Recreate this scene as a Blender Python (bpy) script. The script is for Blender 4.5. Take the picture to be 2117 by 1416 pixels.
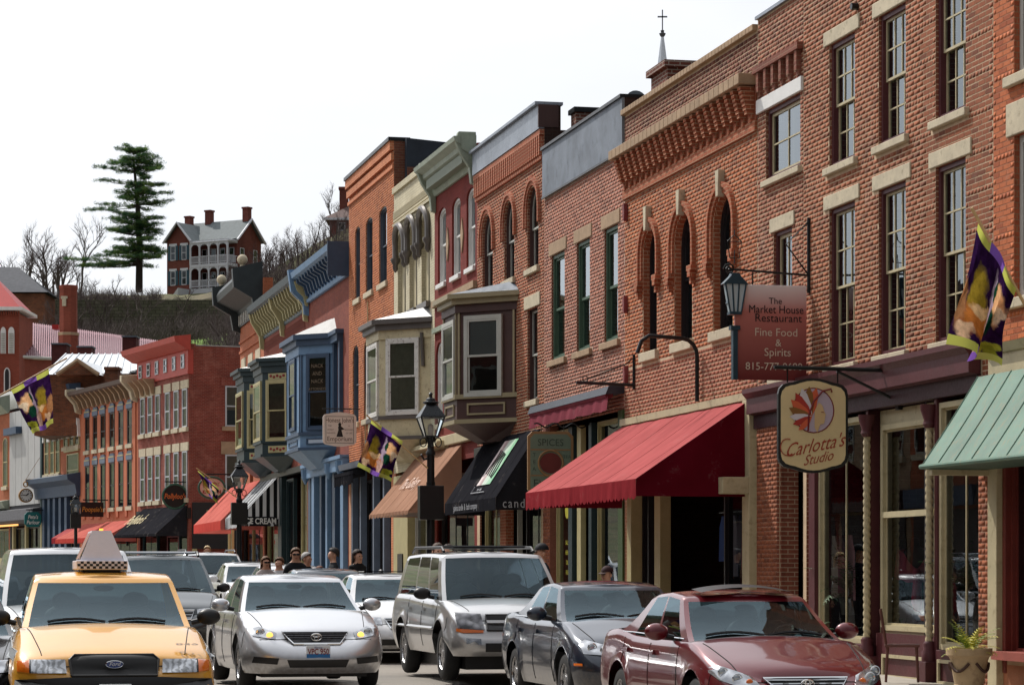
import bpy, bmesh, math, random
import numpy as np
from math import sin, cos, tan, pi, radians, sqrt, atan2, floor, ceil
from mathutils import Vector, Matrix
from mathutils.bvhtree import BVHTree
for o in list(bpy.data.objects): bpy.data.objects.remove(o)
SC = bpy.context.scene
COL = SC.collection
random.seed(7)

# ---------------------------------------------------------------- camera, sky, sun, exposure
FPX = 5400.0; CX = 1058.0; HZ = 1183.0; CAMH = 1.5
cd = bpy.data.cameras.new('camera'); cam = bpy.data.objects.new('camera', cd); COL.objects.link(cam)
cam.location = (0, 0, CAMH); cam.rotation_euler = (pi/2, 0, 0)
cd.sensor_fit = 'HORIZONTAL'; cd.sensor_width = 36; cd.lens = FPX/2117*36
cd.shift_x = 0.0; cd.shift_y = (HZ-708)/2117
cd.clip_start = 0.5; cd.clip_end = 3000
SC.camera = cam

SUN_AZ = Vector((-0.66, 0.75, 0)).normalized(); SUN_EL = radians(50)
SUNV = Vector((SUN_AZ.x*cos(SUN_EL), SUN_AZ.y*cos(SUN_EL), sin(SUN_EL)))
W = bpy.data.worlds.new('World'); SC.world = W; W.use_nodes = True
nt = W.node_tree; nt.nodes.clear()
wo = nt.nodes.new('ShaderNodeOutputWorld'); bg = nt.nodes.new('ShaderNodeBackground')
sky = nt.nodes.new('ShaderNodeTexSky'); sky.sky_type = 'NISHITA'; sky.sun_disc = False
sky.sun_elevation = SUN_EL; sky.sun_rotation = atan2(SUN_AZ.x, SUN_AZ.y)
sky.air_density = 1.0; sky.dust_density = 1.5
# thin bright high cloud veiling the blue
tc = nt.nodes.new('ShaderNodeTexCoord'); mp = nt.nodes.new('ShaderNodeMapping'); mp.inputs['Scale'].default_value = (1.0, 1.0, 3.0)
cn = nt.nodes.new('ShaderNodeTexNoise'); cn.inputs['Scale'].default_value = 2.2; cn.inputs['Detail'].default_value = 7; cn.inputs['Roughness'].default_value = .55
rp = nt.nodes.new('ShaderNodeMapRange'); rp.inputs['From Min'].default_value = .3; rp.inputs['From Max'].default_value = .62
rp.inputs['To Min'].default_value = .70; rp.inputs['To Max'].default_value = .93
mx = nt.nodes.new('ShaderNodeMix'); mx.data_type = 'RGBA'
sc1 = nt.nodes.new('ShaderNodeVectorMath'); sc1.operation = 'SCALE'; sc1.inputs['Scale'].default_value = 0.10
gd = nt.nodes.new('ShaderNodeVectorMath'); gd.operation = 'DOT_PRODUCT'; gd.inputs[1].default_value = tuple(SUNV)
nt.links.new(tc.outputs['Generated'], gd.inputs[0])
ma = nt.nodes.new('ShaderNodeMath'); ma.operation = 'MULTIPLY_ADD'; ma.inputs[1].default_value = .5; ma.inputs[2].default_value = .5; nt.links.new(gd.outputs['Value'], ma.inputs[0])
mb_ = nt.nodes.new('ShaderNodeMath'); mb_.operation = 'POWER'; mb_.inputs[1].default_value = 2.2; nt.links.new(ma.outputs[0], mb_.inputs[0])
mc = nt.nodes.new('ShaderNodeMath'); mc.operation = 'MULTIPLY_ADD'; mc.inputs[1].default_value = 1.85; mc.inputs[2].default_value = .10; nt.links.new(mb_.outputs[0], mc.inputs[0])
vc = nt.nodes.new('ShaderNodeVectorMath'); vc.operation = 'SCALE'; vc.inputs[0].default_value = (.985, 1.0, 1.035); nt.links.new(mc.outputs[0], vc.inputs['Scale'])
nt.links.new(vc.outputs[0], mx.inputs['B'])
bg.inputs['Strength'].default_value = 1.0
L = nt.links
L.new(tc.outputs['Generated'], mp.inputs['Vector']); L.new(mp.outputs[0], cn.inputs['Vector']); L.new(cn.outputs['Fac'], rp.inputs['Value'])
L.new(sky.outputs[0], sc1.inputs[0]); L.new(sc1.outputs[0], mx.inputs['A']); L.new(rp.outputs[0], mx.inputs['Factor'])
L.new(mx.outputs['Result'], bg.inputs['Color']); L.new(bg.outputs[0], wo.inputs[0])

sl = bpy.data.lights.new('sun', 'SUN'); sl.energy = 4.4; sl.angle = radians(0.6); sl.color = (1, .955, .89)
so = bpy.data.objects.new('sun', sl); COL.objects.link(so); so.rotation_euler = SUNV.to_track_quat('Z', 'Y').to_euler(); so.location = (-30, 20, 60)
SC.view_settings.view_transform = 'Standard'; SC.view_settings.look = 'None'
SC.view_settings.exposure = -0.2; SC.view_settings.gamma = 1.0; SC.view_settings.use_curve_mapping = False
SC.render.engine = 'CYCLES'
SC.cycles.max_bounces = 7; SC.cycles.diffuse_bounces = 3; SC.cycles.glossy_bounces = 4; SC.cycles.transparent_max_bounces = 24
SC.cycles.transmission_bounces = 4; SC.cycles.caustics_reflective = False; SC.cycles.caustics_refractive = False
SC.cycles.use_denoising = True

# ---------------------------------------------------------------- materials
def S(r, g, b, k=1.0):
    def f(c):
        c /= 255.0
        return (c/12.92 if c <= .04045 else ((c+.055)/1.055)**2.4)*k
    return (f(r), f(g), f(b), 1)
MATS = {}
class NT:
    def __init__(s, name):
        s.m = bpy.data.materials.new(name); s.m.use_nodes = True; s.t = s.m.node_tree; s.n = s.t.nodes; s.l = s.t.links
        s.b = s.n['Principled BSDF']; s.out = s.n['Material Output']
    def new(s, ty, **kw):
        n = s.n.new(ty)
        for k, v in kw.items():
            if hasattr(n, k): setattr(n, k, v)
            else: n.inputs[k].default_value = v
        return n
    def link(s, a, b): s.l.new(a, b)
    def math(s, op, a, b=None, c=None):
        n = s.n.new('ShaderNodeMath'); n.operation = op
        for i, v in enumerate((a, b, c)):
            if v is None: continue
            if isinstance(v, (int, float)): n.inputs[i].default_value = v
            else: s.l.new(v, n.inputs[i])
        return n.outputs[0]
    def mix(s, fac, a, b, mode='MIX'):
        n = s.n.new('ShaderNodeMix'); n.data_type = 'RGBA'; n.blend_type = mode
        for v, k in ((fac, 'Factor'), (a, 'A'), (b, 'B')):
            if isinstance(v, (int, float)): n.inputs[k].default_value = v if k == 'Factor' else (v, v, v, 1)
            elif isinstance(v, tuple): n.inputs[k].default_value = v
            else: s.l.new(v, n.inputs[k])
        return n.outputs['Result']
    def obj(s):
        return s.new('ShaderNodeTexCoord').outputs['Object']
    def noise(s, scale, detail=4, rough=.55, vec=None, sx=(1, 1, 1)):
        mp = s.n.new('ShaderNodeMapping'); mp.inputs['Scale'].default_value = sx
        s.l.new(vec if vec is not None else s.obj(), mp.inputs[0])
        n = s.n.new('ShaderNodeTexNoise'); n.inputs['Scale'].default_value = scale; n.inputs['Detail'].default_value = detail; n.inputs['Roughness'].default_value = rough
        s.l.new(mp.outputs[0], n.inputs['Vector']); return n.outputs['Fac']
    def ramp(s, fac, lo, hi, a=0., b=1.):
        n = s.n.new('ShaderNodeMapRange'); s.l.new(fac, n.inputs['Value'])
        n.inputs['From Min'].default_value = lo; n.inputs['From Max'].default_value = hi; n.inputs['To Min'].default_value = a; n.inputs['To Max'].default_value = b
        return n.outputs[0]
    def bump(s, h, strength=.3, dist=.01):
        n = s.n.new('ShaderNodeBump'); n.inputs['Strength'].default_value = strength; n.inputs['Distance'].default_value = dist
        s.l.new(h, n.inputs['Height']); s.l.new(n.outputs[0], s.b.inputs['Normal'])
    def col(s, c): 
        if isinstance(c, tuple): s.b.inputs['Base Color'].default_value = c
        else: s.l.new(c, s.b.inputs['Base Color'])
def plain(name, col, rough=.6, metal=0., var=.18, scale=3., bump=.15, coat=0., spec=.4, dirt=None, streak=False):
    """painted or raw surface: colour with mottling, weather streaks and fine relief"""
    if name in MATS: return MATS[name]
    t = NT(name); b = t.b
    b.inputs['Roughness'].default_value = rough; b.inputs['Metallic'].default_value = metal
    b.inputs['Coat Weight'].default_value = coat; b.inputs['Specular IOR Level'].default_value = spec
    if var > 0:
        n1 = t.noise(scale, 5, .6); n2 = t.noise(scale*9, 3, .6)
        f = t.math('ADD', t.ramp(n1, .3, .7, 1-var, 1+var*.6), t.ramp(n2, .3, .7, -var*.35, var*.35))
        c = t.mix(1.0, col, f, 'MULTIPLY')
        if streak:
            ns = t.noise(2.5, 4, .6, sx=(6, 6, .35)); c = t.mix(t.ramp(ns, .52, .75, 0, .55), c, dirt or (col[0]*.45, col[1]*.45, col[2]*.45, 1))
        elif dirt:
            c = t.mix(t.ramp(t.noise(scale*2.3, 6, .65), .55, .72, 0, .8), c, dirt)
        t.col(c)
        t.link(t.ramp(n2, .3, .7, max(rough-.08, 0), min(rough+.08, 1)), b.inputs['Roughness'])
        if bump: t.bump(n2, bump, .006)
    else: t.col(col)
    MATS[name] = t.m; return t.m
def brickgeo(name, c1, c2, c3, per_object=False, grime=.35):
    """colour of single bricks: one value a brick, with burnt and pale ones and soot patches"""
    if name in MATS: return MATS[name]
    t = NT(name); t.b.inputs['Roughness'].default_value = .85; t.b.inputs['Specular IOR Level'].default_value = .25
    if per_object: r = t.new('ShaderNodeObjectInfo').outputs['Random']
    else:
        a = t.new('ShaderNodeAttribute'); a.attribute_name = 'rnd'; r = a.outputs['Fac']
    cr = t.new('ShaderNodeValToRGB'); e = cr.color_ramp.elements
    e[0].position = 0; e[0].color = c3; e[1].position = 1; e[1].color = c2
    x = e.new(.16); x.color = c3; x = e.new(.2); x.color = c1; x = e.new(.6); x.color = tuple(.5*(c1[i]+c2[i]) for i in range(3))+(1,)
    t.link(r, cr.inputs[0])
    gv = t.new('ShaderNodeNewGeometry').outputs['Position']
    n1 = t.noise(.55, 6, .62, vec=gv); n2 = t.noise(30, 3, .6, vec=gv)
    c = t.mix(1.0, cr.outputs[0], t.ramp(n2, .25, .75, .76, 1.04), 'MULTIPLY')
    c = t.mix(1.0, c, t.ramp(n1, .3, .72, 1.12, 1-grime), 'MULTIPLY')
    n3 = t.noise(1.3, 5, .7, vec=gv); c = t.mix(t.ramp(n3, .6, .8, 0, .35), c, (.42, .36, .30, 1))
    t.col(c); t.bump(n2, .15, .004); MATS[name] = t.m; return t.m
def bricktex(name, c1, c2, mortar, msize=.07, grime=.35, wash=None):
    """courses too fine to build: brick texture on the vertical faces"""
    if name in MATS: return MATS[name]
    t = NT(name); t.b.inputs['Roughness'].default_value = .88; t.b.inputs['Specular IOR Level'].default_value = .25
    sp = t.new('ShaderNodeSeparateXYZ'); t.link(t.obj(), sp.inputs[0])
    cb = t.new('ShaderNodeCombineXYZ'); t.link(t.math('ADD', sp.outputs[0], sp.outputs[1]), cb.inputs[0]); t.link(sp.outputs[2], cb.inputs[1])
    br = t.new('ShaderNodeTexBrick'); t.link(cb.outputs[0], br.inputs['Vector'])
    br.inputs['Scale'].default_value = 1; br.inputs['Brick Width'].default_value = .213; br.inputs['Row Height'].default_value = .0685
    br.inputs['Mortar Size'].default_value = msize*.1; br.inputs['Mortar Smooth'].default_value = .3; br.inputs['Bias'].default_value = -.1
    br.inputs['Color1'].default_value = c1; br.inputs['Color2'].default_value = c2; br.inputs['Mortar'].default_value = mortar
    n1 = t.noise(.6, 6, .62); n2 = t.noise(25, 3, .6)
    c = t.mix(1.0, br.outputs['Color'], t.ramp(n1, .3, .72, 1.12, 1-grime), 'MULTIPLY')
    c = t.mix(1.0, c, t.ramp(n2, .25, .75, .82, 1.15), 'MULTIPLY')
    if wash: c = t.mix(t.ramp(t.noise(1.6, 6, .7), .5, .75, 0, .6), c, wash)
    t.col(c)
    h = t.math('SUBTRACT', t.math('MULTIPLY', n2, .25), br.outputs['Fac']); t.bump(h, .6, .008)
    MATS[name] = t.m; return t.m
def glass(name='window_glass', tint=(.55, .62, .60, 1), wav=.25, rough=.0, refl=1.0, fres=1.5, gcol=(.88, .95, 1, 1)):
    if name in MATS: return MATS[name]
    t = NT(name); t.n.remove(t.b)
    tr = t.new('ShaderNodeBsdfTransparent'); tr.inputs[0].default_value = tint
    gl = t.new('ShaderNodeBsdfGlossy'); gl.inputs['Roughness'].default_value = rough; gl.inputs['Color'].default_value = gcol
    fr = t.new('ShaderNodeFresnel'); fr.inputs['IOR'].default_value = fres
    mx = t.new('ShaderNodeMixShader')
    if wav:
        bm = t.new('ShaderNodeBump'); bm.inputs['Strength'].default_value = wav; bm.inputs['Distance'].default_value = .004
        t.link(t.noise(2.2, 2, .5), bm.inputs['Height']); t.link(bm.outputs[0], gl.inputs['Normal'])
    t.link(t.math('MINIMUM', t.math('MULTIPLY', fr.outputs[0], 1.7*refl), 1.0), mx.inputs[0]); t.link(tr.outputs[0], mx.inputs[1]); t.link(gl.outputs[0], mx.inputs[2])
    t.link(mx.outputs[0], t.out.inputs[0]); MATS[name] = t.m; return t.m
def emis(name, col, st):
    if name in MATS: return MATS[name]
    t = NT(name); t.b.inputs['Emission Color'].default_value = col; t.b.inputs['Emission Strength'].default_value = st; t.col(col); MATS[name] = t.m; return t.m
GLASS = glass(); 
SHOPGLASS = glass('shop_glass', (.80, .84, .82, 1), .08, refl=.62)

# ---------------------------------------------------------------- mesh builder
class MB:
    def __init__(s): s.v = []; s.f = []; s.mi = []
    def face(s, pts, m=0):
        n = len(s.v); s.v += [tuple(p) for p in pts]; s.f.append(tuple(range(n, n+len(pts)))); s.mi.append(m)
    def box(s, x0, x1, y0, y1, z0, z1, m=0):
        n = len(s.v)
        s.v += [(x0, y0, z0), (x1, y0, z0), (x1, y1, z0), (x0, y1, z0), (x0, y0, z1), (x1, y0, z1), (x1, y1, z1), (x0, y1, z1)]
        for q in ((0, 3, 2, 1), (4, 5, 6, 7), (0, 1, 5, 4), (1, 2, 6, 5), (2, 3, 7, 6), (3, 0, 4, 7)):
            s.f.append(tuple(n+i for i in q)); s.mi.append(m)
        return s
    def prism(s, poly, a0, a1, axis='y', m=0):
        """polygon extruded along an axis. axis y: poly=(x,z); x: poly=(y,z); z: poly=(x,y)"""
        def P(p, a): return {'y': (p[0], a, p[1]), 'x': (a, p[0], p[1]), 'z': (p[0], p[1], a)}[axis]
        n = len(s.v); k = len(poly)
        s.v += [P(p, a0) for p in poly]+[P(p, a1) for p in poly]
        s.f.append(tuple(range(n, n+k))); s.f.append(tuple(range(n+2*k-1, n+k-1, -1))); s.mi += [m, m]
        for i in range(k):
            j = (i+1) % k; s.f.append((n+j, n+i, n+k+i, n+k+j)); s.mi.append(m)
        return s
    def tube(s, pts, r, n=8, m=0, cap=True):
        pts = [Vector(p) for p in pts]; R = r if isinstance(r, (list, tuple)) else [r]*len(pts)
        base = len(s.v); prev = None
        for i, p in enumerate(pts):
            d = (pts[min(i+1, len(pts)-1)]-pts[max(i-1, 0)])
            d = d.normalized() if d.length > 1e-9 else Vector((0, 0, 1))
            if prev is None: a = d.orthogonal().normalized()
            else:
                a = prev-d*prev.dot(d); a = a.normalized() if a.length > 1e-6 else d.orthogonal().normalized()
            prev = a; b = d.cross(a)
            for k in range(n):
                t = 2*pi*k/n; s.v.append(tuple(p+(a*cos(t)+b*sin(t))*R[i]))
        for i in range(len(pts)-1):
            for k in range(n):
                k2 = (k+1) % n; s.f.append((base+i*n+k, base+i*n+k2, base+(i+1)*n+k2, base+(i+1)*n+k)); s.mi.append(m)
        if cap:
            s.f.append(tuple(base+k for k in range(n-1, -1, -1))); s.f.append(tuple(base+(len(pts)-1)*n+k for k in range(n))); s.mi += [m, m]
        return s
    def lathe(s, prof, c=(0, 0, 0), n=16, m=0, rot=0., cap=True):
        base = len(s.v)
        for (r, z) in prof:
            for k in range(n):
                t = 2*pi*k/n+rot; s.v.append((c[0]+r*cos(t), c[1]+r*sin(t), c[2]+z))
        for i in range(len(prof)-1):
            for k in range(n):
                k2 = (k+1) % n; s.f.append((base+i*n+k, base+i*n+k2, base+(i+1)*n+k2, base+(i+1)*n+k)); s.mi.append(m)
        if cap and prof[0][0] > 1e-4: s.f.append(tuple(base+k for k in range(n-1, -1, -1))); s.mi.append(m)
        if cap and prof[-1][0] > 1e-4: s.f.append(tuple(base+(len(prof)-1)*n+k for k in range(n))); s.mi.append(m)
        return s
    def grid(s, fn, nu, nv, m=0):
        base = len(s.v)
        for j in range(nv+1):
            for i in range(nu+1): s.v.append(tuple(fn(i/nu, j/nv)))
        for j in range(nv):
            for i in range(nu):
                a = base+j*(nu+1)+i; s.f.append((a, a+1, a+nu+2, a+nu+1)); s.mi.append(m)
        return s
    def sphere(s, c, r, n=12, k=8, m=0, sq=(1, 1, 1)):
        pr = [(max(r*sin(pi*i/k), 1e-5), -r*cos(pi*i/k)) for i in range(k+1)]
        b0 = len(s.v); s.lathe(pr, (0, 0, 0), n, m)
        for i in range(b0, len(s.v)):
            x, y, z = s.v[i]; s.v[i] = (c[0]+x*sq[0], c[1]+y*sq[1], c[2]+z*sq[2])
        return s
ORG = {}
def mesh_of(name, v, f, mats, mi=None, smooth=False):
    me = bpy.data.meshes.new(name); me.from_pydata(v, [], f)
    for m in mats: me.materials.append(m)
    if mi is not None and len(mats) > 1: me.polygons.foreach_set('material_index', mi)
    if smooth: me.polygons.foreach_set('use_smooth', [True]*len(f))
    me.update(); return me
def part(mb, name, mat, parent=None, smooth=False, bevel=0., label=None, kind=None):
    mats = mat if isinstance(mat, (list, tuple)) else [mat]
    off = ORG.get(parent.name, Vector((0, 0, 0))) if parent else Vector((0, 0, 0))
    v = [(a-off.x, b-off.y, c-off.z) for a, b, c in mb.v]
    o = bpy.data.objects.new(name, mesh_of(name, v, mb.f, mats, mb.mi, smooth)); COL.objects.link(o)
    if parent: o.parent = parent; ORG[o.name] = off
    if bevel:
        b = o.modifiers.new('bevel', 'BEVEL'); b.width = bevel; b.segments = 2; b.limit_method = 'ANGLE'; b.angle_limit = radians(40)
    if smooth and not bevel: 
        try: o.data.set_sharp_from_angle(angle=radians(42))
        except Exception: pass
    if label: o['label'] = label
    if kind: o['kind'] = kind
    return o
def tag(o, label, cat=None, group=None, kind=None):
    if label: o['label'] = label
    if cat: o['category'] = cat
    if group: o['group'] = group
    if kind: o['kind'] = kind
    return o
class Frame:
    def __init__(s, px, v, x0):
        """a street front seen at photo column px, with v pixels a metre there, running to the vanishing column x0"""
        s.phi = math.atan((CX-x0)/FPX); Y = FPX/v
        s.O = Vector(((px-CX)/FPX*Y, Y, 0)); s.e = Vector((sin(s.phi), -cos(s.phi), 0)); s.w = Vector((cos(s.phi), sin(s.phi), 0))
        s.M = Matrix(((s.e.x, s.w.x, 0, s.O.x), (s.e.y, s.w.y, 0, s.O.y), (0, 0, 1, 0), (0, 0, 0, 1)))
    def u(s, px, off=0.):
        k = (px-CX)/FPX; P = s.O-s.w*off   # P + u e : X = k Y
        return (k*P.y-P.x)/(s.e.x-k*s.e.y)
    def uz(s, px, py, off=0.):
        u = s.u(px, off); Y = (s.O-s.w*off+s.e*u).y; return u, CAMH+(HZ-py)*Y/FPX
    def z(s, px, py, off=0.): return s.uz(px, py, off)[1]
    def pt(s, u, w, z): return s.O+s.e*u+s.w*w+Vector((0, 0, z))
    def off_at(s, u, px):
        """how far out from the front (towards the street) a point above u lies that shows at column px"""
        k = (px-CX)/FPX; P = s.O+s.e*u
        return (P.x-k*P.y)/(s.w.x-k*s.w.y)
FM = Frame(720, .0768*890, -170)
FL = Frame(390, 44.6, -1330)
def gz(Y):                       # the street climbs gently away from the camera
    return 0.0145*max(0, Y-42)-.016*max(0, 34-max(Y, 10))
def thing(name, label, cat, frame=None, org=(0, 0, 0), group=None, rotz=None, kind=None):
    o = bpy.data.objects.new(name, None); COL.objects.link(o); o.empty_display_size = .3
    if frame:
        o.matrix_world = frame.M @ Matrix.Translation(Vector(org)); ORG[o.name] = Vector(org)
    else:
        o.location = org
        if rotz is not None: o.rotation_euler = (0, 0, rotz)
    return tag(o, label, cat, group, kind)
def copytree(o, parent=None):
    c = o.copy(); COL.objects.link(c)
    if parent: c.parent = parent
    for k in ('label', 'category', 'group'):
        pass
    for ch in list(o.children): copytree(ch, c)
    return c
def text_mb(txt, size, cx, cz, y, mbs=None, align='CENTER', sx=1., shear=0., extr=.004, bold=0., spacing=1.):
    """flat lettering in the x-z plane facing -y, returned as a mesh builder"""
    cu = bpy.data.curves.new('t', 'FONT'); cu.body = txt; cu.size = size; cu.align_x = align; cu.align_y = 'CENTER'; cu.extrude = 0
    cu.shear = shear; cu.offset = bold; cu.resolution_u = 3; cu.space_character = spacing; cu.fill_mode = 'FRONT'
    o = bpy.data.objects.new('t', cu); COL.objects.link(o)
    dg = bpy.context.evaluated_depsgraph_get(); me = bpy.data.meshes.new_from_object(o.evaluated_get(dg))
    mb = mbs or MB(); n = len(mb.v)
    mb.v += [(cx+v.co.x*sx, y, cz+v.co.y) for v in me.vertices]
    for p in me.polygons: mb.f.append(tuple(n+i for i in p.vertices)); mb.mi.append(0)
    bpy.data.objects.remove(o); bpy.data.curves.remove(cu); bpy.data.meshes.remove(me)
    return mb
# ---------------------------------------------------------------- building kit (frame coordinates: x along the front, y into the house, z up)
class Op:
    dep = None
    def __init__(s, u0, u1, z0, z1, rise=0.): s.u0, s.u1, s.z0, s.z1, s.rise = min(u0, u1), max(u0, u1), z0, z1, rise
    def outline(s, d=0., n=10):
        u0, u1, z0, z1 = s.u0+d, s.u1-d, s.z0+d, s.z1-d
        if s.rise <= 0: return [(u0, z0), (u1, z0), (u1, z1), (u0, z1)]
        zs = s.z1-s.rise; r = s.rise-d; c = (u0+u1)/2; h = (u1-u0)/2
        if r <= .01: r = .01; 
        return [(u0, z0), (u1, z0)]+[(c+h*cos(pi*i/n), zs+r*sin(pi*i/n)) for i in range(n+1)]
    def half(s, z):
        if z < s.z0 or z > s.z1: return None
        zs = s.z1-s.rise
        if s.rise <= 0 or z <= zs: return (s.u0, s.u1)
        c = (s.u0+s.u1)/2; h = (s.u1-s.u0)/2*sqrt(max(0, 1-((z-zs)/s.rise)**2)); return (c-h, c+h)
def ring(mb, op, a, b, y0, y1, m=0):
    A, B = op.outline(a), op.outline(b); k = len(A)
    for i in range(k):
        j = (i+1) % k; p, q, r, t = A[i], A[j], B[j], B[i]
        mb.face([(p[0], y0, p[1]), (q[0], y0, q[1]), (r[0], y0, r[1]), (t[0], y0, t[1])], m)
        mb.face([(t[0], y0, t[1]), (r[0], y0, r[1]), (r[0], y1, r[1]), (t[0], y1, t[1])], m)
        mb.face([(q[0], y0, q[1]), (p[0], y0, p[1]), (p[0], y1, p[1]), (q[0], y1, q[1])], m)
def wall_front(mb, u0, u1, z0, z1, ops, depth=.22, y=0., m=0, rm=None):
    rm = m if rm is None else rm
    us = sorted({u0, u1} | {o.u0 for o in ops} | {o.u1 for o in ops}); zs = sorted({z0, z1} | {o.z0 for o in ops} | {o.z1 for o in ops})
    us = [u for u in us if u0 <= u <= u1]; zs = [z for z in zs if z0 <= z <= z1]
    for i in range(len(us)-1):
        for j in range(len(zs)-1):
            a, b, c, d = us[i], us[i+1], zs[j], zs[j+1]; cu, cz = (a+b)/2, (c+d)/2
            if any(o.u0 < cu < o.u1 and o.z0 < cz < o.z1 for o in ops): continue
            mb.face([(a, y, c), (b, y, c), (b, y, d), (a, y, d)], m)
    for o in ops:
        P = o.outline(); k = len(P)
        for i in range(k):
            p, q = P[i], P[(i+1) % k]; mb.face([(q[0], y, q[1]), (p[0], y, p[1]), (p[0], y+(o.dep or depth), p[1]), (q[0], y+(o.dep or depth), q[1])], rm)
        if o.rise > 0:
            A = P[2:]
            for i in range(len(A)-1):
                p, q = A[i], A[i+1]
                mb.face([(p[0], y, p[1]), (p[0], y, o.z1), (q[0], y, o.z1), (q[0], y, q[1])], m)
def shell(T, u0, u1, z0, z1, ops, mats, depth=.22, D=9., roofz=None, name='wall'):
    """front with its openings, party walls, back and roof. mats: front, sides, roof"""
    for o in ops:
        if o.z0 < 1.6 and o.u1-o.u0 > 1.: o.dep = .04
    mb = MB(); wall_front(mb, u0, u1, z0, z1, ops, depth, rm=3 if len(mats) > 3 else 0)
    rz = roofz if roofz is not None else z1-.5
    mb.face([(u0, 0, z0), (u0, 0, z1), (u0, .35, z1), (u0, .35, rz), (u0, D, rz), (u0, D, z0)], 1)
    mb.face([(u1, 0, z0), (u1, D, z0), (u1, D, rz), (u1, .35, rz), (u1, .35, z1), (u1, 0, z1)], 1)
    mb.face([(u0, D, z0), (u0, D, rz), (u1, D, rz), (u1, D, z0)], 1)
    mb.face([(u0, .35, rz), (u1, .35, rz), (u1, D, rz), (u0, D, rz)], 2)
    mb.face([(u0, 0, z1), (u1, 0, z1), (u1, .35, z1), (u0, .35, z1)], 2); mb.face([(u0, .35, z1), (u1, .35, z1), (u1, .35, rz), (u0, .35, rz)], 1)
    return part(mb, name, mats, T)
BRICKBOX = None
def brick_array(u0, u1, z0, z1, ops, skips=(), Lb=.213, h=.0685, j=.016, seed=1):
    rs = np.random.RandomState(seed); out = []
    n = int((z1-z0)/h)
    for r in range(n):
        za = z0+r*h; zb = za+h-j; zm = za+h/2
        cuts = []
        for o in ops:
            hf = o.half(zm)
            if hf: cuts.append(hf)
        for (a, b, c, d) in skips:
            if c < zm < d: cuts.append((a, b))
        cuts.sort(); iv = []; x = u0
        for a, b in cuts:
            if a > x: iv.append((x, a))
            x = max(x, b)
        if x < u1: iv.append((x, u1))
        head = (r % 7 == 5); l = Lb/2 if head else Lb; off = (r % 2)*l/2+rs.uniform(-.006, .006)
        for a, b in iv:
            k0 = int(floor((a-off)/l)); k1 = int(ceil((b-off)/l))
            for k in range(k0, k1):
                p = max(a, off+k*l)+j*.5; q = min(b, off+(k+1)*l)-j*.5
                if q-p < .02: continue
                out.append((p, q, za+rs.uniform(-.002, .002), zb+rs.uniform(-.002, .002)))
    return np.array(out, dtype=np.float64)
def bricks(T, frame, u0, u1, z0, z1, ops, skips, mats, n_ind=0, y=0., seed=1, name='brickwork', proud=.003):
    """mats: (material of the joined bricks, material of the single ones)"""
    A = brick_array(u0, u1, z0, z1, ops, skips, seed=seed); rs = np.random.RandomState(seed+50)
    if n_ind:
        C = (A[:, 0]+A[:, 1])/2; Z = (A[:, 2]+A[:, 3])/2
        Y = frame.O.y+frame.e.y*C; X = frame.O.x+frame.e.x*C; px = CX+FPX*X/Y; py = HZ-(Z-CAMH)*FPX/Y
        vis = (px < 2117) & (py > 0) & (py < 1416) & ((A[:, 1]-A[:, 0]) > .15)
        idx = np.argsort(-(C+1000*vis))[:n_ind]; sel = np.zeros(len(A), bool); sel[idx] = True
        off = ORG[T.name]
        mes = []
        for ln in (.2,):
            m = MB(); m.box(-.5, .5, -proud, .0, -.5, .5); mes.append(mesh_of('brick', m.v, m.f, [mats[1]]))
        for a in A[sel]:
            o = bpy.data.objects.new('brick', mes[0]); COL.objects.link(o); o.parent = T
            o.location = ((a[0]+a[1])/2-off.x, y-off.y+rs.uniform(-.001, .001), (a[2]+a[3])/2-off.z)
            o.scale = (a[1]-a[0], 1, a[3]-a[2])
        A = A[~sel]
    n = len(A); off = ORG[T.name]
    d = y-proud+rs.uniform(-.001, .001, n)
    p, q, a, b = A[:, 0]-off.x, A[:, 1]-off.x, A[:, 2]-off.z, A[:, 3]-off.z; yb = np.full(n, y-off.y); d = d-off.y
    V = np.stack([np.stack([p, d, a], 1), np.stack([q, d, a], 1), np.stack([q, d, b], 1), np.stack([p, d, b], 1),
                  np.stack([p, yb, a], 1), np.stack([q, yb, a], 1), np.stack([q, yb, b], 1), np.stack([p, yb, b], 1)], 1).reshape(-1, 3)
    fq = np.array([[0, 1, 2, 3], [1, 5, 6, 2], [4, 0, 3, 7], [3, 2, 6, 7], [4, 5, 1, 0]])
    F = (fq[None]+(np.arange(n)*8)[:, None, None]).reshape(-1, 4)
    me = bpy.data.meshes.new(name); me.vertices.add(len(V)); me.vertices.foreach_set('co', V.ravel())
    me.loops.add(F.size); me.loops.foreach_set('vertex_index', F.ravel().astype(np.int32))
    me.polygons.add(len(F)); me.polygons.foreach_set('loop_start', np.arange(0, F.size, 4, dtype=np.int32)); me.polygons.foreach_set('loop_total', np.full(len(F), 4, np.int32))
    me.materials.append(mats[0]); at = me.attributes.new('rnd', 'FLOAT', 'FACE'); at.data.foreach_set('value', np.repeat(rs.uniform(0, 1, n), 5).astype(np.float32))
    me.update(calc_edges=True)
    o = bpy.data.objects.new(name, me); COL.objects.link(o); o.parent = T; o['kind'] = 'stuff'; return o
def xform(mb, fn):
    mb.v = [tuple(fn(p)) for p in mb.v]; return mb
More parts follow.
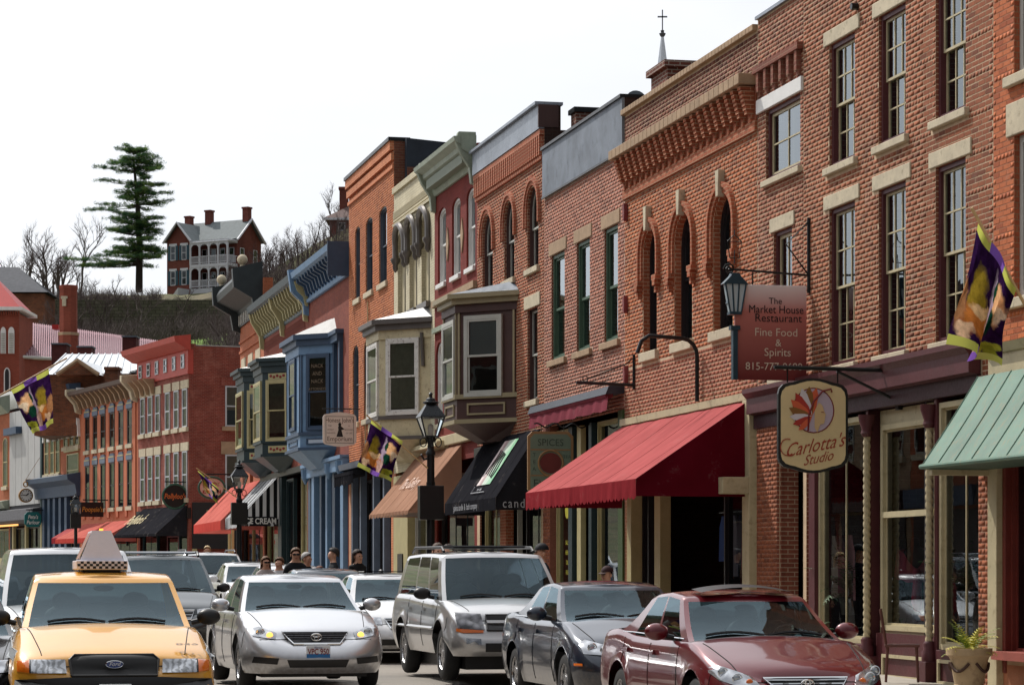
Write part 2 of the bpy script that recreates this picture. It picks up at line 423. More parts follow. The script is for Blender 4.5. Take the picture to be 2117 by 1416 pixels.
def window(T, op, fm, sm, y=.16, cols=1, rows=1, fw=.07, sw=.05, split=.5, sill=None, lintel=None, blind=None, gl=None, xf=None, fy=.05, sillh=.13, linth=.25, over=.13, lover=None, single=False, sproj=.07, lproj=.025):
    gl = gl or GLASS; F = (lambda m: xform(m, xf)) if xf else (lambda m: m)
    fr = MB(); ring(fr, op, 0, fw, y-fy, y+.09)
    wnd = part(F(fr), 'window', fm, T)
    zm = op.z0+(op.z1-op.z0)*split
    subs = [Op(op.u0+fw, op.u1-fw, op.z0+fw, op.z1-fw, max(op.rise-fw, 0))] if single else \
        [Op(op.u0+fw, op.u1-fw, op.z0+fw, zm+.02), Op(op.u0+fw, op.u1-fw, zm-.02, op.z1-fw, max(op.rise-fw, 0))]
    for k, o in enumerate(subs):
        yy = y+(.035 if (k == 0 and not single) else 0); sa = MB(); ring(sa, o, 0, sw, yy, yy+.035)
        a0, a1, c0, c1 = o.u0+sw, o.u1-sw, o.z0+sw, o.z1-sw
        for i in range(1, cols):
            x = a0+(a1-a0)*i/cols; sa.box(x-.011, x+.011, yy+.004, yy+.03, c0, c1)
        for i in range(1, rows):
            z = c0+(c1-c0)*i/rows; sa.box(a0, a1, yy+.004, yy+.03, z-.011, z+.011)
        part(F(sa), 'sash', sm, wnd)
        pn = MB(); P = o.outline(sw*.6); pn.face([(p[0], yy+.018, p[1]) for p in P]); part(F(pn), 'pane', gl, wnd)
    if sill:
        s = MB(); s.box(op.u0-over, op.u1+over, -sproj, y, op.z0-sillh, op.z0-.004); part(F(s), 'sill', sill, wnd, bevel=.012)
    if lintel:
        lo = over if lover is None else lover
        s = MB(); s.box(op.u0-lo, op.u1+lo, -lproj, y-.04, op.z1+.004, op.z1+linth); part(F(s), 'lintel', lintel, wnd, bevel=.012)
    if blind:
        m, fz = blind; b = MB(); zt = op.z1-op.rise*.3-fw; zb = op.z0+fw+(op.z1-op.z0)*(1-fz)
        b.grid(lambda a, c: (op.u0+fw+(op.u1-op.u0-2*fw)*a, y+.10+.012*sin(a*40), zb+(zt-zb)*c), 24, 1); part(F(b), 'curtain', m, wnd)
    return wnd
def extr(mb, prof, u0, u1, m=0):
    """profile of (y,z) points run along the front"""
    return mb.prism(prof, u0, u1, 'x', m)
def brackets(T, us, mb, name, mat):
    """one small mesh, copied along a cornice"""
    off = ORG[T.name]; me = mesh_of(name, mb.v, mb.f, [mat]); 
    for u in us:
        o = bpy.data.objects.new(name, me); COL.objects.link(o); o.parent = T; o.location = (u-off.x, -off.y, -off.z)
def cloth(name, col, trans=.35, rough=.8, stripes=None):
    if name in MATS: return MATS[name]
    t = NT(name); t.n.remove(t.b)
    d = t.new('ShaderNodeBsdfDiffuse'); tr = t.new('ShaderNodeBsdfTranslucent'); mx = t.new('ShaderNodeMixShader'); mx.inputs[0].default_value = trans
    c = t.mix(1.0, col, t.ramp(t.noise(1.2, 5, .6), .3, .7, .86, 1.08), 'MULTIPLY')
    c = t.mix(1.0, c, t.ramp(t.noise(5, 4, .6, sx=(1, .25, .25)), .3, .7, .86, 1.08), 'MULTIPLY'); c = t.mix(t.ramp(t.noise(2.4, 6, .7), .58, .74, 0, .22), c, (.34, .30, .27, 1))
    if stripes:
        sp = t.new('ShaderNodeSeparateXYZ'); t.link(t.obj(), sp.inputs[0])
        ax = sp.outputs[stripes[1]]
        f = t.math('GREATER_THAN', t.math('FRACT', t.math('MULTIPLY', ax, 1/stripes[2])), .5); c = t.mix(f, c, stripes[0])
    for s in (d, tr): t.link(c, s.inputs['Color'])
    bm = t.new('ShaderNodeBump'); bm.inputs['Strength'].default_value = .25; bm.inputs['Distance'].default_value = .01
    t.link(t.noise(2.2, 3, .5), bm.inputs['Height']); t.link(bm.outputs[0], d.inputs['Normal'])
    t.link(d.outputs[0], mx.inputs[1]); t.link(tr.outputs[0], mx.inputs[2]); t.link(mx.outputs[0], t.out.inputs[0]); MATS[name] = t.m; return t.m
def awning(label, frame, u0, u1, zt, zf, p, val, mt, mv=None, me=None, ribs=4, scal=.0, sag=.03, name='awning', mframe=None, endp=True, wav=.01, y0=-.06):
    T = thing(name, label, 'awning', frame, ((u0+u1)/2, 0, zf)); mv = mv or mt; me = me or mt
    n = ribs*6
    def can(a, c):
        r = abs(sin(a*ribs*pi)); return (u0+(u1-u0)*a, y0-(p+y0)*c, zt+(zf-zt)*c-sag*r*sin(c*pi*.9)-.006*sin(a*47))
    part(MB().grid(can, n, 8), 'canopy', mt, T, smooth=True)
    sm = MB()
    for i in range(1, ribs+1):
        sm.tube([Vector(can((i-.5)/ribs, c/8))+Vector((0, -.001, .001)) for c in range(9)], .004, 4)
    part(sm, 'seam', mt, T, kind='stuff')
    if val > 0:
        def va(a, c):
            sc = scal*abs(sin(a*(u1-u0)*pi/.22)) if scal else 0
            return (u0+(u1-u0)*a, -p-wav*sin(a*(u1-u0)*14)*c-.004, zf-.002-sag*.0-(val+sc)*c)
        part(MB().grid(va, max(40, int((u1-u0)*40)), 4), 'valance', mv, T, smooth=True)
    if endp:
        for ue, s in ((u0, -1), (u1, 1)):
            e = MB()
            e.grid(lambda a, c: (ue+s*.003+.012*sin(a*9+c*5), y0-(p+y0)*a, (zf-val)+((zt+(zf-zt)*a)-(zf-val))*c), 10, 6)
            part(e, 'end_panel', me, T, smooth=True)
    fr = MB(); mm = mframe or plain('awning_pipe', (.3, .3, .3, 1), .4, .8)
    for i in range(ribs+1):
        u = u0+(u1-u0)*(i+.001)/(ribs+.002); u = min(max(u, u0+.03), u1-.03)
        fr.tube([(u, y0, zt-.03), (u, -p+.02, zf-.025)], .014, 6); fr.tube([(u, y0, zf-.02), (u, -p+.02, zf-.03)], .012, 6)
    fr.tube([(u0+.03, -p+.02, zf-.02), (u1-.03, -p+.02, zf-.02)], .014, 6)
    part(fr, 'frame', mm, T); return T
def slope_text(T, txt, size, uc, c, u_slant, zt, zf, p, mat, name='lettering', sx=1., y0=-.06, bold=0., shear=0.):
    """lettering laid on a sloping awning, centre at slope fraction c"""
    mb = text_mb(txt, size, 0, 0, 0, sx=sx, bold=bold, shear=shear); Ls = sqrt((p+y0)**2+(zt-zf)**2)
    def f(q):
        k = c-q[2]/Ls; return (uc+q[0], y0-(p+y0)*k-.02, zt+(zf-zt)*k+.02)
    return part(xform(mb, f), name, mat, T)
def facet(A, B):
    """maps (s, y, z) drawn on a facet from A to B (plan points) to frame coordinates; y<0 is outwards"""
    A = Vector(A); B = Vector(B); d = (B-A).normalized(); n = Vector((-d.y, d.x))
    return (lambda q: (A.x+d.x*q[0]+n.x*q[1], A.y+d.y*q[0]+n.y*q[1], q[2])), (B-A).length
def bayplan(ua, f0, f1, ub, p, d=0.):
    return [(ua-d*1.2, 0), (f0-d*.5, -p-d), (f1+d*.5, -p-d), (ub+d*1.2, 0)]
# ---------------------------------------------------------------- ground
def ground_sheet():
    mb = MB(); ys = [-60, -20, 0, 10, 20, 30, 42, 60, 80, 100, 130, 160, 200, 240, 300, 400, 600, 1000, 2000]; xs = [-1500, -400, -150, -80, -40, -20, -10, 0, 10, 20, 40, 80, 150, 400, 1500]
    def f(a, b):
        x = xs[int(round(a*(len(xs)-1)))]; y = ys[int(round(b*(len(ys)-1)))]
        return (x, y, gz(min(y, 170))-.03)
    mb.grid(f, len(xs)-1, len(ys)-1); return mb
t = NT('asphalt'); n1 = t.noise(.35, 6, .6); n2 = t.noise(60, 3, .7); n3 = t.noise(2.2, 5, .6, sx=(.3, 1, 1))
c = t.mix(t.ramp(n1, .3, .7), S(150, 142, 132), S(122, 117, 110)); c = t.mix(1.0, c, t.ramp(n2, .2, .8, .78, 1.2), 'MULTIPLY'); c = t.mix(t.ramp(n3, .58, .7, 0, .5), c, S(88, 84, 80))
t.col(c); t.b.inputs['Roughness'].default_value = .9; t.bump(n2, .5, .01); ASPH = t.m
g = part(ground_sheet(), 'road', ASPH); g['kind'] = 'structure'
CONC = plain('pavement_concrete', S(168, 160, 148), .9, var=.15, scale=1.5, bump=.3)
sw = MB(); kb = MB()
us = [-45+i*5 for i in range(27)]
for i in range(len(us)-1):
    a, b = us[i], us[i+1]; za, zb_ = gz(FM.pt(a, 0, 0).y), gz(FM.pt(b, 0, 0).y)
    sw.face([(a+.006, -2.72, za+.12), (b, -2.72, zb_+.12), (b, .3, zb_+.12), (a+.006, .3, za+.12)])
    kb.face([(a, -2.86, za+.125), (b, -2.86, zb_+.125), (b, -2.72, zb_+.125), (a, -2.72, za+.125)]); kb.face([(a, -2.86, za-.1), (b, -2.86, zb_-.1), (b, -2.86, zb_+.125), (a, -2.86, za+.125)])
for m, nm in ((sw, 'pavement'), (kb, 'kerb')):
    m.v = [tuple(FM.M @ Vector(v)) for v in m.v]; o = part(m, nm, CONC if nm == 'pavement' else plain('kerb_stone', S(176, 170, 160), .85)); o['kind'] = 'structure'
# ---------------------------------------------------------------- palette
MORTAR = plain('mortar', S(198, 172, 142), .9, var=.22, scale=5)
ROOF = plain('roof_felt', (.05, .05, .055, 1), .9, var=.25)
STONE = plain('cut_limestone', S(196, 184, 158), .85, var=.16, scale=4, dirt=S(140, 128, 105), bump=.3)
STONE2 = plain('tan_sandstone', S(166, 140, 112), .88, var=.2, scale=4, bump=.3)
CREAM = plain('cream_paint', S(188, 176, 142), .5, var=.12, scale=3, dirt=S(150, 135, 105))
MAROON = plain('maroon_paint', S(84, 40, 44), .5, var=.2, scale=3)
MAROOND = plain('dark_maroon_paint', S(52, 20, 30), .5, var=.2)
GREENP = plain('green_paint', S(72, 96, 78), .5, var=.15)
BLACKM = plain('black_iron', (.012, .013, .014, 1), .38, .3, var=.2, bump=.1)
WHITEP = plain('white_paint', S(225, 224, 220), .5, var=.08)
GREYB = plain('slate_blue_paint', S(98, 110, 128), .5, var=.15)
BROWNP = plain('brown_paint', S(72, 48, 44), .5, var=.15)
TANP = plain('tan_trim_paint', S(150, 138, 108), .5, var=.12)
BLUEP = plain('sky_blue_paint', S(106, 138, 170), .5, var=.12, scale=2, dirt=S(84, 110, 140))
BLUED = plain('mid_blue_paint', S(58, 78, 102), .5, var=.15)
DGREEN = plain('bottle_green_paint', S(28, 48, 52), .45, var=.2)
OLIVE = plain('olive_cream_paint', S(176, 166, 122), .5, var=.12)
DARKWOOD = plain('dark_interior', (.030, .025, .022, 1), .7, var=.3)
CURTAIN = plain('net_curtain', S(150, 140, 122), .9, var=.2, scale=8)
BLINDM = plain('white_blind', S(190, 196, 200), .7, var=.05)
ZINC = plain('weathered_zinc', S(142, 150, 160), .45, .35, var=.25, scale=1.5, streak=True)
LEAD = plain('grey_membrane', S(120, 128, 138), .7, 0, var=.3, scale=1.2, dirt=S(80, 88, 98))
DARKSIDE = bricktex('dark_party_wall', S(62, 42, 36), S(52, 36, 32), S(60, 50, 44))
REVEAL = bricktex('pier_side_brick', S(150, 88, 68), S(132, 76, 60), S(186, 160, 134), .08)
REVEALO = bricktex('orange_reveal_brick', S(176, 104, 72), S(160, 92, 64), S(196, 164, 132), .08)
def gb(x): return gz(FPX/(.0768*(x+170)))+.12
def pier(T, u0, u1, z0, z1, mat, name='pilaster', y0=-.06, y1=.16):
    return part(MB().box(u0, u1, y0, y1, z0, z1), name, mat, T, bevel=.008)
def shop(T, u0, u1, z0, z1, fm, y=.12, cols=1, bulk=.5, bulkmat=None, trz=None, fw=.06, gl=None, mw=.0):
    """display window over a panelled bulkhead"""
    o = Op(u0, u1, z0+bulk, z1); w = window(T, o, fm, fm, y=y, cols=cols, single=True, fw=fw, sw=.03, gl=gl or SHOPGLASS)
    w.name = 'shop_window'
    if trz: part(MB().box(u0+fw*.5, u1-fw*.5, y-.06, y+.07, trz-.05, trz+.05), 'transom_bar', fm, w)
    if cols > 1:
        b = MB()
        for i in range(1, cols):
            x = u0+(u1-u0)*i/cols; b.box(x-.035, x+.035, y-.045, y+.06, z0+bulk+.03, z1-.03)
        part(b, 'mullion', fm, w)
    if bulk > 0:
        b = part(MB().box(u0, u1, y-.10, y+.08, z0-.3, z0+bulk-.005), 'bulkhead', bulkmat or fm, T, bevel=.01)
    return w
def moulding(T, u0, u1, z0, z1, y, mat, wd=.045, name='panel_moulding'):
    m = MB(); ring(m, Op(u0, u1, z0, z1), 0, wd, y-.03, y); return part(m, name, mat, T)
def door(T, u0, u1, z0, z1, mat, y=.5, glassz=None, mat2=None):
    d = MB(); g0 = glassz or z0+.9; ring(d, Op(u0, u1, z0, z1), 0, .12, y, y+.05); d.box(u0+.11, u1-.11, y+.01, y+.05, z0+.1, g0)
    o = part(d, 'door', mat, T); part(MB().box(u0+.1, u1-.1, y+.02, y+.03, g0, z1-.1), 'pane', SHOPGLASS, o)
    part(MB().tube([(u1-.08, y-.05, z0+.95), (u1-.08, y-.05, z0+1.2)], .012, 8), 'handle', plain('brass', S(170, 130, 60), .3, .9), o); return o
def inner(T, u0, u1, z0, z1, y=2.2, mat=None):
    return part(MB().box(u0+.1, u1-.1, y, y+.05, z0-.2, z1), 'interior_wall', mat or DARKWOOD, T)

# ================================================================= right-hand row, near to far
# --- orange painted house at the right edge, green metal awning
U = FM.u
uA = U(2053); T = thing('brick_shop_house', 'orange painted brick house with green metal shop awning at the right edge', 'building', FM, (uA+3, 0, 0))
wnd = Op(uA+.62, uA+1.75, FM.z(2090, 618), FM.z(2090, 284))
ops = [wnd, Op(uA+.25, uA+5.6, .4, 3.3), Op(uA+2.9, uA+4.0, wnd.z0, wnd.z1), Op(uA+.62, uA+1.75, 7.4, 9.3)]
ORMOR = plain('orange_mortar', S(168, 110, 80), .9, var=.2, scale=6)
ORSIDE = bricktex('orange_brick_side', S(180, 96, 64), S(164, 84, 56), S(160, 120, 90))
shell(T, uA+.004, uA+6, -.3, 11, ops, [ORMOR, ORSIDE, ROOF, ORSIDE])
OB = brickgeo('orange_brick', S(196, 113, 71), S(185, 102, 65), S(166, 90, 58), grime=.2); OB1 = brickgeo('orange_brick_single', S(196, 113, 71), S(185, 102, 65), S(166, 90, 58), True, grime=.2)
bricks(T, FM, uA+.004, uA+6, 4.2, 11, ops, [(wnd.u0-.22, wnd.u1+.22, wnd.z1, wnd.z1+.4), (wnd.u0-.2, wnd.u1+.2, wnd.z0-.16, wnd.z0)], (OB, OB1), 150, seed=3)
WGREY = plain('grey_white_paint', S(180, 180, 172), .5, var=.1)
window(T, ops[0], WGREY, WGREY, y=.12, fw=.09, sill=STONE, lintel=STONE, linth=.4, over=.2)
window(T, ops[2], WGREY, WGREY, y=.12, fw=.09, sill=STONE, lintel=STONE, linth=.4, over=.2)
window(T, ops[3], WGREY, WGREY, y=.12, fw=.09, sill=STONE, lintel=STONE, linth=.4, over=.2)
part(MB().box(uA+.06, uA+6, -.10, .05, 3.72, 4.2), 'fascia', CREAM, T, bevel=.02)
part(MB().prism([(-.2, 4.22), (-.02, 4.22), (-.02, 4.1), (-.13, 4.12)], uA+.03, uA+6, 'x'), 'cornice', CREAM, T)
pier(T, uA+.03, uA+.30, -.3, 3.7, CREAM, y0=-.09); pier(T, uA+.31, uA+.40, .3, 3.5, plain('brick_red_paint', S(112, 46, 38), .5), name='window_post', y0=-.02)
shop(T, uA+.40, uA+3.0, -.1, 3.4, plain('brick_red_paint', (1, 1, 1, 1)), y=.1, bulk=.62, bulkmat=STONE2, fw=.05)
part(MB().box(uA+.3, uA+3.0, -.16, .1, .46, .56), 'window_ledge', plain('red_brick_sill', S(150, 78, 66), .8), T)
shop(T, uA+3.1, uA+5.6, -.1, 3.4, plain('brick_red_paint', (1, 1, 1, 1)), y=.1, bulk=.62, bulkmat=STONE2, fw=.05)
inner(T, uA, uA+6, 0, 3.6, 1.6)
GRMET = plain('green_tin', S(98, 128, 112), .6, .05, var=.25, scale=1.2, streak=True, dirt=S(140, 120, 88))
uE = U(2036); A = thing('metal_awning', 'pale green sheet metal awning with rusty seams over the right edge shop', 'awning', FM, (uE+2, 0, 2.8))
p = FM.off_at(uE, 1903); zf = 2.78; zt = 3.88
part(MB().grid(lambda a, c: (uE+7*a, -.1-(p-.1)*c, zt+(zf-zt)*c-.02*sin(c*pi)), 20, 6), 'canopy', GRMET, A)
se = MB()
for i in range(14):
    u = uE+.02+i*.5
    se.tube([(u, -.1-(p-.1)*c, zt+(zf-zt)*c-.02*sin(c*pi)+.006) for c in (0, .25, .5, .75, 1)], .009, 6)
part(se, 'seam', GRMET, A); part(MB().tube([(uE, -p, zf), (uE+7, -p, zf)], .03, 8), 'front_roll', GRMET, A, smooth=True)
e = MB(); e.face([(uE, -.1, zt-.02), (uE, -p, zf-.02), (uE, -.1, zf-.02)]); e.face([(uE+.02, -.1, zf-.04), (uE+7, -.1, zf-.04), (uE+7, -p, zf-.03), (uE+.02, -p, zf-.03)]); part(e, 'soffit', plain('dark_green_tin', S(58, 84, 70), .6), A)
part(MB().box(uE+.2, uE+.32, -p+.02, .0, zf-.11, zf-.045), 'bracket', CREAM, A)

# --- the three storey red brick house with maroon storefront
u0, u1 = U(1661), U(2053); ub = U(1566)
T = thing('brick_shop_house', 'tall red brick house with stone lintels, maroon framed windows and maroon storefront', 'building', FM, ((u0+u1)/2, 0, 0))
zs2, zl2, zs3, zl3 = 4.43, 6.67, 7.27, 9.02
W3 = [(U(1714), U(1767)), (U(1816), U(1872)), (U(1934), U(1996))]
ops = []
for a, b in W3: ops += [Op(a, b, zs2, zl2), Op(a, b, zs3, zl3)]
ground = Op(u0+.12, u1-.34, -.2, 3.9)
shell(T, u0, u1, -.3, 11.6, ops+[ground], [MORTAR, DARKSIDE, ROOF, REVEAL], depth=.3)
RB = brickgeo('red_brick', S(160, 95, 65), S(146, 84, 58), S(126, 73, 52)); RB1 = brickgeo('red_brick_single', S(160, 95, 65), S(146, 84, 58), S(126, 73, 52), True)
sk = [(o.u0-.24, o.u1+.14, o.z1, o.z1+.20) for o in ops]+[(o.u0-.16, o.u1+.1, o.z0-.12, o.z0) for o in ops]+[(u0, u1-.34, 3.9, 4.33)]
bricks(T, FM, u0, u1, 3.9, 11.6, ops, sk, (RB, RB1), 300, seed=5)
bricks(T, FM, u1-.335, u1, -.05, 3.9, [], [], (RB, RB1), 0, seed=6, name='pier_brickwork', y=-.05)
part(MB().box(u1-.335, u1, -.05, .2, -.3, 3.9), 'pier', bricktex('pier_side_brick', S(150, 88, 68), S(132, 76, 60), S(186, 160, 134), .08), T)
for k, o in enumerate(ops):
    w = window(T, o, MAROON, CREAM, y=.085, cols=3, rows=2, fw=.06, sw=.035, fy=.045, sill=STONE, lintel=STONE, linth=.21, over=.12, lover=.2, sillh=.11)
part(MB().tube([(U(1773), -.0, 9.33), (U(1773), -.1, 9.33)], .05, 8), 'tie_rod_star', BLACKM, T)
# storefront
fa = MB(); fa.prism([(-.02, 3.92), (-.17, 3.95), (-.17, 4.18), (-.24, 4.26), (-.24, 4.33), (0, 4.37)], ub-.05, u1-.36, 'x'); part(fa, 'fascia', MAROON, T)
part(MB().box(ub-.03, u1-.36, -.06, .2, 3.72, 3.93), 'frieze_board', MAROOND, T)
ROPE = plain('cream_rope_column', S(186, 172, 138), .5)
def ropecol(T, u, z0, z1, y):
    c = MB()
    n = 60
    def f(a, b):
        t = a*2*pi; z = z0+(z1-z0)*b; r = .046+.007*sin(3*t+b*(z1-z0)*62)
        return (u+r*cos(t), y+r*sin(t), z)
    c.grid(f, 18, 220); o = part(c, 'twisted_column', ROPE, T, smooth=True)
    part(MB().lathe([(.10, 0), (.10, .12), (.075, .16), (.085, .22), (.06, .26)], (u, y, z0-.26), 14), 'column_base', MAROON, o, smooth=True)
    part(MB().lathe([(.06, 0), (.085, .05), (.07, .1), (.11, .22), (.12, .3)], (u, y, z1), 14), 'capital', MAROON, o, smooth=True)
c1, c2 = U(1793, .05), U(1922, .05)
sa, sb = U(1690), U(2036)
zb = -.1
mr = MB(); mr.box(U(1678), U(1690), -.05, .16, zb-.2, 3.72); part(mr, 'door_post', MAROON, T)
shop(T, sa, c1-.16, zb, 3.66, CREAM, y=.06, cols=2, bulk=.62, bulkmat=MAROON, trz=2.28, fw=.07)
shop(T, c2+.16, sb, zb, 3.66, CREAM, y=.06, cols=2, bulk=.62, bulkmat=MAROON, trz=2.28, fw=.07)
pier(T, c1-.15, c1-.06, zb, 3.72, MAROON, y0=-.02, name='storefront_post'); pier(T, c2+.06, c2+.15, zb, 3.72, MAROON, y0=-.02, name='storefront_post')
ropecol(T, c1, .62, 3.35, -.06); ropecol(T, c2, .62, 3.35, -.06)
for cc in (c1, c2): pier(T, cc-.12, cc+.12, zb-.2, .36, MAROON, y0=-.16, name='column_plinth')
# recessed middle bay with arched top glass
mo = Op(c1+.16, c2-.12, .72, 3.50)
window(T, mo, CREAM, CREAM, y=.13, fw=.07, sw=.03, single=True, gl=SHOPGLASS).name = 'shop_window'
part(MB().box(mo.u0+.1, mo.u1-.1, .06, .17, 2.24, 2.32), 'transom_bar', CREAM, T)
sp = MB(); wall_front(sp, c1+.06, c2-.06, .68, 3.7, [mo], .04, .11); part(sp, 'window_surround', CREAM, T)
part(MB().box(c1+.06, c2-.06, .05, .2, zb-.2, .68), 'bulkhead', MAROON, T)
for (a, b, y) in ((sa+.1, sa+.95, -.05), (c1+.35, c2-.35, .045), (c2+.3, sb-.1, -.05)): moulding(T, a, b, .08, .40, y, CREAM)
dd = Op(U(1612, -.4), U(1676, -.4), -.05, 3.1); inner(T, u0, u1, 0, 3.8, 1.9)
# --- narrow stair bay beside it
Tn = thing('brick_stair_bay', 'narrow pinkish brick bay with corbelled band between the arched and the maroon houses', 'building', FM, ((ub+u0)/2, 0, 0))
wa = Op(U(1583), U(1654), 7.5, 8.58); wb = Op(U(1599), U(1637), 4.45, 6.66); gd = Op(U(1612), u0-.02, -.1, 3.75)
shell(Tn, ub+.004, u0-.004, -.3, 10.05, [wa, wb, gd], [MORTAR, DARKSIDE, ROOF, REVEAL], depth=.3)
PB = brickgeo('pinkish_brick', S(162, 99, 73), S(148, 88, 67), S(127, 75, 58)); PB1 = brickgeo('pinkish_brick_single', S(162, 99, 73), S(148, 88, 67), S(127, 75, 58), True)
PB1 = bricktex('pinkish_brick_trim', S(140, 86, 70), S(124, 74, 62), S(150, 116, 96), .07)
bricks(Tn, FM, ub+.004, u0-.004, 4.35, 10.05, [wa, wb], [(ub, u0, 8.58, 8.8), (wa.u0-.1, wa.u1+.1, 7.4, 7.5), (wb.u0-.2, wb.u1+.1, 6.66, 6.88)], (PB, PB1), 0, seed=8)
bricks(Tn, FM, U(1569), U(1611), -.05, 3.8, [], [], (RB, RB1), 0, seed=9, y=-.04, name='pier_brickwork'); part(MB().box(U(1569), U(1611), -.04, .3, -.3, 3.9), 'pier', bricktex('pier_side_brick', S(150, 88, 68), S(132, 76, 60), S(186, 160, 134), .08), Tn)
w = window(Tn, wa, MAROON, CREAM, y=.085, cols=2, rows=2, fw=.06, fy=.045, single=True, sill=STONE, sillh=.1, over=.08); part(MB().box((wa.u0+wa.u1)/2-.04, (wa.u0+wa.u1)/2+.04, .17, .26, 7.56, 8.5), 'mullion', CREAM, w)
part(MB().box(ub+.02, u0-.02, -.04, .1, 8.585, 8.8), 'lintel', WHITEP, Tn, bevel=.01)
window(Tn, wb, MAROON, CREAM, y=.085, cols=2, rows=1, fw=.055, fy=.045, sill=STONE, lintel=STONE, linth=.22)
part(MB().box(ub+.01, u0-.01, -.10, .05, 9.2, 9.30), 'corbel_course', PB1, Tn)
m = MB(); m.box(-.055, .055, -.08, .02, 8.9, 9.2); m.box(-.05, .05, -.05, .02, 8.82, 8.9)
brackets(Tn, [ub+.2+i*.36 for i in range(6)], m, 'corbel', PB1)
part(MB().box(ub, u0, -.05, .38, 10.05, 10.1), 'coping', ZINC, Tn)
door(Tn, gd.u0+.1, gd.u1-.12, -.05, 2.75, MAROOND, y=.75); part(MB().box(gd.u0, gd.u1, .74, .84, 2.76, 3.75), 'door_transom', MAROOND, Tn)
part(MB().box(gd.u0+.55, gd.u1-.25, .70, .73, 1.55, 2.05), 'paper_notice', plain('lilac_paper', S(150, 145, 185), .8), Tn); inner(Tn, ub, u0, 0, 3.8, 2.0)

# --- arched windows house with the red awning
u0, u1 = U(1291), U(1566)
T = thing('brick_shop_house', 'two storey orange brick house with three round arched windows, keystones and corbel cornice', 'building', FM, ((u0+u1)/2, 0, 0))
AR = [(U(1329.5), U(1357.5)), (U(1394), U(1430.5)), (U(1474), U(1514.5))]
za, zt = 5.43, 7.60
ops = [Op(a, b, za, zt, (b-a)/2) for a, b in AR]; ground = Op(u0+.35, u1-.5, -.1, 4.0)
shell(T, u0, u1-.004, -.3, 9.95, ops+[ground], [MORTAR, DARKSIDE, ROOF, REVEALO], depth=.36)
AB = brickgeo('orange_red_brick', S(181, 102, 63), S(168, 92, 56), S(144, 78, 52), grime=.28); AB1 = brickgeo('orange_red_brick_single', S(181, 102, 63), S(168, 92, 56), S(144, 78, 52), True)
AB1 = bricktex('orange_red_brick_trim', S(170, 96, 66), S(154, 86, 60), S(182, 146, 116), .07, grime=.2)
DB = brickgeo('dark_red_brick', S(124, 73, 56), S(111, 63, 51), S(93, 54, 44)); RP = brickgeo('rosy_painted_brick', S(164, 97, 73), S(155, 90, 69), S(139, 80, 63), grime=.2)
sk = [(a-.12, b+.12, za-.17, za) for a, b in AR]
bricks(T, FM, u0, u1-.004, 5.25, 8.34, ops, sk, (AB, AB1), 0, seed=11)
bricks(T, FM, u0, u1-.004, 4.32, 5.25, [], sk, (RP, AB1), 0, seed=12, name='lower_brickwork')
bricks(T, FM, u0, u1-.004, 9.26, 9.9, [], [], (DB, AB1), 0, seed=13, name='parapet_brickwork')
part(MB().box(u0-.01, u1-.01, -.05, .1, 8.34, 8.52), 'string_course', AB1, T, bevel=.01)
part(MB().box(u0, u1-.01, -.02, .1, 8.5, 9.06), 'frieze', AB, T)
m = MB()   # tall stepped brick corbel
for k in range(9): m.box(-.075 if k > 2 else -.06, .075 if k > 2 else .06, -.10-.018*k if k > 1 else -.07, .0, 8.50+k*.062, 8.556+k*.062)
nb = 21; brackets(T, [u0+.2+(u1-u0-.4)*i/(nb-1) for i in range(nb)], m, 'corbel', AB1)
for i in range(30):     # stone cornice in blocks
    a = u0-.06+(u1-u0+.02)*i/30; b = u0-.06+(u1-u0+.02)*(i+1)/30
    part(MB().box(a+.004, b-.004, -.30, .1, 9.07, 9.24), 'cornice_stone', STONE2, T, bevel=.012)
for i in range(44):
    a = u0-.02+(u1-u0)*i/44; b = u0-.02+(u1-u0)*(i+1)/44
    part(MB().box(a+.004, b-.004, -.08, .4, 9.9, 10.0), 'coping_stone', STONE2, T, bevel=.01)
BLACKF = plain('black_sash_paint', (.012, .01, .012, 1), .45, var=.1)
for o in ops:
    w = window(T, o, BLACKF, BLACKF, y=.17, fw=.05, sw=.04, sill=STONE, over=.1, sillh=.17)
    c = (o.u0+o.u1)/2; r = (o.u1-o.u0)/2; zsp = o.z1-o.rise
    hd = MB()
    for (ra, rb, pr) in ((.03, .13, .04), (.13, .21, .075)):
        n = 22; P = [(c+(r+ra)*cos(pi*i/n), zsp+(r+ra)*sin(pi*i/n)) for i in range(n+1)]; Q = [(c+(r+rb)*cos(pi*i/n), zsp+(r+rb)*sin(pi*i/n)) for i in range(n+1)]
        P = [(c+r+ra, zsp-.42)]+P+[(c-r-ra, zsp-.42)]; Q = [(c+r+rb, zsp-.42)]+Q+[(c-r-rb, zsp-.42)]
        for i in range(len(P)-1):
            hd.face([(P[i][0], -pr, P[i][1]), (Q[i][0], -pr, Q[i][1]), (Q[i+1][0], -pr, Q[i+1][1]), (P[i+1][0], -pr, P[i+1][1])])
            for X in (P, Q): hd.face([(X[i][0], -pr, X[i][1]), (X[i+1][0], -pr, X[i+1][1]), (X[i+1][0], 0, X[i+1][1]), (X[i][0], 0, X[i][1])])
    part(hd, 'hood_mould', AB1, w)
    part(MB().prism([(c-.06, o.z1-.03), (c+.06, o.z1-.03), (c+.10, o.z1+.40), (c-.10, o.z1+.40)], -.11, .02), 'keystone', STONE, w, bevel=.01)
    for sx in (-1, 1):
        x = c+sx*(r+.14); part(MB().box(x-.13, x+.13, -.11, 0, zsp-.52, zsp-.43).box(x-.08, x+.08, -.11, 0, zsp-.62, zsp-.52).box(x-.05, x+.05, -.08, 0, zsp-.74, zsp-.62), 'label_stop', AB1, w)
part(MB().box(u0+.0, u1-.06, -.10, .1, 4.19, 4.31), 'awning_board', CREAM, T)
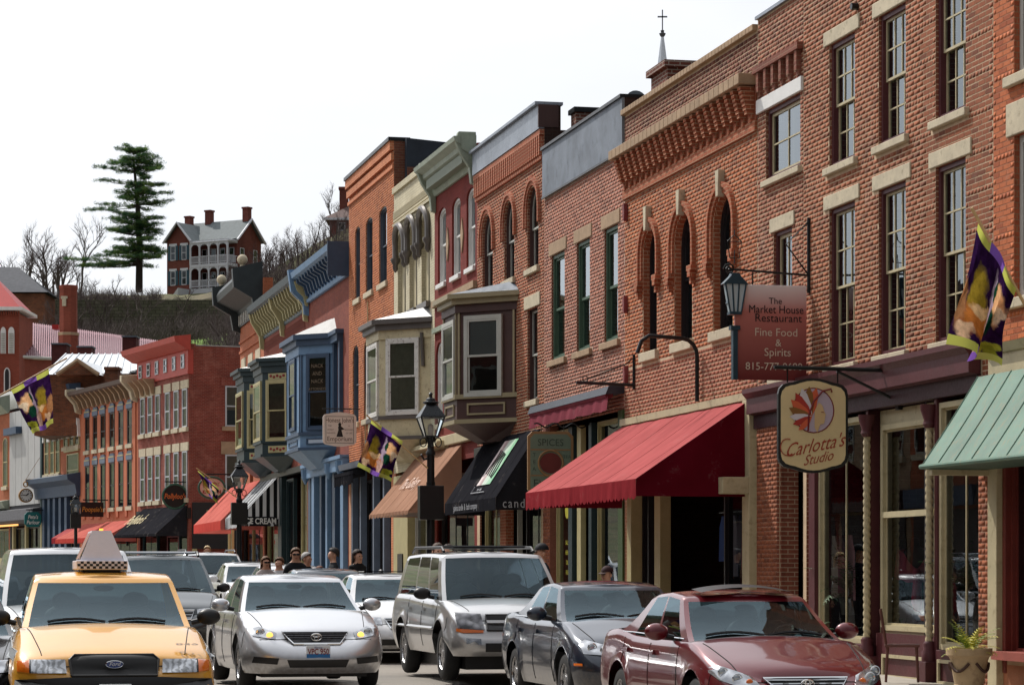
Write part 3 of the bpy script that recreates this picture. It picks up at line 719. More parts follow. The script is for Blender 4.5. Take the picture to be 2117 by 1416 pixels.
pier(T, u0, u0+.32, -.2, 4.18, AB1, y0=-.0); pier(T, u0+.33, u0+.62, -.2, 4.1, OLIVE, y0=-.05, name='storefront_post')
pier(T, u1-.42, u1-.06, -.2, 4.18, CREAM, y0=-.12, name='storefront_post'); part(MB().box(u1-.42, u1-.06, -.55, -.12, 2.72, 2.98), 'end_block', CREAM, T, bevel=.01)
pier(T, U(1352), U(1364), -.2, 4.0, OLIVE, y0=.0, y1=.2, name='storefront_post')
shop(T, U(1478), u1-.44, -.1, 3.8, BLACKF, y=.2, cols=2, bulk=.5)
shop(T, u0+.64, U(1351), -.1, 3.8, BLACKF, y=.2, cols=1, bulk=.5)
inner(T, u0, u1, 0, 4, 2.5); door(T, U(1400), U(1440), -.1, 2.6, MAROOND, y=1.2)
for (x, y) in ((1296, 440), (1296, 630), (1297, 775)):
    pz = FM.z(x, y); part(MB().prism([(U(x)-.05, pz-.1), (U(x)+.05, pz-.17), (U(x)+.07, pz), (U(x)+.04, pz+.17), (U(x)-.06, pz+.12)], -.08, 0), 'tie_plate', plain('dull_red_iron', S(130, 62, 62), .6), T, bevel=.01)
chm = thing('brick_chimney', 'broad dark brick chimney stack rising behind the arched window house', 'chimney', FM, (u0+.5, 1.5, 9))
CHB = bricktex('stack_brick', S(118, 66, 52), S(96, 54, 46), S(160, 150, 138), .1)
part(MB().box(u0+.02, u0+1.1, .5, 4.2, 9.2, 10.62), 'stack', CHB, chm); part(MB().box(u0-.06, u0+1.18, .42, 4.28, 10.62, 10.74), 'cap', CHB, chm)
RED_SUNLIT = cloth('red_canvas_sunlit', S(182, 98, 98), .18); RED_SHADED = cloth('red_canvas_valance_shaded', S(146, 52, 58), .1)  # one red canvas: sun sheen painted into the slope, shade into the valance
aw = awning('large red canvas awning with fringed valance on the arched brick house', FM, u0+.05, u1-.28, 4.18, 2.95, 1.88, .27, RED_SUNLIT, RED_SHADED, cloth('red_canvas_end_shaded', S(96, 18, 32), .05), ribs=5, scal=.05, sag=.035)  # end panels are the same canvas with shade painted into the colour

# --- pink brick house with grey parapet
u0, u1 = U(1125), U(1291)
T = thing('brick_shop_house', 'pinkish brick house with grey sheeted parapet and green framed windows', 'building', FM, ((u0+u1)/2, 0, 0)); zb = gb(1200)
ops = [Op(U(a), U(b), 5.84, 7.99) for a, b in ((1140, 1167), (1192, 1219), (1249, 1277))]; ground = Op(u0+.3, u1-.2, -.1, 4.5)
shell(T, u0, u1-.004, -.3, 10.25, ops+[ground], [plain('pink_mortar', S(196, 168, 150), .9, var=.2, scale=6), DARKSIDE, ROOF, REVEAL], depth=.3)
KB = brickgeo('pink_brick', S(174, 113, 91), S(160, 102, 84), S(135, 86, 71), grime=.2)
sk = [(o.u0-.22, o.u1+.2, o.z1, o.z1+.26) for o in ops]+[(o.u0-.2, o.u1+.2, o.z0-.14, o.z0) for o in ops]
bricks(T, FM, u0, u1-.004, 4.5, 9.27, ops, sk, (KB, AB1), 0, seed=21)
for o in ops: window(T, o, GREENP, GREENP, y=.075, fw=.07, fy=.04, sill=STONE2, lintel=STONE2, linth=.26, over=.18, split=.48)
part(MB().box(u0+.01, u1-.01, -.05, .1, 9.27, 10.25), 'parapet_sheet', LEAD, T); part(MB().box(u0, u1, -.09, .4, 10.25, 10.31), 'coping', BLACKM, T)
part(MB().box(u0, u1, -.066, -.052, 9.24, 9.28), 'flashing', BLACKM, T)
ro = thing('rolled_awning', 'rolled dusty maroon awning under dark housing on the pink brick house', 'awning', FM, ((u0+u1)/2, 0, 4.5))
part(MB().prism([(0, 4.98), (-.3, 4.93), (-.36, 4.78), (0, 4.8)], u0-.02, u1-.02, 'x'), 'housing', plain('dark_slate_box', S(48, 54, 64), .5, var=.3), ro)
DM = cloth('dusty_maroon_canvas', S(140, 74, 84), .2)
part(MB().grid(lambda a, c: (u0+(u1-u0-.04)*a, -.3-.02*sin(a*60)*c-.04*c, 4.8-.32*c-.012*sin(a*35)), 90, 5), 'valance', DM, ro, smooth=True)
part(MB().tube([(u0+.05, -.27, 4.78), (u1-.1, -.27, 4.78)], .08, 10), 'roll', DM, ro)
pier(T, u0, u0+.6, -.2, 4.5, KB, y0=-.03, name='pier'); bricks(T, FM, u0, u0+.6, 0, 4.45, [], [], (RB, AB1), 0, seed=22, y=-.03, name='pier_brickwork')
pier(T, u1-.35, u1-.01, -.2, 4.5, plain('moss_green_paint', S(58, 78, 42), .5), y0=-.04)
xs = [1160, 1192, 1204, 1220, 1228, 1272]
shop(T, u0+.62, U(1175), -.1, 4.4, OLIVE, y=.15, bulk=.45, trz=3.4)
pier(T, U(1176), U(1184), -.2, 4.4, DGREEN, y0=-.02, name='storefront_post'); pier(T, U(1187), U(1195), -.2, 4.4, OLIVE, y0=.05, name='storefront_post')
d = door(T, U(1197), U(1214), -.1, 3.3, plain('sage_paint', S(110, 134, 104), .5), y=.3); pier(T, U(1216), U(1222), -.2, 4.4, DGREEN, y0=.0, name='storefront_post')
shop(T, U(1224), u1-.37, -.1, 4.4, OLIVE, y=.15, bulk=.45, trz=3.4); inner(T, u0, u1, 0, 4.4, 1.8)
SCR = plain('yellow_window_lettering', S(176, 170, 50), .6)
m = MB(); sc_u = U(1160); m.lathe([(.16, -.01), (.16, .01)], (0, 0, 0), 20); xform(m, lambda q: (sc_u+q[0], .128+q[2], 2.75+q[1]))
text_mb('TEA', .18, sc_u, 3.1, .13, m)
for k, t in enumerate(('SALSA', 'HERBS', 'OILS', 'RUBS')): text_mb(t, .13, sc_u, 2.1-k*.2, .13, m)
part(m, 'window_lettering', SCR, T)

# --- brick house with hooded arches, brown bay
u0, u1 = U(986), U(1125)
T = thing('brick_shop_house', 'red brick house with three hooded arch windows and metal clad parapet', 'building', FM, ((u0+u1)/2, 0, 0))
AR = [(U(997), U(1018.5)), (U(1042), U(1063)), (U(1090), U(1113))]
ops = [Op(a, b, 7.95, 9.66, (b-a)*.5) for a, b in AR]+[Op(U(1090), U(1111), 5.15, 7.1)]; ground = Op(u0+.3, u1-.3, -.1, 4.3)
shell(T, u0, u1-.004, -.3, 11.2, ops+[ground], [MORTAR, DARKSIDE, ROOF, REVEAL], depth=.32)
BB = brickgeo('warm_red_brick', S(170, 97, 67), S(153, 84, 60), S(129, 71, 54)); BB1 = brickgeo('warm_red_brick_single', S(170, 97, 67), S(153, 84, 60), S(129, 71, 54), True)
BB1 = bricktex('warm_red_brick_trim', S(176, 102, 76), S(158, 90, 68), S(190, 152, 124), .07, grime=.2)
bricks(T, FM, u0, u1-.004, 4.4, 10.72, ops, [], (BB, BB1), 0, seed=31)
part(MB().box(u0+.01, u1-.012, -.12, .1, 10.72, 11.22), 'parapet_sheet', ZINC, T); part(MB().box(u0, u1, -.2, .4, 11.22, 11.28), 'coping', ZINC, T); part(MB().box(u1-.05, u1+.01, -.13, .3, 10.75, 11.22), 'corner_cap', BROWNP, T)
part(MB().box(u0+.01, u1-.012, -.10, .1, 10.6, 10.71).box(u0+.01, u1-.012, -.06, .1, 10.1, 10.17), 'string_course', BB1, T)
m = MB(); m.box(-.045, .045, -.10, 0, 10.19, 10.6); brackets(T, [u0+.12+i*.19 for i in range(35)], m, 'dentil', BB1)
for k, o in enumerate(ops):
    w = window(T, o, BROWNP, WGREY, y=.10, fw=.04, sw=.04, sill=STONE, over=.1, lintel=STONE if k == 3 else None, linth=.28, lover=.25)
    if k < 3:
        c = (o.u0+o.u1)/2; r = (o.u1-o.u0)/2; zsp = o.z1-o.rise; hd = MB()
        for (ra, rb, pr) in ((.03, .12, .04), (.12, .2, .07)):
            n = 20; P = [(c+(r+ra)*cos(pi*i/n), zsp+(r+ra)*sin(pi*i/n)) for i in range(n+1)]; Q = [(c+(r+rb)*cos(pi*i/n), zsp+(r+rb)*sin(pi*i/n)) for i in range(n+1)]
            P = [(P[0][0], zsp-.3)]+P+[(P[-1][0], zsp-.3)]; Q = [(Q[0][0], zsp-.3)]+Q+[(Q[-1][0], zsp-.3)]
            for i in range(len(P)-1):
                hd.face([(P[i][0], -pr, P[i][1]), (Q[i][0], -pr, Q[i][1]), (Q[i+1][0], -pr, Q[i+1][1]), (P[i+1][0], -pr, P[i+1][1])])
                for X in (P, Q): hd.face([(X[i][0], -pr, X[i][1]), (X[i+1][0], -pr, X[i+1][1]), (X[i+1][0], 0, X[i+1][1]), (X[i][0], 0, X[i][1])])
        part(hd, 'hood_mould', BB1, w)
pier(T, u0, u1-.01, 4.05, 4.38, BLACKM, name='fascia', y0=-.08)
shop(T, u0+.4, U(1030), -.1, 3.9, OLIVE, y=.15, cols=2, bulk=.5); pier(T, U(1035), U(1047), -.2, 4, BB1, y0=-.02, name='pier'); door(T, U(1052), U(1075), 0, 2.6, BLACKF, y=.6)
shop(T, U(1078), u1-.3, -.1, 3.9, BLACKF, y=.15, cols=2, bulk=.5); inner(T, u0, u1, 0, 4, 2)
ch = thing('brick_chimney', 'low brick stack with dark cap beside the satellite dish', 'chimney', FM, (u1+.7, 1.5, 10))
part(MB().box(u1+.08, u1+.5, .55, 3.8, 9.7, 11.0), 'stack', CHB, ch); part(MB().box(u1+.02, u1+.56, .5, 3.9, 11.0, 11.1), 'cap', BLACKM, ch)
dish = thing('satellite_dish', 'dark round satellite dish on the roof parapet', 'satellite dish', FM, (u1+.4, 1.9, 11.1))
m = MB(); m.lathe([(.001, 0), (.08, .01), (.17, .04), (.24, .08)], (0, 0, 0), 20)
xform(m, lambda q: (u1+.35-q[2], 1.9+q[0], 11.30+q[1])); part(m, 'reflector', plain('dish_grey', S(60, 70, 76), .5), dish, smooth=True)
part(MB().tube([(u1+.35, 1.9, 11.1), (u1+.35, 1.9, 11.3)], .03).tube([(u1+.35, 1.9, 11.3), (u1-.05, 2.3, 11.35)], .012), 'mast', WGREY, dish)
def bay(T, ua, f0, f1, ub, p, zb, zt, body, trim, wins, roofm, crown=.35, apron=.55, name='bay_window', winfm=None, roofh=.25, taper=.35, panels=True, glassback=None):
    """three sided bay; wins maps facet index to window spec (fraction a, b, z0, z1)"""
    pl = bayplan(ua, f0, f1, ub, p)
    B = part(MB().prism(pl, zb, zt-crown, 'z'), name, body, T)
    part(MB().prism(bayplan(ua, f0, f1, ub, p, .05), zt-crown, zt-crown*.55, 'z'), 'frieze', body, B)
    part(MB().prism(bayplan(ua, f0, f1, ub, p, .14), zt-crown*.55, zt-crown*.25, 'z').prism(bayplan(ua, f0, f1, ub, p, .24), zt-crown*.25, zt, 'z'), 'cornice', trim, B)
    r = MB(); q = bayplan(ua, f0, f1, ub, p, .2); A = [(x, y, zt) for x, y in q]; C = [(ua+.3, .0, zt+roofh), (f0+.1, -.1, zt+roofh), (f1-.1, -.1, zt+roofh), (ub-.3, 0, zt+roofh)]
    for i in range(3): r.face([A[i], A[i+1], C[i+1], C[i]])
    part(r, 'roof', roofm, B)
    part(MB().prism(bayplan(ua, f0, f1, ub, p, .06), zb+apron, zb+apron+.10, 'z').prism(bayplan(ua, f0, f1, ub, p, .07), zb-.02, zb+.07, 'z'), 'sill_band', trim, B)
    t = MB(); q0 = bayplan(ua, f0, f1, ub, p, -.02); k = taper; A = [(x, y, zb-.02) for x, y in q0]; mid = (f0+f1)/2
    C = [((x-mid)*.55+mid, y*.35, zb-k) for x, y in q0]
    for i in range(3): t.face([C[i], C[i+1], A[i+1], A[i]])
    t.face(C); part(t, 'underside', body, B)
    for i in range(3):
        xf, Ln = facet(pl[i], pl[i+1]); a, b, z0, z1 = wins[i]
        o = Op(Ln*a, Ln*b, z0, z1); glb = glassback
        m = MB(); m.box(Ln*a+.02, Ln*b-.02, -.012, -.008, z0+.02, z1-.02); part(xform(m, xf), 'window_back', DARKWOOD, B)
        F = MB(); ring(F, o, -.09, .0, -.07, .0); wd = part(xform(F, xf), 'window', winfm or trim, B)
        zm = (z0+z1)/2
        for (c0, c1, yy) in ((z0, zm+.02, -.02), (zm-.02, z1, -.05)):
            s_ = MB(); ring(s_, Op(o.u0, o.u1, c0, c1), 0, .045, yy-.012, yy+.02); part(xform(s_, xf), 'sash', WGREY if winfm is None else winfm, wd)
            g = MB(); g.face([(o.u0+.02, yy, c0+.02), (o.u1-.02, yy, c0+.02), (o.u1-.02, yy, c1-.02), (o.u0+.02, yy, c1-.02)]); part(xform(g, xf), 'pane', GLASS, wd)
        if glb:
            m = MB(); m.box(o.u0+.03, o.u1-.03, -.016, -.0135, z0+(z1-z0)*(1-glb[1]), z1-.03); part(xform(m, xf), 'curtain', glb[0], wd)
        if panels:
            m = MB(); ring(m, Op(Ln*.18, Ln*.82, zb+.16, zb+apron-.1), 0, .04, -.03, 0); part(xform(m, xf), 'apron_panel', trim, B)
            for e in (.04, Ln-.08): 
                m = MB(); m.box(e, e+.05, -.03, 0, zb+apron+.1, zt-crown); part(xform(m, xf), 'corner_strip', trim, B)
    return B
# the brown bay
bay(T, U(1067)-3.75, U(1067)-2.6, U(1067)-1.12, U(1067), 1.09, 4.80, 7.62, BROWNP, TANP, {0: (.25, .8, 5.45, 7.0), 1: (.12, .88, 5.45, 7.0), 2: (.20, .72, 5.45, 7.05)}, LEAD, crown=.4, apron=.52, winfm=WGREY, glassback=(BLINDM, .5), taper=.4)
BLK = cloth('black_canvas', (.022, .022, .026, 1), .02)
a1 = awning('black canvas awning with pastel banner and pale lettering, below the brown bay', FM, U(1122)-5.4, U(1122)-.02, 4.5, 3.06, 1.0, .26, BLK, ribs=4, sag=.01, wav=.0)
PALE = plain('pale_lettering', S(170, 172, 178), .6, var=0)
part(text_mb('galena candle  &  bath company', .2, U(1122)-3.1, 2.93, -1.012), 'lettering', PALE, a1)
m = text_mb('candle', .27, 0, 2.93, 0, spacing=1.25); m.lathe([(.11, -.002), (.11, .002)], (0, 0, 0), 16)
n = len(m.v)-32; m.v = m.v[:n]+[(.62+x, z, 2.93+y) for x, y, z in m.v[n:]]
part(xform(m, lambda q: (U(1122)-.0+q[1]*.2, -.52+q[0]*.8, q[2])), 'lettering', PALE, a1)
def banner(name):
    t = NT(name); sp = t.new('ShaderNodeSeparateXYZ'); t.link(t.obj(), sp.inputs[0])
    f = t.ramp(sp.outputs[0], -.1, 1.1); cr = t.new('ShaderNodeValToRGB'); e = cr.color_ramp.elements
    e[0].color = S(226, 206, 204); e[1].color = S(112, 178, 132); x = e.new(.45); x.color = S(190, 205, 190); x = e.new(.3); x.color = S(150, 110, 112)
    t.link(f, cr.inputs[0]); t.col(t.mix(t.ramp(t.noise(3, 4, .6, sx=(3, 1, 1)), .5, .6, 0, .5), cr.outputs[0], S(216, 214, 206))); return t.m
uc = U(1122)-2.75
def onslope(u, k, e=.02): return (u, -.06-(1.0-.06)*k-e*.82, 4.5+(3.06-4.5)*k+e*.57)
m = MB(); m.grid(lambda a, c: onslope(uc-.1+1.35*a, .1+.68*c), 4, 4); part(m, 'banner', banner('pastel_banner'), a1)
m = MB()
for k in range(5):
    s0 = uc+.2+.2*k; m.tube([onslope(s0+.05*sin(i*.9+k), .25+.06*i+.02*k, .03) for i in range(7)], .012, 5)
part(m, 'banner_script', BLACKM, a1)
m = MB(); m.tube([onslope(uc-.12, .80, .03), onslope(uc-.12, .90, .03), onslope(uc+1.25, .90, .03)], .012, 5); text_mb('bath  body', .12, 0, 0, 0, m)
n = [i for i in range(len(m.v)) if abs(m.v[i][1]) < 1e-6 and abs(m.v[i][2]) < .2]
for i in n: x, y, z = m.v[i]; m.v[i] = onslope(uc+.55+x*.9, .85-z*.5, .03)
part(m, 'lettering', PALE, a1)

# --- narrow red house with sage cornice
u0, u1 = U(898), U(986)
T = thing('brick_shop_house', 'narrow deep red house with sage green cornice and white arched sashes', 'building', FM, ((u0+u1)/2, 0, 0))
ops = [Op(U(a), U(b), 8.68, 10.55, .2) for a, b in ((905, 921.5), (934, 951.5), (964, 982))]+[Op(U(901), U(915), 5.2, 7.25, .3)]; ground = Op(u0+.3, u1-.3, -.1, 4.2)
RDP = bricktex('deep_red_painted_brick', S(126, 48, 40), S(116, 42, 36), S(104, 40, 34), .05, grime=.25)
shell(T, u0+.004, u1-.004, -.3, 11.5, ops+[ground], [RDP, RDP, ROOF], depth=.2)
for k, o in enumerate(ops): window(T, o, WHITEP, WHITEP, y=.1, fw=.06, sw=.05, split=.52, sill=WHITEP if k < 3 else STONE, sillh=.12, over=.02)
for x in (926, 956):
    pz = 9.55; part(MB().prism([(U(x)-.16, pz), (U(x), pz-.42), (U(x)+.16, pz), (U(x), pz+.42)], -.03, 0), 'diamond_panel', STONE2, T)
SAGE = plain('sage_cornice_paint', S(150, 160, 142), .55, var=.18, scale=2, streak=True)
cz = 10.93; m = MB(); extr(m, [(0, cz), (-.06, cz), (-.10, cz+.12), (-.10, cz+.30), (-.34, cz+.42), (-.36, cz+.52), (-.52, cz+.62), (-.54, cz+.72), (0, cz+.76)], u0-.02, u1-.08); part(m, 'cornice', SAGE, T)
m = MB(); m.box(-.035, .035, -.30, -.1, cz+.14, cz+.36); brackets(T, [u0+.5+i*.115 for i in range(38)], m, 'dentil', SAGE)
for u in (u0+.12, u1-.2): 
    m = MB(); m.prism([(0, cz-.4), (-.12, cz-.36), (-.16, cz), (-.36, cz+.3), (-.5, cz+.62), (-.42, cz+.84), (0, cz+.84)], u-.09, u+.09, 'x'); part(m, 'end_bracket', SAGE, T, bevel=.02)
part(MB().box(u0+.01, u1-.01, -.10, .05, 8.14, 8.3), 'string_course', STONE2, T); part(MB().box(u0+.01, u1-.01, -.08, .05, 7.5, 7.62), 'string_course', SAGE, T)
shop(T, u0+.4, u1-.4, .1, 3.9, BLACKF, y=.15, cols=3, bulk=.5); inner(T, u0, u1, 0, 4, 2)
part(MB().box(u0, u1-.01, -.12, .1, 4.6, 4.85), 'fascia', CREAM, T, bevel=.02)

# --- cream painted house with boarded windows and peeling bay
u0, u1 = U(814), U(898)
T = thing('brick_shop_house', 'cream painted brick house with hooded blind windows', 'building', FM, ((u0+u1)/2, 0, 0))
ops = [Op(U(a), U(b), 8.4, 10.75, .4) for a, b in ((822, 838.5), (846, 862), (871, 888))]; ground = Op(u0+.3, u1-.3, -.1, 4.2)
CRB = bricktex('cream_painted_brick', S(206, 198, 170), S(198, 188, 160), S(182, 172, 146), .08, grime=.2, wash=S(170, 158, 128))
shell(T, u0+.004, u1-.004, -.3, 11.95, ops+[ground], [CRB, CRB, ROOF], depth=.16)
CRD = plain('cream_boards', S(178, 166, 132), .6, var=.15, streak=True); HOODM = plain('grey_brown_hood', S(104, 98, 94), .35, .35, var=.2)
for o in ops:
    w = part(MB().box(o.u0, o.u1, .10, .14, o.z0, o.z1), 'boarded_window', CRD, T); c = (o.u0+o.u1)/2; h = (o.u1-o.u0)/2+.04; zsp = o.z1-o.rise
    hd = MB(); hd.tube([(c+h, -.06, zsp-.35), (c+h, -.06, zsp)]+[(c+h*cos(pi*i/14), -.06-.05*sin(pi*i/14), zsp+.47*sin(pi*i/14)) for i in range(1, 14)]+[(c-h, -.06, zsp), (c-h, -.06, zsp-.35)], .085, 8)
    for sx in (-1, 1): hd.lathe([(.02, -.3), (.08, -.2), (.07, -.1), (.13, 0), (.13, .08)], (c+sx*h, -.06, zsp-.42), 10)
    part(hd, 'hood', HOODM, w, smooth=True); part(MB().box(o.u0-.1, o.u1+.1, -.12, .1, o.z0-.14, o.z0), 'sill', HOODM, w)
    part(MB().box(c-.02, c+.02, .08, .1, o.z0, o.z1-.1), 'board_joint', plain('joint_dark', (.1, .09, .07, 1), .8), w)
for (za_, zb_, pr) in ((10.93, 11.0, .05), (11.05, 11.1, .03), (11.82, 11.98, .06), (11.3, 11.36, .02)): part(MB().box(u0+.01, u1-.01, -pr, .1, za_, zb_), 'band', CRB, T)
m = MB(); m.box(-.03, .03, -.04, 0, 11.12, 11.28); brackets(T, [u0+.1+.14*i for i in range(39)], m, 'dentil', CRB)
PEEL = plain('peeling_cream_paint', S(196, 184, 150), .6, var=.15, scale=3, dirt=S(120, 96, 78)); GBR = plain('grey_brown_trim', S(92, 86, 82), .5, var=.15)
WPEEL = plain('peeling_white_paint', S(214, 212, 206), .6, var=.1, scale=5, dirt=S(92, 60, 52))
bay(T, U(889)-4.15, U(889)-2.95, U(889)-1.12, U(889), 1.1, 4.92, 7.98, PEEL, GBR, {0: (.25, .8, 5.62, 7.35), 1: (.12, .88, 5.62, 7.35), 2: (.20, .74, 5.62, 7.40)}, plain('bright_tin_roof', S(182, 182, 180), .5, .1), crown=.5, apron=.5, winfm=WPEEL, glassback=(CURTAIN, .95), panels=False, taper=.5, roofh=.3)
part(MB().tube([(U(889)-.12, -.2, 7.6), (U(889)-.12, -.16, 6.75)], .05, 10), 'vent_pipe', GBR, T)
pier(T, u0+.35, U(848), 0, 4.1, OLIVE, y0=-.08, name='storefront_panel'); part(MB().box(U(829), U(839), -.11, -.08, 1.45, 2.0), 'plaque', BLACKM, T)
shop(T, U(850), u1-.3, .1, 4.0, WGREY, y=.15, cols=2, bulk=.5); inner(T, u0, u1, 0, 4, 2); pier(T, u0, u0+.33, 0, 4.2, BB1, y0=-.02, name='pier')
part(MB().prism([(.0, 4.75), (-.3, 4.72), (-.34, 4.6), (0, 4.55)], u0+.4, u1+1.8, 'x'), 'awning_box', CREAM, T)
TANA = cloth('tan_canvas', S(178, 138, 116), .25)
a2 = awning('tan canvas awning with faint white lettering between lamp post and black awning', FM, U(959)-5.5, U(959), 4.55, 2.98, 1.35, .06, TANA, ribs=4, scal=.05, sag=.03)
slope_text(a2, 'The Gallery', .5, U(959)-2.8, .55, 0, 4.55, 2.98, 1.35, plain('chalk_lettering', S(216, 190, 176), .8, var=0), shear=.3)

# --- orange three storey house
u0, u1 = U(721), U(814)
T = thing('brick_shop_house', 'tall plain orange brick house with slim segment headed windows', 'building', FM, ((u0+u1)/2, 0, 0))
ops = [Op(U(a), U(b), 9.6, 11.72, .14) for a, b in ((734, 744), (756, 770), (783.5, 799.5))]+[Op(U(729), U(741), 5.95, 8.25, .3), Op(U(752), U(764), 5.95, 8.25, .3)]; ground = Op(u0+.4, u1-.3, .1, 4.5)
shell(T, u0, u1, -.3, 13.3, ops+[ground], [plain('warm_mortar', S(190, 140, 108), .9, var=.2, scale=6), bricktex('party_brick', S(124, 74, 56), S(104, 62, 50), S(120, 100, 84)), ROOF, REVEALO], depth=.3)
OG = brickgeo('bright_orange_brick', S(196, 119, 75), S(183, 106, 67), S(164, 94, 61), grime=.25); OG1 = brickgeo('bright_orange_brick_single', S(196, 119, 75), S(183, 106, 67), S(164, 94, 61), True)
OG1 = bricktex('bright_orange_brick_trim', S(200, 124, 86), S(184, 110, 76), S(206, 160, 124), .07, grime=.2)
bricks(T, FM, u0, u1, 4.6, 12.55, ops, [], (OG, OG1), 0, seed=41)
for (a, b, pr) in ((12.55, 12.65, .05), (12.78, 12.98, .08), (13.05, 13.3, .12)): part(MB().box(u0-.01, u1-.01, -pr, .1, a, b), 'corbel_course', OG1, T)
bricks(T, FM, u0, u1, 12.65, 13.05, [], [], (OG, OG1), 0, seed=42, name='parapet_brickwork')
part(MB().box(u0-.04, u1+.02, -.16, .45, 13.3, 13.4), 'coping', BLACKM, T)
for k, o in enumerate(ops):
    w = window(T, o, plain('slate_grey_paint', S(82, 90, 102), .5), plain('slate_grey_paint', (1, 1, 1, 1)), y=.085, fw=.045, sw=.035, sill=STONE, over=.12, sillh=.16, blind=(BLINDM, .97) if k in (2,) else None)
part(MB().tube([(U(762.5), -.04, 9.3), (U(763.5), -.04, 8.0), (U(756), -.04, 4.6)], .025, 6), 'conduit', plain('cream_conduit', S(196, 170, 130), .6), T)
pb = thing('rooftop_parapet', 'dark membrane covered party wall on the roof behind the orange house', 'parapet', FM, (u1, 3, 11.5))
part(MB().prism([(.3, 11.9), (.3, 13.35), (1.0, 13.3), (9, 12.7), (9, 11.9)], u1-.3, u1+.25, 'x'), 'membrane_wall', plain('dark_membrane', S(40, 48, 58), .6, var=.4, scale=1.2), pb)
part(MB().box(u1-.28, u1+.3, .32, 9, 11.9, 12.55), 'brick_base', bricktex('party_brick', (1, 1, 1, 1), (1, 1, 1, 1), (1, 1, 1, 1)), pb)
for x in (728, 745, 772, 793): pier(T, U(x), U(x)+.2, .1, 4.5, GREYB, y0=-.03, name='storefront_post')
shop(T, U(746), U(770), .3, 4.2, BLACKF, y=.2, bulk=.5); shop(T, U(774), U(792), .3, 4.2, BLACKF, y=.2, bulk=.5); door(T, U(731), U(743), .3, 2.8, BLACKF, y=.5); inner(T, u0, u1, .2, 4.4, 2)
part(MB().prism([(0, 4.75), (-.35, 4.72), (-.3, 4.55), (0, 4.5)], u0, u1-.02, 'x'), 'fascia', GREYB, T); pier(T, u1-.32, u1-.01, .1, 4.5, OG1, y0=-.02, name='pier')
fo = thing('folded_awning', 'folded black scalloped awning on the orange house', 'awning', FM, (u0+1, 0, 4))
part(MB().grid(lambda a, c: (u0-.3+3.5*a, -.40-.02*sin(a*50), 4.45-.34*c-.05*abs(sin(a*3.5*pi/.3))*c), 60, 4), 'valance', BLK, fo, smooth=True); part(MB().prism([(-.05, 4.5), (-.4, 4.46), (-.42, 4.36), (-.05, 4.3)], u0-.3, u0+3.2, 'x'), 'roll', BLK, fo)

# --- blue corniced brick house
u0, u1 = U(637), U(721)
T = thing('brick_shop_house', 'dark red brick house with light blue cornice and blue iron shopfront', 'building', FM, ((u0+u1)/2, 0, 0)); zg = gb(680)
ops = [Op(U(697), U(706), 6.0, 8.55, .15)]; ground = Op(u0+.2, u1-.2, .3, 4.6)
PBR = bricktex('plum_red_brick', S(142, 74, 58), S(126, 64, 54), S(120, 76, 64), .06, grime=.25)
shell(T, u0, u1-.004, -.2, 11.3, ops+[ground], [PBR, PBR, ROOF], depth=.2)
window(T, ops[0], BLUED, BLUED, y=.1, fw=.08)
part(MB().box(U(694), U(709), -.2, 0, 8.6, 8.85).box(U(693), U(710), -.26, 0, 8.82, 8.95).box(U(694), U(697), -.12, 0, 6, 8.6).box(U(706), U(709), -.12, 0, 6, 8.6), 'window_hood', BLUED, T)
cz = 10.45
m = MB(); extr(m, [(0, cz), (-.10, cz), (-.12, cz+.1), (-.05, cz+.14), (-.05, cz+.5), (-.34, cz+.72), (-.60, cz+.80), (-.64, cz+.98), (0, cz+1.02)], u0+.0, u1-.02); part(m, 'cornice', BLUEP, T)
m = MB(); m.prism([(-.05, cz+.18), (-.16, cz+.22), (-.24, cz+.5), (-.46, cz+.62), (-.5, cz+.78), (-.05, cz+.78)], -.08, .08, 'x'); brackets(T, [u0+.5+i*.62 for i in range(11)], m, 'bracket', BLUED)
part(MB().prism([(0, cz-.4), (-.16, cz-.36), (-.2, cz), (-.6, cz+.4), (-.7, cz+1.1), (0, cz+1.12)], u0-.12, u0+.16, 'x'), 'end_bracket', BLUEP, T); part(MB().box(u1-.06, u1-.01, -.66, .2, cz, cz+1.04), 'cornice_return', BLUED, T)
BW = plain('dark_lettering_pane', (.02, .014, .012, 1), .4)
bB = bay(T, U(694)-5.0, U(694)-4.0, U(694)-1.0, U(694), .98, 5.35, 8.95, BLUEP, BLUED, {0: (.25, .8, 6.1, 8.2), 1: (.3, .7, 6.1, 8.2), 2: (.26, .78, 6.05, 8.25)}, plain('bright_tin_roof', (1, 1, 1, 1)), crown=.62, apron=.45, winfm=BLUED, taper=.55, roofh=.5, glassback=(DARKWOOD, .9))
xf, Ln = facet(*bayplan(U(694)-5.0, U(694)-4.0, U(694)-1.0, U(694), .98)[2:4])
m = MB()
for k, t in enumerate(('NACK', 'AND', 'NACK', 'ATTORNEYS')): text_mb(t, .17 if k != 3 else .12, Ln*.52, 7.95-k*.24, -.075, m)
part(xform(m, xf), 'window_lettering', plain('gilt_letter', S(120, 104, 84), .5, var=0), bB)
m = MB(); m.box(Ln*.25, Ln*.8, -.025, 0, 8.38, 8.55); m.box(Ln*.25, Ln*.8, -.025, 0, 5.52, 5.68); part(xform(m, xf), 'frieze_panel', plain('pale_blue_panel', S(176, 190, 206), .5, var=.05), bB)
for k, x in enumerate((640, 652, 664, 676, 690, 712)): pier(T, U(x), U(x)+.55 if k not in (2, 3) else U(x)+.35, zg, 4.7, BLUEP if k % 2 else BLUED, y0=-.14 if k in (1, 5) else -.06, name='iron_pilaster')
for (a, b) in ((655, 664), (667, 676), (680, 690), (694, 711)): shop(T, U(a), U(b), zg+.1, 4.5, BLUED, y=.12, bulk=.6)
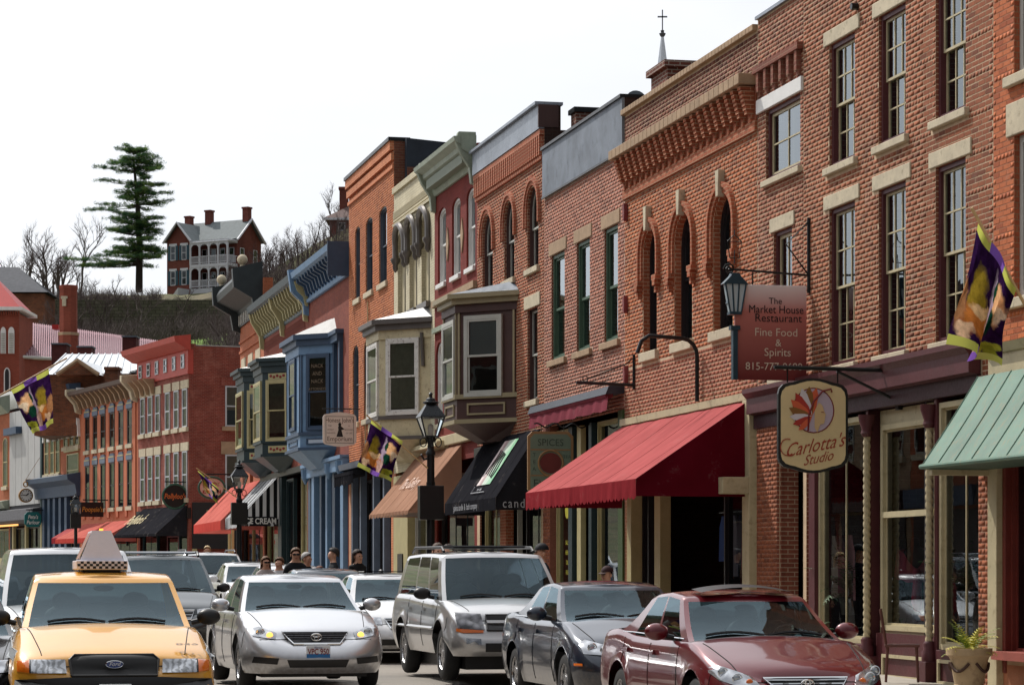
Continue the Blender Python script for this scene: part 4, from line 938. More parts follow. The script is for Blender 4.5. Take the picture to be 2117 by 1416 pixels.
part(MB().box(u0, u1-.02, -.2, .1, 4.6, 5.0).box(u0, u1-.02, -.28, .1, 4.95, 5.06), 'fascia', BLUEP, T); inner(T, u0, u1, zg, 4.5, 2)
m = MB(); m.lathe([(.02, -.5), (.13, -.3), (.16, 0)], (0, -.2, 4.9), 8); brackets(T, [U(x)+.25 for x in (641, 690, 713)], m, 'capital_bracket', BLUEP)

# --- green cornice house with two bottle green bays
u0, u1 = U(545), U(637)
T = thing('brick_shop_house', 'red brick house with cream bracketed cornice and two bottle green bays', 'building', FM, ((u0+u1)/2, 0, 0)); zg = gb(590)
ground = Op(u0+.2, u1-.2, .5, 4.9); shell(T, u0, u1-.004, -.2, 11.3, [ground], [PBR, PBR, ROOF], depth=.2)
cz = 10.35; SLG = plain('slate_green_paint', S(62, 74, 80), .5, var=.2)
m = MB(); extr(m, [(0, cz-.1), (-.05, cz-.08), (-.05, cz+.5), (-.3, cz+.75), (-.62, cz+.85), (-.66, cz+1.08), (0, cz+1.14)], u0, u1); part(m, 'cornice', SLG, T)
m = MB(); m.prism([(-.05, cz), (-.14, cz+.02), (-.2, cz+.3), (-.42, cz+.52), (-.52, cz+.82), (-.05, cz+.82)], -.07, .07, 'x'); brackets(T, [u0+.5+i*.66 for i in range(18)], m, 'bracket', OLIVE)
for u in (u0+.1, (u0+u1)/2, u1-.1): part(MB().prism([(0, cz-.5), (-.16, cz-.46), (-.2, cz), (-.5, cz+.5), (-.64, cz+1.08), (0, cz+1.12)], u-.09, u+.09, 'x'), 'end_bracket', OLIVE, T, bevel=.02)
m = MB(); m.box(-.06, .06, -.03, 0, 9.3, 10.1); brackets(T, [u0+.4+.24*i for i in range(44)], m, 'brick_rib', PBR)
part(MB().box(u0, u1-.01, -.04, 0, 9.1, 9.22), 'string_course', STONE2, T)
REDOR = plain('red_ornament', S(140, 44, 40), .6)
for (xe, zt_) in ((608, 8.95), (566, 9.0)):
    ue = U(xe); B = bay(T, ue-4.2, ue-3.2, ue-1.0, ue, .98, 5.55, zt_, DGREEN, DGREEN, {0: (.2, .8, 6.2, 8.1), 1: (.1, .9, 6.2, 8.1), 2: (.2, .75, 6.15, 8.1)}, plain('bright_tin_roof', (1, 1, 1, 1)), crown=.5, apron=.45, winfm=OLIVE, taper=.5, glassback=(CURTAIN, .9), panels=False)
    xf, Ln = facet(*bayplan(ue-4.2, ue-3.2, ue-1.0, ue, .98)[2:4])
    m = MB(); m.box(Ln*.2, Ln*.78, -.03, -.005, 8.2, 8.42); m.box(Ln*.2, Ln*.78, -.03, -.005, 5.66, 5.9); part(xform(m, xf), 'frieze_panel', OLIVE, B)
    m = MB()
    for zc in (8.31, 5.78):
        for k in range(5): m.sphere((Ln*.28+Ln*.1*k, -.035, zc+.02*(-1)**k), .06, 10, 6, sq=(1, .3, .8))
    part(xform(m, xf), 'ornament', REDOR, B)
shop(T, u0+.3, U(575), zg, 4.8, OLIVE, y=.15, cols=3, bulk=.5); pier(T, U(577), U(584), zg, 4.9, DGREEN, y0=-.05); shop(T, U(586), U(600), zg, 4.8, DGREEN, y=.15, bulk=.5); door(T, U(602), U(614), zg, 3.6, DGREEN, y=.5); shop(T, U(616), U(628), zg, 4.8, OLIVE, y=.15, bulk=.5, cols=2)
inner(T, u0, u1, zg, 4.7, 1.6); part(MB().box(u0, u1-.01, -.15, .1, 4.9, 5.1), 'fascia', BLACKM, T)
WST = cloth('striped_canvas', (.02, .02, .022, 1), .2, stripes=(S(222, 224, 226), 0, .42)); WSE = cloth('striped_canvas_end', (.02, .02, .022, 1), .2, stripes=(S(222, 224, 226), 1, .26))
a3 = awning('black and white striped canvas awning lettered ICE CREAM', FM, U(580)-5.2, U(580), 4.98, 3.52, 1.42, .36, WST, WST, WSE, ribs=4, sag=.02, scal=.05)
ue = U(580); part(MB().box(ue+.006, ue+.012, -1.42, -.08, 3.16, 3.50), 'name_band', BLK, a3)
part(xform(text_mb('ICE CREAM', .29, 0, 3.33, 0, bold=.008), lambda q: (ue+.016, -.75+q[0]*.82, q[2])), 'lettering', WHITEP, a3)

# --- black corniced house
u0, u1 = U(496), U(545)
T = thing('brick_shop_house', 'orange brick house with black cornice and ball finials', 'building', FM, ((u0+u1)/2, 0, 0)); zg = gb(520)
ops = [Op(U(a), U(b), 7.0, 9.55) for a, b in ((500.5, 506.5), (514.5, 521), (529.5, 536.5))]+[Op(U(a), U(b), 4.9, 6.4) for a, b in ((501, 507), (516, 523))]; ground = Op(u0+.3, u1-.3, .6, 4.6)
OBT = bricktex('orange_far_brick', S(180, 100, 66), S(164, 88, 58), S(170, 126, 98), .07, grime=.25)
shell(T, u0, u1-.004, 0, 12.6, ops+[ground], [OBT, OBT, ROOF], depth=.25)
for o in ops[:3]: window(T, o, MAROON, MAROON, y=.18, lintel=STONE, linth=.5, over=.2, sill=STONE)
for o in ops[3:]: window(T, o, BLACKF, BLACKF, y=.18, sill=STONE)
cz = 11.35; BLKP = plain('black_green_paint', S(48, 56, 58), .5, var=.2)
m = MB(); extr(m, [(0, cz), (-.08, cz), (-.08, cz+.5), (-.16, cz+.62), (-.95, cz+1.0), (-1.0, cz+1.25), (-.9, cz+1.45), (0, cz+1.75)], u0-.1, u1-.4); part(m, 'cornice', BLKP, T)
m = MB(); m.box(-.09, .09, -.11, -.08, cz+.06, cz+.46); brackets(T, [u0+.4+.55*i for i in range(13)], m, 'frieze_block', plain('pale_frieze', S(190, 186, 176), .6))
for u in (u0, u1-.5):
    b = part(MB().prism([(0, cz-.2), (-.3, cz-.1), (-.4, cz+.5), (-1.1, cz+.9), (-1.15, cz+1.6), (0, cz+1.9)], u-.18, u+.18, 'x'), 'end_bracket', BLKP, T)
    part(MB().sphere((u, -.75, cz+1.95), .2, 14, 10).lathe([(.16, -.4), (.09, -.25), (.09, -.12)], (u, -.75, cz+1.95), 10), 'ball_finial', STONE, b, smooth=True)
for z in (10.3, 10.7): part(MB().box(u0, u1-.01, -.05, 0, z, z+.1), 'string_course', OBT, T)
shop(T, u0+.4, u1-.4, zg, 4.4, BLACKF, y=.15, cols=3, bulk=.5); inner(T, u0, u1, zg, 4.5, 1.5); part(MB().box(u0, u1-.01, -.15, .1, 4.6, 4.8), 'fascia', BLACKM, T)
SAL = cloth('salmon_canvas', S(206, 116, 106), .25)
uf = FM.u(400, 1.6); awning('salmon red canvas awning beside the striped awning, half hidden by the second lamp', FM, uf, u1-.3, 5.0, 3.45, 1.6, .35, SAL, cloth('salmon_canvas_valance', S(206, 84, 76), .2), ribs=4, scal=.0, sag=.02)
# tall party wall that rises behind the corniced houses
pw = thing('brick_party_wall', 'sloping brick party wall with dark coping seen above the blue and cream cornices', 'wall', FM, (U(660), 2, 11))
ua_ = U(700); 
pwm = MB()
pts = [(U(540)+.3, 6.5, 11.2), (ua_, 2.0, 11.2)]
A = FM.u(545, -6); 
part(MB().prism([(U(545)-.5, 10.8), (u1+22, 10.8), (u1+22, 13.1), (U(545)-.5, 11.75)], 5.0, 5.3, 'y'), 'wall', bricktex('stack_brick', (1, 1, 1, 1), (1, 1, 1, 1), (1, 1, 1, 1)), pw)
part(MB().prism([(U(545)-.5, 11.76), (u1+22, 13.11), (u1+22, 13.3), (U(545)-.5, 11.92)], 4.9, 5.4, 'y'), 'coping', BLACKM, pw)
part(MB().box(U(545)+.1, U(600), 1.2, 1.45, 10.9, 12.25), 'stair_head', bricktex('stack_brick', (1, 1, 1, 1), (1, 1, 1, 1), (1, 1, 1, 1)), pw)
# ================================================================= far row beyond the bend (frame FL)
def flatwin(T, op, fm, xf=None, blind=None, rows=1, cols=1, sillm=None, lintm=None, lh=.4, name='window', back=None, y=0.):
    """window on a solid wall, set a little proud: dark back, glass, frame and sashes"""
    F = (lambda m: xform(m, xf)) if xf else (lambda m: m)
    W_ = MB(); ring(W_, op, 0, .07, y-.05, y-.002); w = part(F(W_), name, fm, T)
    b = MB(); P = op.outline(.02); b.face([(p[0], y-.008, p[1]) for p in P]); part(F(b), 'window_back', back or DARKWOOD, w)
    zm = (op.z0+op.z1)/2; r = MB(); r.box(op.u0+.05, op.u1-.05, y-.045, y-.02, zm-.03, zm+.03)
    for i in range(1, cols): x = op.u0+(op.u1-op.u0)*i/cols; r.box(x-.02, x+.02, y-.04, y-.022, op.z0+.05, op.z1-.05)
    part(F(r), 'sash', fm, w)
    g = MB(); P = op.outline(.05); g.face([(p[0], y-.018, p[1]) for p in P]); part(F(g), 'pane', GLASS, w)
    if blind: m = MB(); m.box(op.u0+.06, op.u1-.06, y-.014, y-.011, op.z0+(op.z1-op.z0)*(1-blind[1]), op.z1-.06); part(F(m), 'curtain', blind[0], w)
    if sillm: m = MB(); m.box(op.u0-.15, op.u1+.15, y-.14, y, op.z0-.2, op.z0); part(F(m), 'sill', sillm, w)
    if lintm: m = MB(); m.box(op.u0-.2, op.u1+.2, y-.06, y, op.z1+.01, op.z1+lh); part(F(m), 'lintel', lintm, w)
    return w
UL = FL.u
def glf(x): return gz(FL.pt(UL(x), 0, 0).y)+.12
DKR = bricktex('old_red_brick', S(140, 66, 54), S(122, 54, 46), S(150, 112, 98), .07, grime=.3, wash=S(176, 120, 104))
# red corner house
u0, u1 = UL(285), 0.0
T = thing('brick_corner_house', 'weathered red brick corner house with coral frieze and grey sash windows', 'building', FL, ((u0+u1)/2, 0, 1)); zg = glf(340)
ground = Op(u0+.3, u1-.3, zg, 4.0)
shell(T, u0, u1, 0, 12.1, [ground], [DKR, DKR, ROOF], D=14, roofz=12.0)
CORAL = plain('coral_paint', S(176, 72, 60), .55, var=.12)
part(MB().box(u0, u1+.05, -.08, .2, 10.7, 10.85).box(u0, u1+.05, -.06, .2, 10.85, 11.85), 'frieze', CORAL, T)
m = MB(); extr(m, [(0, 11.8), (-.2, 11.82), (-.75, 12.15), (-.8, 12.4), (0, 12.5)], u0-.3, u1+.3); part(m, 'cornice', CORAL, T)
WGR = plain('pale_grey_sash', S(186, 190, 194), .5, var=.08)
for k in range(6):
    u = u0+.7+k*(u1-u0-1.4)/5; flatwin(T, Op(u-.26, u+.26, 11.0, 11.65), WGR, y=-.062, back=WGR if k % 2 == 0 else DARKWOOD)
for g0 in (0, 1):
    for k in range(3):
        x = (295.5, 311, 326.5)[k] if g0 == 0 else (347, 365, 382.5)[k]; u = UL(x)
        flatwin(T, Op(u-.38, u+.38, 8.25, 10.05), WGR, blind=(CURTAIN, .4) if k == 1 else None, sillm=STONE, lintm=STONE)
        flatwin(T, Op(u-.38, u+.38, 4.95, 7.15), WGR, blind=(CURTAIN, .5) if k != 1 else None, sillm=STONE, lintm=STONE)
xf, _ = facet((0, 0), (0, 12))
CREAMB = plain('cream_blind', S(190, 164, 130), .8, var=.06)
flatwin(T, Op(1.75, 3.15, 8.3, 10.2), WGR, xf=xf, blind=(CREAMB, .6), sillm=STONE2, lintm=DKR); flatwin(T, Op(1.75, 3.15, 4.9, 7.0), WGR, xf=xf, blind=(CREAMB, .7), sillm=STONE2, lintm=STONE2, lh=.6)
m = MB(); m.box(.15, 11, -.12, 0, 2.6, 4.75); part(xform(m, xf), 'side_shopfront', plain('near_black_paint', (.012, .014, .016, 1), .5), T)
part(xform(text_mb('Pollyloo\'s', .75, 2.2, 4.1, -.14, bold=.01), xf), 'lettering', plain('tan_lettering', S(150, 138, 110), .7, var=0), T)
m = MB(); m.box(.15, .35, -.14, .1, zg-.2, 2.6); m.box(3.4, 3.6, -.14, .1, zg-.2, 2.6); part(xform(m, xf), 'side_post', OLIVE, T)
m = MB(); m.box(.3, 11, .05, .1, zg-.2, 2.62); part(xform(m, xf), 'side_glass', SHOPGLASS, T)
shop(T, u0+.5, UL(320), zg, 3.9, DGREEN, y=.15, bulk=.5, cols=2); shop(T, UL(365), u1-.3, zg, 3.9, DGREEN, y=.15, bulk=.5); door(T, UL(328), UL(352), zg, 3.3, plain('barn_red_paint', S(110, 26, 26), .5), y=.4); inner(T, u0, u1, zg, 4, 1.5)
part(MB().box(u0, u1+.02, -.1, .1, 4.0, 4.5), 'fascia', BLACKM, T)
part(MB().box(u0, u1, .3, 13.6, 12.02, 12.06), 'tin_roof', plain('bright_tin_roof', (1, 1, 1, 1)), T)
ba = awning('black canvas awning with gold script on the red corner house', FL, UL(241, 1.4), u1-.1, 4.6, 3.3, 1.55, .12, BLK, ribs=3, sag=.01)
slope_text(ba, 'Pollyloo\'s', .95, (UL(241)+u1)/2, .45, 0, 4.6, 3.3, 1.55, plain('gold_script', S(186, 172, 130), .7, var=0), shear=.2, bold=.015, sx=.8)
# brown orange house with bracket cornice
u0, u1 = UL(166), UL(285)
T = thing('brick_shop_house', 'terracotta painted house with two rows of six narrow windows', 'building', FL, ((u0+u1)/2, 0, 1)); zg = glf(225)
TER = plain('terracotta_paint', S(184, 106, 74), .8, var=.1, scale=1.5)
ground = Op(u0+.3, u1-.2, zg, 4.0); shell(T, u0, u1-.004, 0, 10.8, [ground], [TER, DKR, ROOF], D=14, roofz=10.6)
m = MB(); extr(m, [(0, 10.25), (-.1, 10.25), (-.12, 10.7), (-.75, 10.85), (-.8, 11.05), (0, 11.15)], u0, u1-.2); part(m, 'cornice', plain('brown_cornice', S(96, 80, 72), .6), T)
m = MB(); m.prism([(-.1, 10.1), (-.22, 10.12), (-.35, 10.5), (-.66, 10.84), (-.1, 10.84)], -.09, .09, 'x'); brackets(T, [u0+.5+i*.92 for i in range(16)], m, 'bracket', STONE2)
for u in (u0+.1, u1-.15): part(MB().prism([(0, 9.9), (-.3, 10.0), (-.4, 10.4), (-.85, 10.9), (-.85, 11.2), (0, 11.25)], u-.16, u+.16, 'x'), 'end_bracket', STONE, T, bevel=.03)
BLB = plain('window_black', (.015, .015, .018, 1), .4)
for x in (182, 198.5, 214, 233, 251.5, 269.5):
    u = UL(x)
    for (a, b) in ((7.9, 9.65), (4.8, 7.1)):
        w = flatwin(T, Op(u-.42, u+.42, a, b), BLB, sillm=STONE)
        part(MB().box(u-.55, u+.55, -.1, 0, b+.02, b+.26).prism([(u-.55, b+.27), (u+.55, b+.27), (u+.3, b+.47), (u-.3, b+.47)], -.08, 0), 'window_head', GREYB, w); part(MB().box(u-.5, u+.5, -.11, -.08, b+.26, b+.32), 'head_trim', OLIVE, w)
m = MB(); m.box(-.3, .3, -.06, 0, 4.3, 9.9); brackets(T, [UL(x) for x in (174, 190, 206, 223.5, 242.5, 260.5, 278)], m, 'pilaster', TER)
shop(T, u0+.4, UL(220), zg, 3.8, BLACKF, y=.15, cols=3, bulk=.5); shop(T, UL(224), u1-.4, zg, 3.8, BLACKF, y=.15, cols=3, bulk=.5); inner(T, u0, u1, zg, 4, 1.5)
awning('salmon canvas awning beneath the terracotta house, at the third lamp', FL, UL(118, 1.5), UL(222), 4.05, 3.25, 1.6, .22, SAL, cloth('salmon_canvas_valance', (1, 1, 1, 1)), ribs=3, sag=.01, scal=.0)
awning('small salmon awning beneath the terracotta house, beside the black awning', FL, UL(222)+.05, UL(283), 4.1, 3.25, 1.6, .22, SAL, cloth('salmon_canvas_valance', (1, 1, 1, 1)), ribs=2, sag=.01, scal=.0)
# brick house with white pointed hoods, blue cornice
u0, u1 = UL(90), UL(166)
T = thing('brick_shop_house', 'brick house with white pointed window hoods, blue cornice and blue shopfront', 'building', FL, ((u0+u1)/2, 0, 1)); zg = glf(130)
ground = Op(u0+.3, u1-.2, zg, 5.6); shell(T, u0, u1-.004, 0, 11.2, [ground], [OBT, DKR, ROOF], D=14)
m = MB(); extr(m, [(0, 10.5), (-.12, 10.5), (-.14, 11.1), (-.6, 11.3), (-.66, 11.55), (0, 11.6)], u0, u1); part(m, 'cornice', BLUED, T)
m = MB(); m.prism([(-.1, 10.55), (-.25, 10.6), (-.5, 11.25), (-.1, 11.25)], -.12, .12, 'x'); brackets(T, [u0+.4+i*1.1 for i in range(9)], m, 'bracket', WHITEP)
for x in (97, 108.5, 120, 136.5, 148.5, 160):
    u = UL(x); big = x > 130
    w = flatwin(T, Op(u-.45, u+.45, 6.95 if not big else 8.3, 9.3, .4), OLIVE, sillm=STONE)
    hd = MB()
    for s in (-1, 1): hd.prism([(u+s*.6, 8.75), (u+s*.42, 8.75), (u+s*.4, 9.3), (u, 9.65), (u, 9.95), (u+s*.45, 9.6)], -.14, 0)
    part(hd, 'pointed_hood', WHITEP, w)
flatwin(T, Op(UL(139), UL(163), 6.1, 7.9), OLIVE, blind=(MAROON, .6)); part(MB().box(UL(135), u1-.1, -.12, 0, 8.0, 8.3), 'lintel', OLIVE, T)
m = MB(); extr(m, [(0, 5.6), (-.2, 5.62), (-.3, 6.2), (-.7, 6.45), (-.74, 6.7), (0, 6.85)], u0-1.2, u1); part(m, 'shop_cornice', BLUED, T)
for x in (90, 101, 112, 124, 136, 158): pier(T, UL(x), UL(x)+.5, zg, 5.6, BLUED, y0=-.1, name='iron_pilaster')
for (a, b) in ((94, 100), (105, 111), (116, 123), (140, 157)): shop(T, UL(a), UL(b), zg, 5.4, OLIVE, y=.15, bulk=.6)
inner(T, u0, u1, zg, 5.4, 1.5)
awning('small crimson awning under the blue shopfront, left of the third lamp', FL, UL(110, .8), UL(160), 3.85, 3.35, .9, .3, RED_SUNLIT, RED_SHADED, ribs=2, sag=.01)
# grey panel house and its dark neighbour
u0, u1 = UL(20), UL(90)
T = thing('panelled_house', 'narrow house front covered in pale grey vertical metal panels', 'building', FL, ((u0+u1)/2, 0, 1)); zg = glf(60)
PAN = plain('grey_panel', S(178, 178, 176), .6, .1, var=.1, scale=.8, streak=True)
ground = Op(u0+.3, u1-.2, zg, 4.2); shell(T, u0, u1-.004, 0, 10.9, [ground], [plain('panel_gap', (.04, .04, .045, 1), .8), DKR, ROOF], D=14)
nP = 5
for k in range(nP):
    a = u0+.1+(u1-u0-.5)*k/nP; b = u0+.1+(u1-u0-.5)*(k+1)/nP; part(MB().box(a+.03, b-.03, -.05, 0, 5.4, 10.9), 'panel', PAN, T)
part(MB().box(u1-.4, u1-.05, -.12, 0, 4.4, 10.9), 'downpipe_strip', plain('teal_trim', S(30, 60, 66), .5), T); part(MB().box(u0, u0+3.2, -.4, 0, 9.55, 9.95), 'sign_board', BLUED, T)
part(MB().prism([(0, 5.2), (-.6, 5.1), (-.7, 4.5), (-.5, 4.3), (0, 4.3)], u0-3, u1-.1, 'x'), 'shop_canopy', plain('grey_shingle', S(84, 84, 88), .8, var=.3, scale=8), T)
for x in (26, 52, 84): pier(T, UL(x), UL(x)+.35, zg, 4.3, OLIVE, y0=-.05, name='storefront_post')
shop(T, UL(29), UL(51), zg, 4.1, BLACKF, y=.15, cols=3, bulk=.6, bulkmat=DKR); shop(T, UL(55), UL(83), zg, 4.1, BLACKF, y=.15, cols=2, bulk=.6, bulkmat=DKR); inner(T, u0, u1, zg, 4, 1.2)
part(MB().box(u0-3, u1-3.5, -.66, -.62, 4.18, 4.28), 'light_strip', emis('warm_light_strip', (1, .45, .12, 1), 1.2), T)
u0, u1 = UL(-40), UL(20)
T = thing('brick_shop_house', 'brick house with sage cornice at the left edge', 'building', FL, ((u0+u1)/2, 0, 1)); zg = glf(0)
shell(T, u0, u1-.004, 0, 11.0, [Op(u0+.3, u1-.3, zg, 4.2)], [OBT, DKR, ROOF], D=14)
flatwin(T, Op(UL(7), UL(16), 6.6, 9.5, .3), OLIVE, sillm=STONE); flatwin(T, Op(UL(-20), UL(-11), 6.6, 9.5, .3), OLIVE, sillm=STONE)
m = MB(); extr(m, [(0, 11), (-.1, 10.9), (-.7, 11.5), (-.75, 11.8), (0, 12)], u0, u1); part(m, 'cornice', SAGE, T)
m = MB(); extr(m, [(0, 5.2), (-.3, 5.3), (-.5, 5.7), (0, 5.8)], u0, u1-.05); part(m, 'shop_cornice', SAGE, T); shop(T, u0+.4, u1-.4, zg, 4.1, OLIVE, cols=4, y=.15, bulk=.5); inner(T, u0, u1, zg, 4, 1.2)
part(MB().box(u0, u1, .4, 6, 11.2, 12.3), 'snowy_white_roof_edge', WHITEP, T)
# dark rooftop box and brick chimneys on the far row
bx = thing('rooftop_shed', 'dark slate rooftop shed behind the terracotta house', 'shed', FL, (UL(230), 5, 10.6)); part(MB().box(UL(178, -3), UL(285, -3), 3, 8, 10.5, 12.25), 'walls', plain('dark_slate_siding', S(36, 46, 56), .7, var=.2), bx); part(MB().box(UL(178, -3)-.1, UL(285, -3), 2.9, 8.1, 12.25, 12.35), 'flat_roof', BLACKM, bx)

# ================================================================= behind the far row
def at(px, py, Y): return Vector(((px-CX)/FPX*Y, Y, CAMH+(HZ-py)*Y/FPX))
REDT = bricktex('church_brick', S(140, 72, 56), S(126, 64, 50), S(140, 84, 68), .05, grime=.2)
REDROOF = plain('red_tin_roof', S(176, 44, 42), .5, .1, var=.12)
def boxpx(name, mat, T, x0, x1, y0, y1, Y, dep, b=0.): 
    a, c = at(x0, y1, Y), at(x1, y0, Y); return part(MB().box(a.x, c.x, Y, Y+dep, a.z, c.z), name, mat, T, bevel=b)
Yc = 175.
T = thing('church_tower', 'red brick church tower with pyramid roof and white louvred windows', 'church', org=at(0, 1000, Yc)); ORG[T.name] = Vector(T.location)
boxpx('tower_wall', REDT, T, -90, 39, 648, 1100, Yc, 5)
a, b = at(-96, 640, Yc-.3), at(45, 640, Yc-.3); ap = at(-22, 560, Yc+2.4)
m = MB(); P = [(a.x, Yc-.4, a.z), (b.x, Yc-.4, a.z), (b.x, Yc+5.4, a.z), (a.x, Yc+5.4, a.z)]
for i in range(4): m.face([P[i], P[(i+1) % 4], tuple(ap)])
part(m, 'pyramid_roof', REDROOF, T); boxpx('eave', WHITEP, T, -95, 44, 634, 641, Yc-.4, 5.8)
for k in range(-9, 8): boxpx('corbel', REDT, T, k*5+1, k*5+4, 643, 652, Yc-.15, .2)
for (x0, x1) in ((1, 12), (17, 29.5), (-15, -4)):
    p, q = at(x0, 731, Yc), at(x1, 676, Yc); w = part(MB().prism([(u, z) for u, z in Op(p.x, q.x, p.z, q.z, .35).outline()], Yc-.08, Yc+.02), 'louvre_window', WHITEP, T)
    m = MB()
    for i in range(9): z = p.z+(q.z-p.z-.4)*(i+.5)/9; m.box(p.x+.06, q.x-.06, Yc-.16, Yc-.08, z-.03, z+.05)
    part(m, 'slats', WGREY, w)
p, q = at(8, 812, Yc), at(21, 760, Yc); part(MB().prism(Op(p.x, q.x, p.z, q.z, .4).outline(), Yc-.1, Yc+.02), 'arched_window', WHITEP, T); part(MB().prism(Op(p.x+.08, q.x-.08, p.z, q.z-.08, .32).outline(), Yc-.14, Yc-.1), 'window_pane', BLB, T)
T = thing('church_nave', 'long church nave with pinkish ribbed metal roof', 'church', org=at(180, 1000, 185)); ORG[T.name] = Vector(T.location)
r0, r1, e0, e1 = at(39, 665, 182), at(345, 708, 205), at(38, 737, 176), at(345, 757, 198)
PINK = plain('pink_metal_roof', S(206, 176, 182), .35, .3, var=.08)
m = MB(); m.face([e0, e1, r1, r0]); m.face([r0, r1, r1+Vector((3, 8, -6)), r0+Vector((3, 8, -6))]); part(m, 'roof', PINK, T)
m = MB()
for k in range(74):
    f = (k+.5)/74; m.tube([e0.lerp(e1, f)+Vector((0, -.05, .03)), r0.lerp(r1, f)+Vector((0, -.05, .03))], .05, 4)
part(m, 'roof_rib', plain('rosy_rib', S(150, 104, 112), .4, .2), T, kind='stuff')
m = MB(); m.face([e0+Vector((0, .4, -8)), e1+Vector((0, .4, -8)), e1+Vector((0, .4, -.1)), e0+Vector((0, .4, -.1))]); part(m, 'nave_wall', REDT, T); part(MB().tube([e0, e1], .12, 6), 'gutter', WGREY, T)
boxpx('roof_vent', REDROOF, T, 107, 120, 671, 680, 183, 1)
T = thing('brick_chimney', 'tall eight sided red brick chimney with a pale letter T', 'chimney', org=at(141, 735, 160)); ORG[T.name] = Vector(T.location)
c = at(141, 735, 160); sc_ = 160/FPX
m = MB(); m.lathe([(21*sc_, 0), (21*sc_, (735-695)*sc_), (22*sc_, (735-694)*sc_), (22*sc_, (735-688)*sc_), (19*sc_, (735-687)*sc_), (18.5*sc_, (735-600)*sc_), (20*sc_, (735-597)*sc_), (20*sc_, (735-591)*sc_), (15*sc_, (735-590)*sc_)], tuple(c), 8, rot=pi/8); part(m, 'stack', REDT, T)
part(MB().lathe([(22.3*sc_, (735-694)*sc_), (22.3*sc_, (735-688)*sc_)], tuple(c), 8, rot=pi/8), 'stone_band', STONE2, T)
q = at(132, 624, 160-.6); part(MB().box(q.x-.12, q.x+.12, q.y-.02, q.y+.5, q.z-.25, q.z+.2).box(q.x-.2, q.x+.2, q.y-.02, q.y+.5, q.z+.2, q.z+.35), 'letter', STONE, T)
DST = bricktex('dark_stack_brick', S(92, 44, 42), S(80, 38, 38), S(86, 60, 56), .05)
for (x0, x1, y0, y1, Y, lab) in ((106, 137, 712, 745, 150, 'dark maroon capped stack left of the white roof'), (159, 189, 718, 735, 158, 'small dark stack right of the octagonal chimney'), (252, 281, 697, 735, 152, 'square maroon stack before the pink roof')):
    T = thing('brick_chimney', lab, 'chimney', org=at((x0+x1)/2, y1, Y)); ORG[T.name] = Vector(T.location); boxpx('stack', DST, T, x0, x1, y0, y1+25, Y, 1.2); boxpx('cap', plain('slate_cap', S(84, 94, 104), .6), T, x0-1.5, x1+1.5, y0-3, y0, Y-.1, 1.4)
# white tin roof house with brick pediment
T = thing('tin_roof_house', 'old brick house with dazzling white tin roof and stone pediment', 'building', org=at(210, 900, 142)); ORG[T.name] = Vector(T.location)
TIN = plain('white_tin', S(222, 226, 230), .4, .25, var=.1, scale=1, dirt=S(130, 120, 108))
a, b, c_, d_ = at(92, 774, 139), at(284, 772, 141), at(284, 732, 149), at(136, 732, 147)
m = MB(); m.face([a, b, c_, d_]); part(m, 'roof', TIN, T)
m = MB()
for k in range(12): f = k/11; m.tube([a.lerp(b, f)+Vector((0, 0, .04)), d_.lerp(c_, f)+Vector((0, 0, .04))], .035, 4)
part(m, 'roof_seam', TIN, T, kind='stuff')
OLDB = bricktex('sooty_brick', S(150, 90, 62), S(110, 70, 54), S(120, 100, 84), .08, grime=.5)
boxpx('wall', OLDB, T, 70, 284, 773, 900, 139.5, 5)
p0, p1, p2 = at(118, 775, 138.6), at(205, 775, 138.6), at(161, 745, 138.6)
m = MB(); m.prism([(p0.x, p0.z), (p1.x, p1.z), (p2.x, p2.z)], 138.6, 139.4); part(m, 'pediment', OLDB, T)
m = MB(); m.face([(p1.x, 138.5, p1.z), (p1.x+.8, 146, p1.z+.2), (p2.x+.8, 146, p2.z+.1), (p2.x, 138.5, p2.z+.06)]); part(m, 'dormer_roof', TIN, T)
m = MB(); m.tube([(p0.x, 138.4, p0.z), (p2.x, 138.4, p2.z), (p1.x, 138.4, p1.z)], .12, 5); part(m, 'raking_cornice', STONE2, T)
boxpx('chimney', OLDB, T, 216, 243, 763, 800, 138, 1); boxpx('chimney_cap', OLDB, T, 214, 245, 758, 764, 137.9, 1.2)

# ---------------------------------------------------------------- the hill
def smooth(a, b, x): t = min(max((x-a)/(b-a), 0), 1); return t*t*(3-2*t)
def hz(X, Y):
    base = gz(min(Y, 170)); r = smooth(-34, -14, X)*6.+smooth(-60, -90, X)*-3
    z = base+(26.0-base)*smooth(195, 283, Y)+smooth(-40, -15, X)*3*smooth(200, 283, Y)
    wall = 5.0 if -54 < X < -30 else 5.0
    z += wall*smooth(284.5, 286.5, Y)+(2.4+r)*smooth(287, 302, Y)+1.0*smooth(302, 360, Y)
    return z+.25*sin(X*.9)*sin(Y*.7)*smooth(200, 220, Y)
m = MB(); nx, ny = 150, 120
m.grid(lambda a, b: (-150+230*a, 190+230*b, hz(-150+230*a, 190+230*b)), nx, ny)
t = NT('hill_ground'); gp = t.new('ShaderNodeNewGeometry').outputs['Position']
c = t.mix(t.ramp(t.noise(.12, 6, .6, vec=gp), .42, .6), S(92, 84, 66), S(78, 92, 46)); c = t.mix(t.ramp(t.noise(1.2, 5, .65, vec=gp), .4, .7), c, S(116, 106, 76))
sp = t.new('ShaderNodeSeparateXYZ'); t.link(gp, sp.inputs[0])
gm = t.math('MULTIPLY', t.ramp(sp.outputs[2], 15.5, 18.5), t.ramp(sp.outputs[2], 28.5, 26.5)); gm = t.math('MULTIPLY', gm, t.ramp(t.math('ABSOLUTE', t.math('ADD', sp.outputs[0], 36.0)), 8, 4)); c = t.mix(gm, c, S(108, 138, 58))
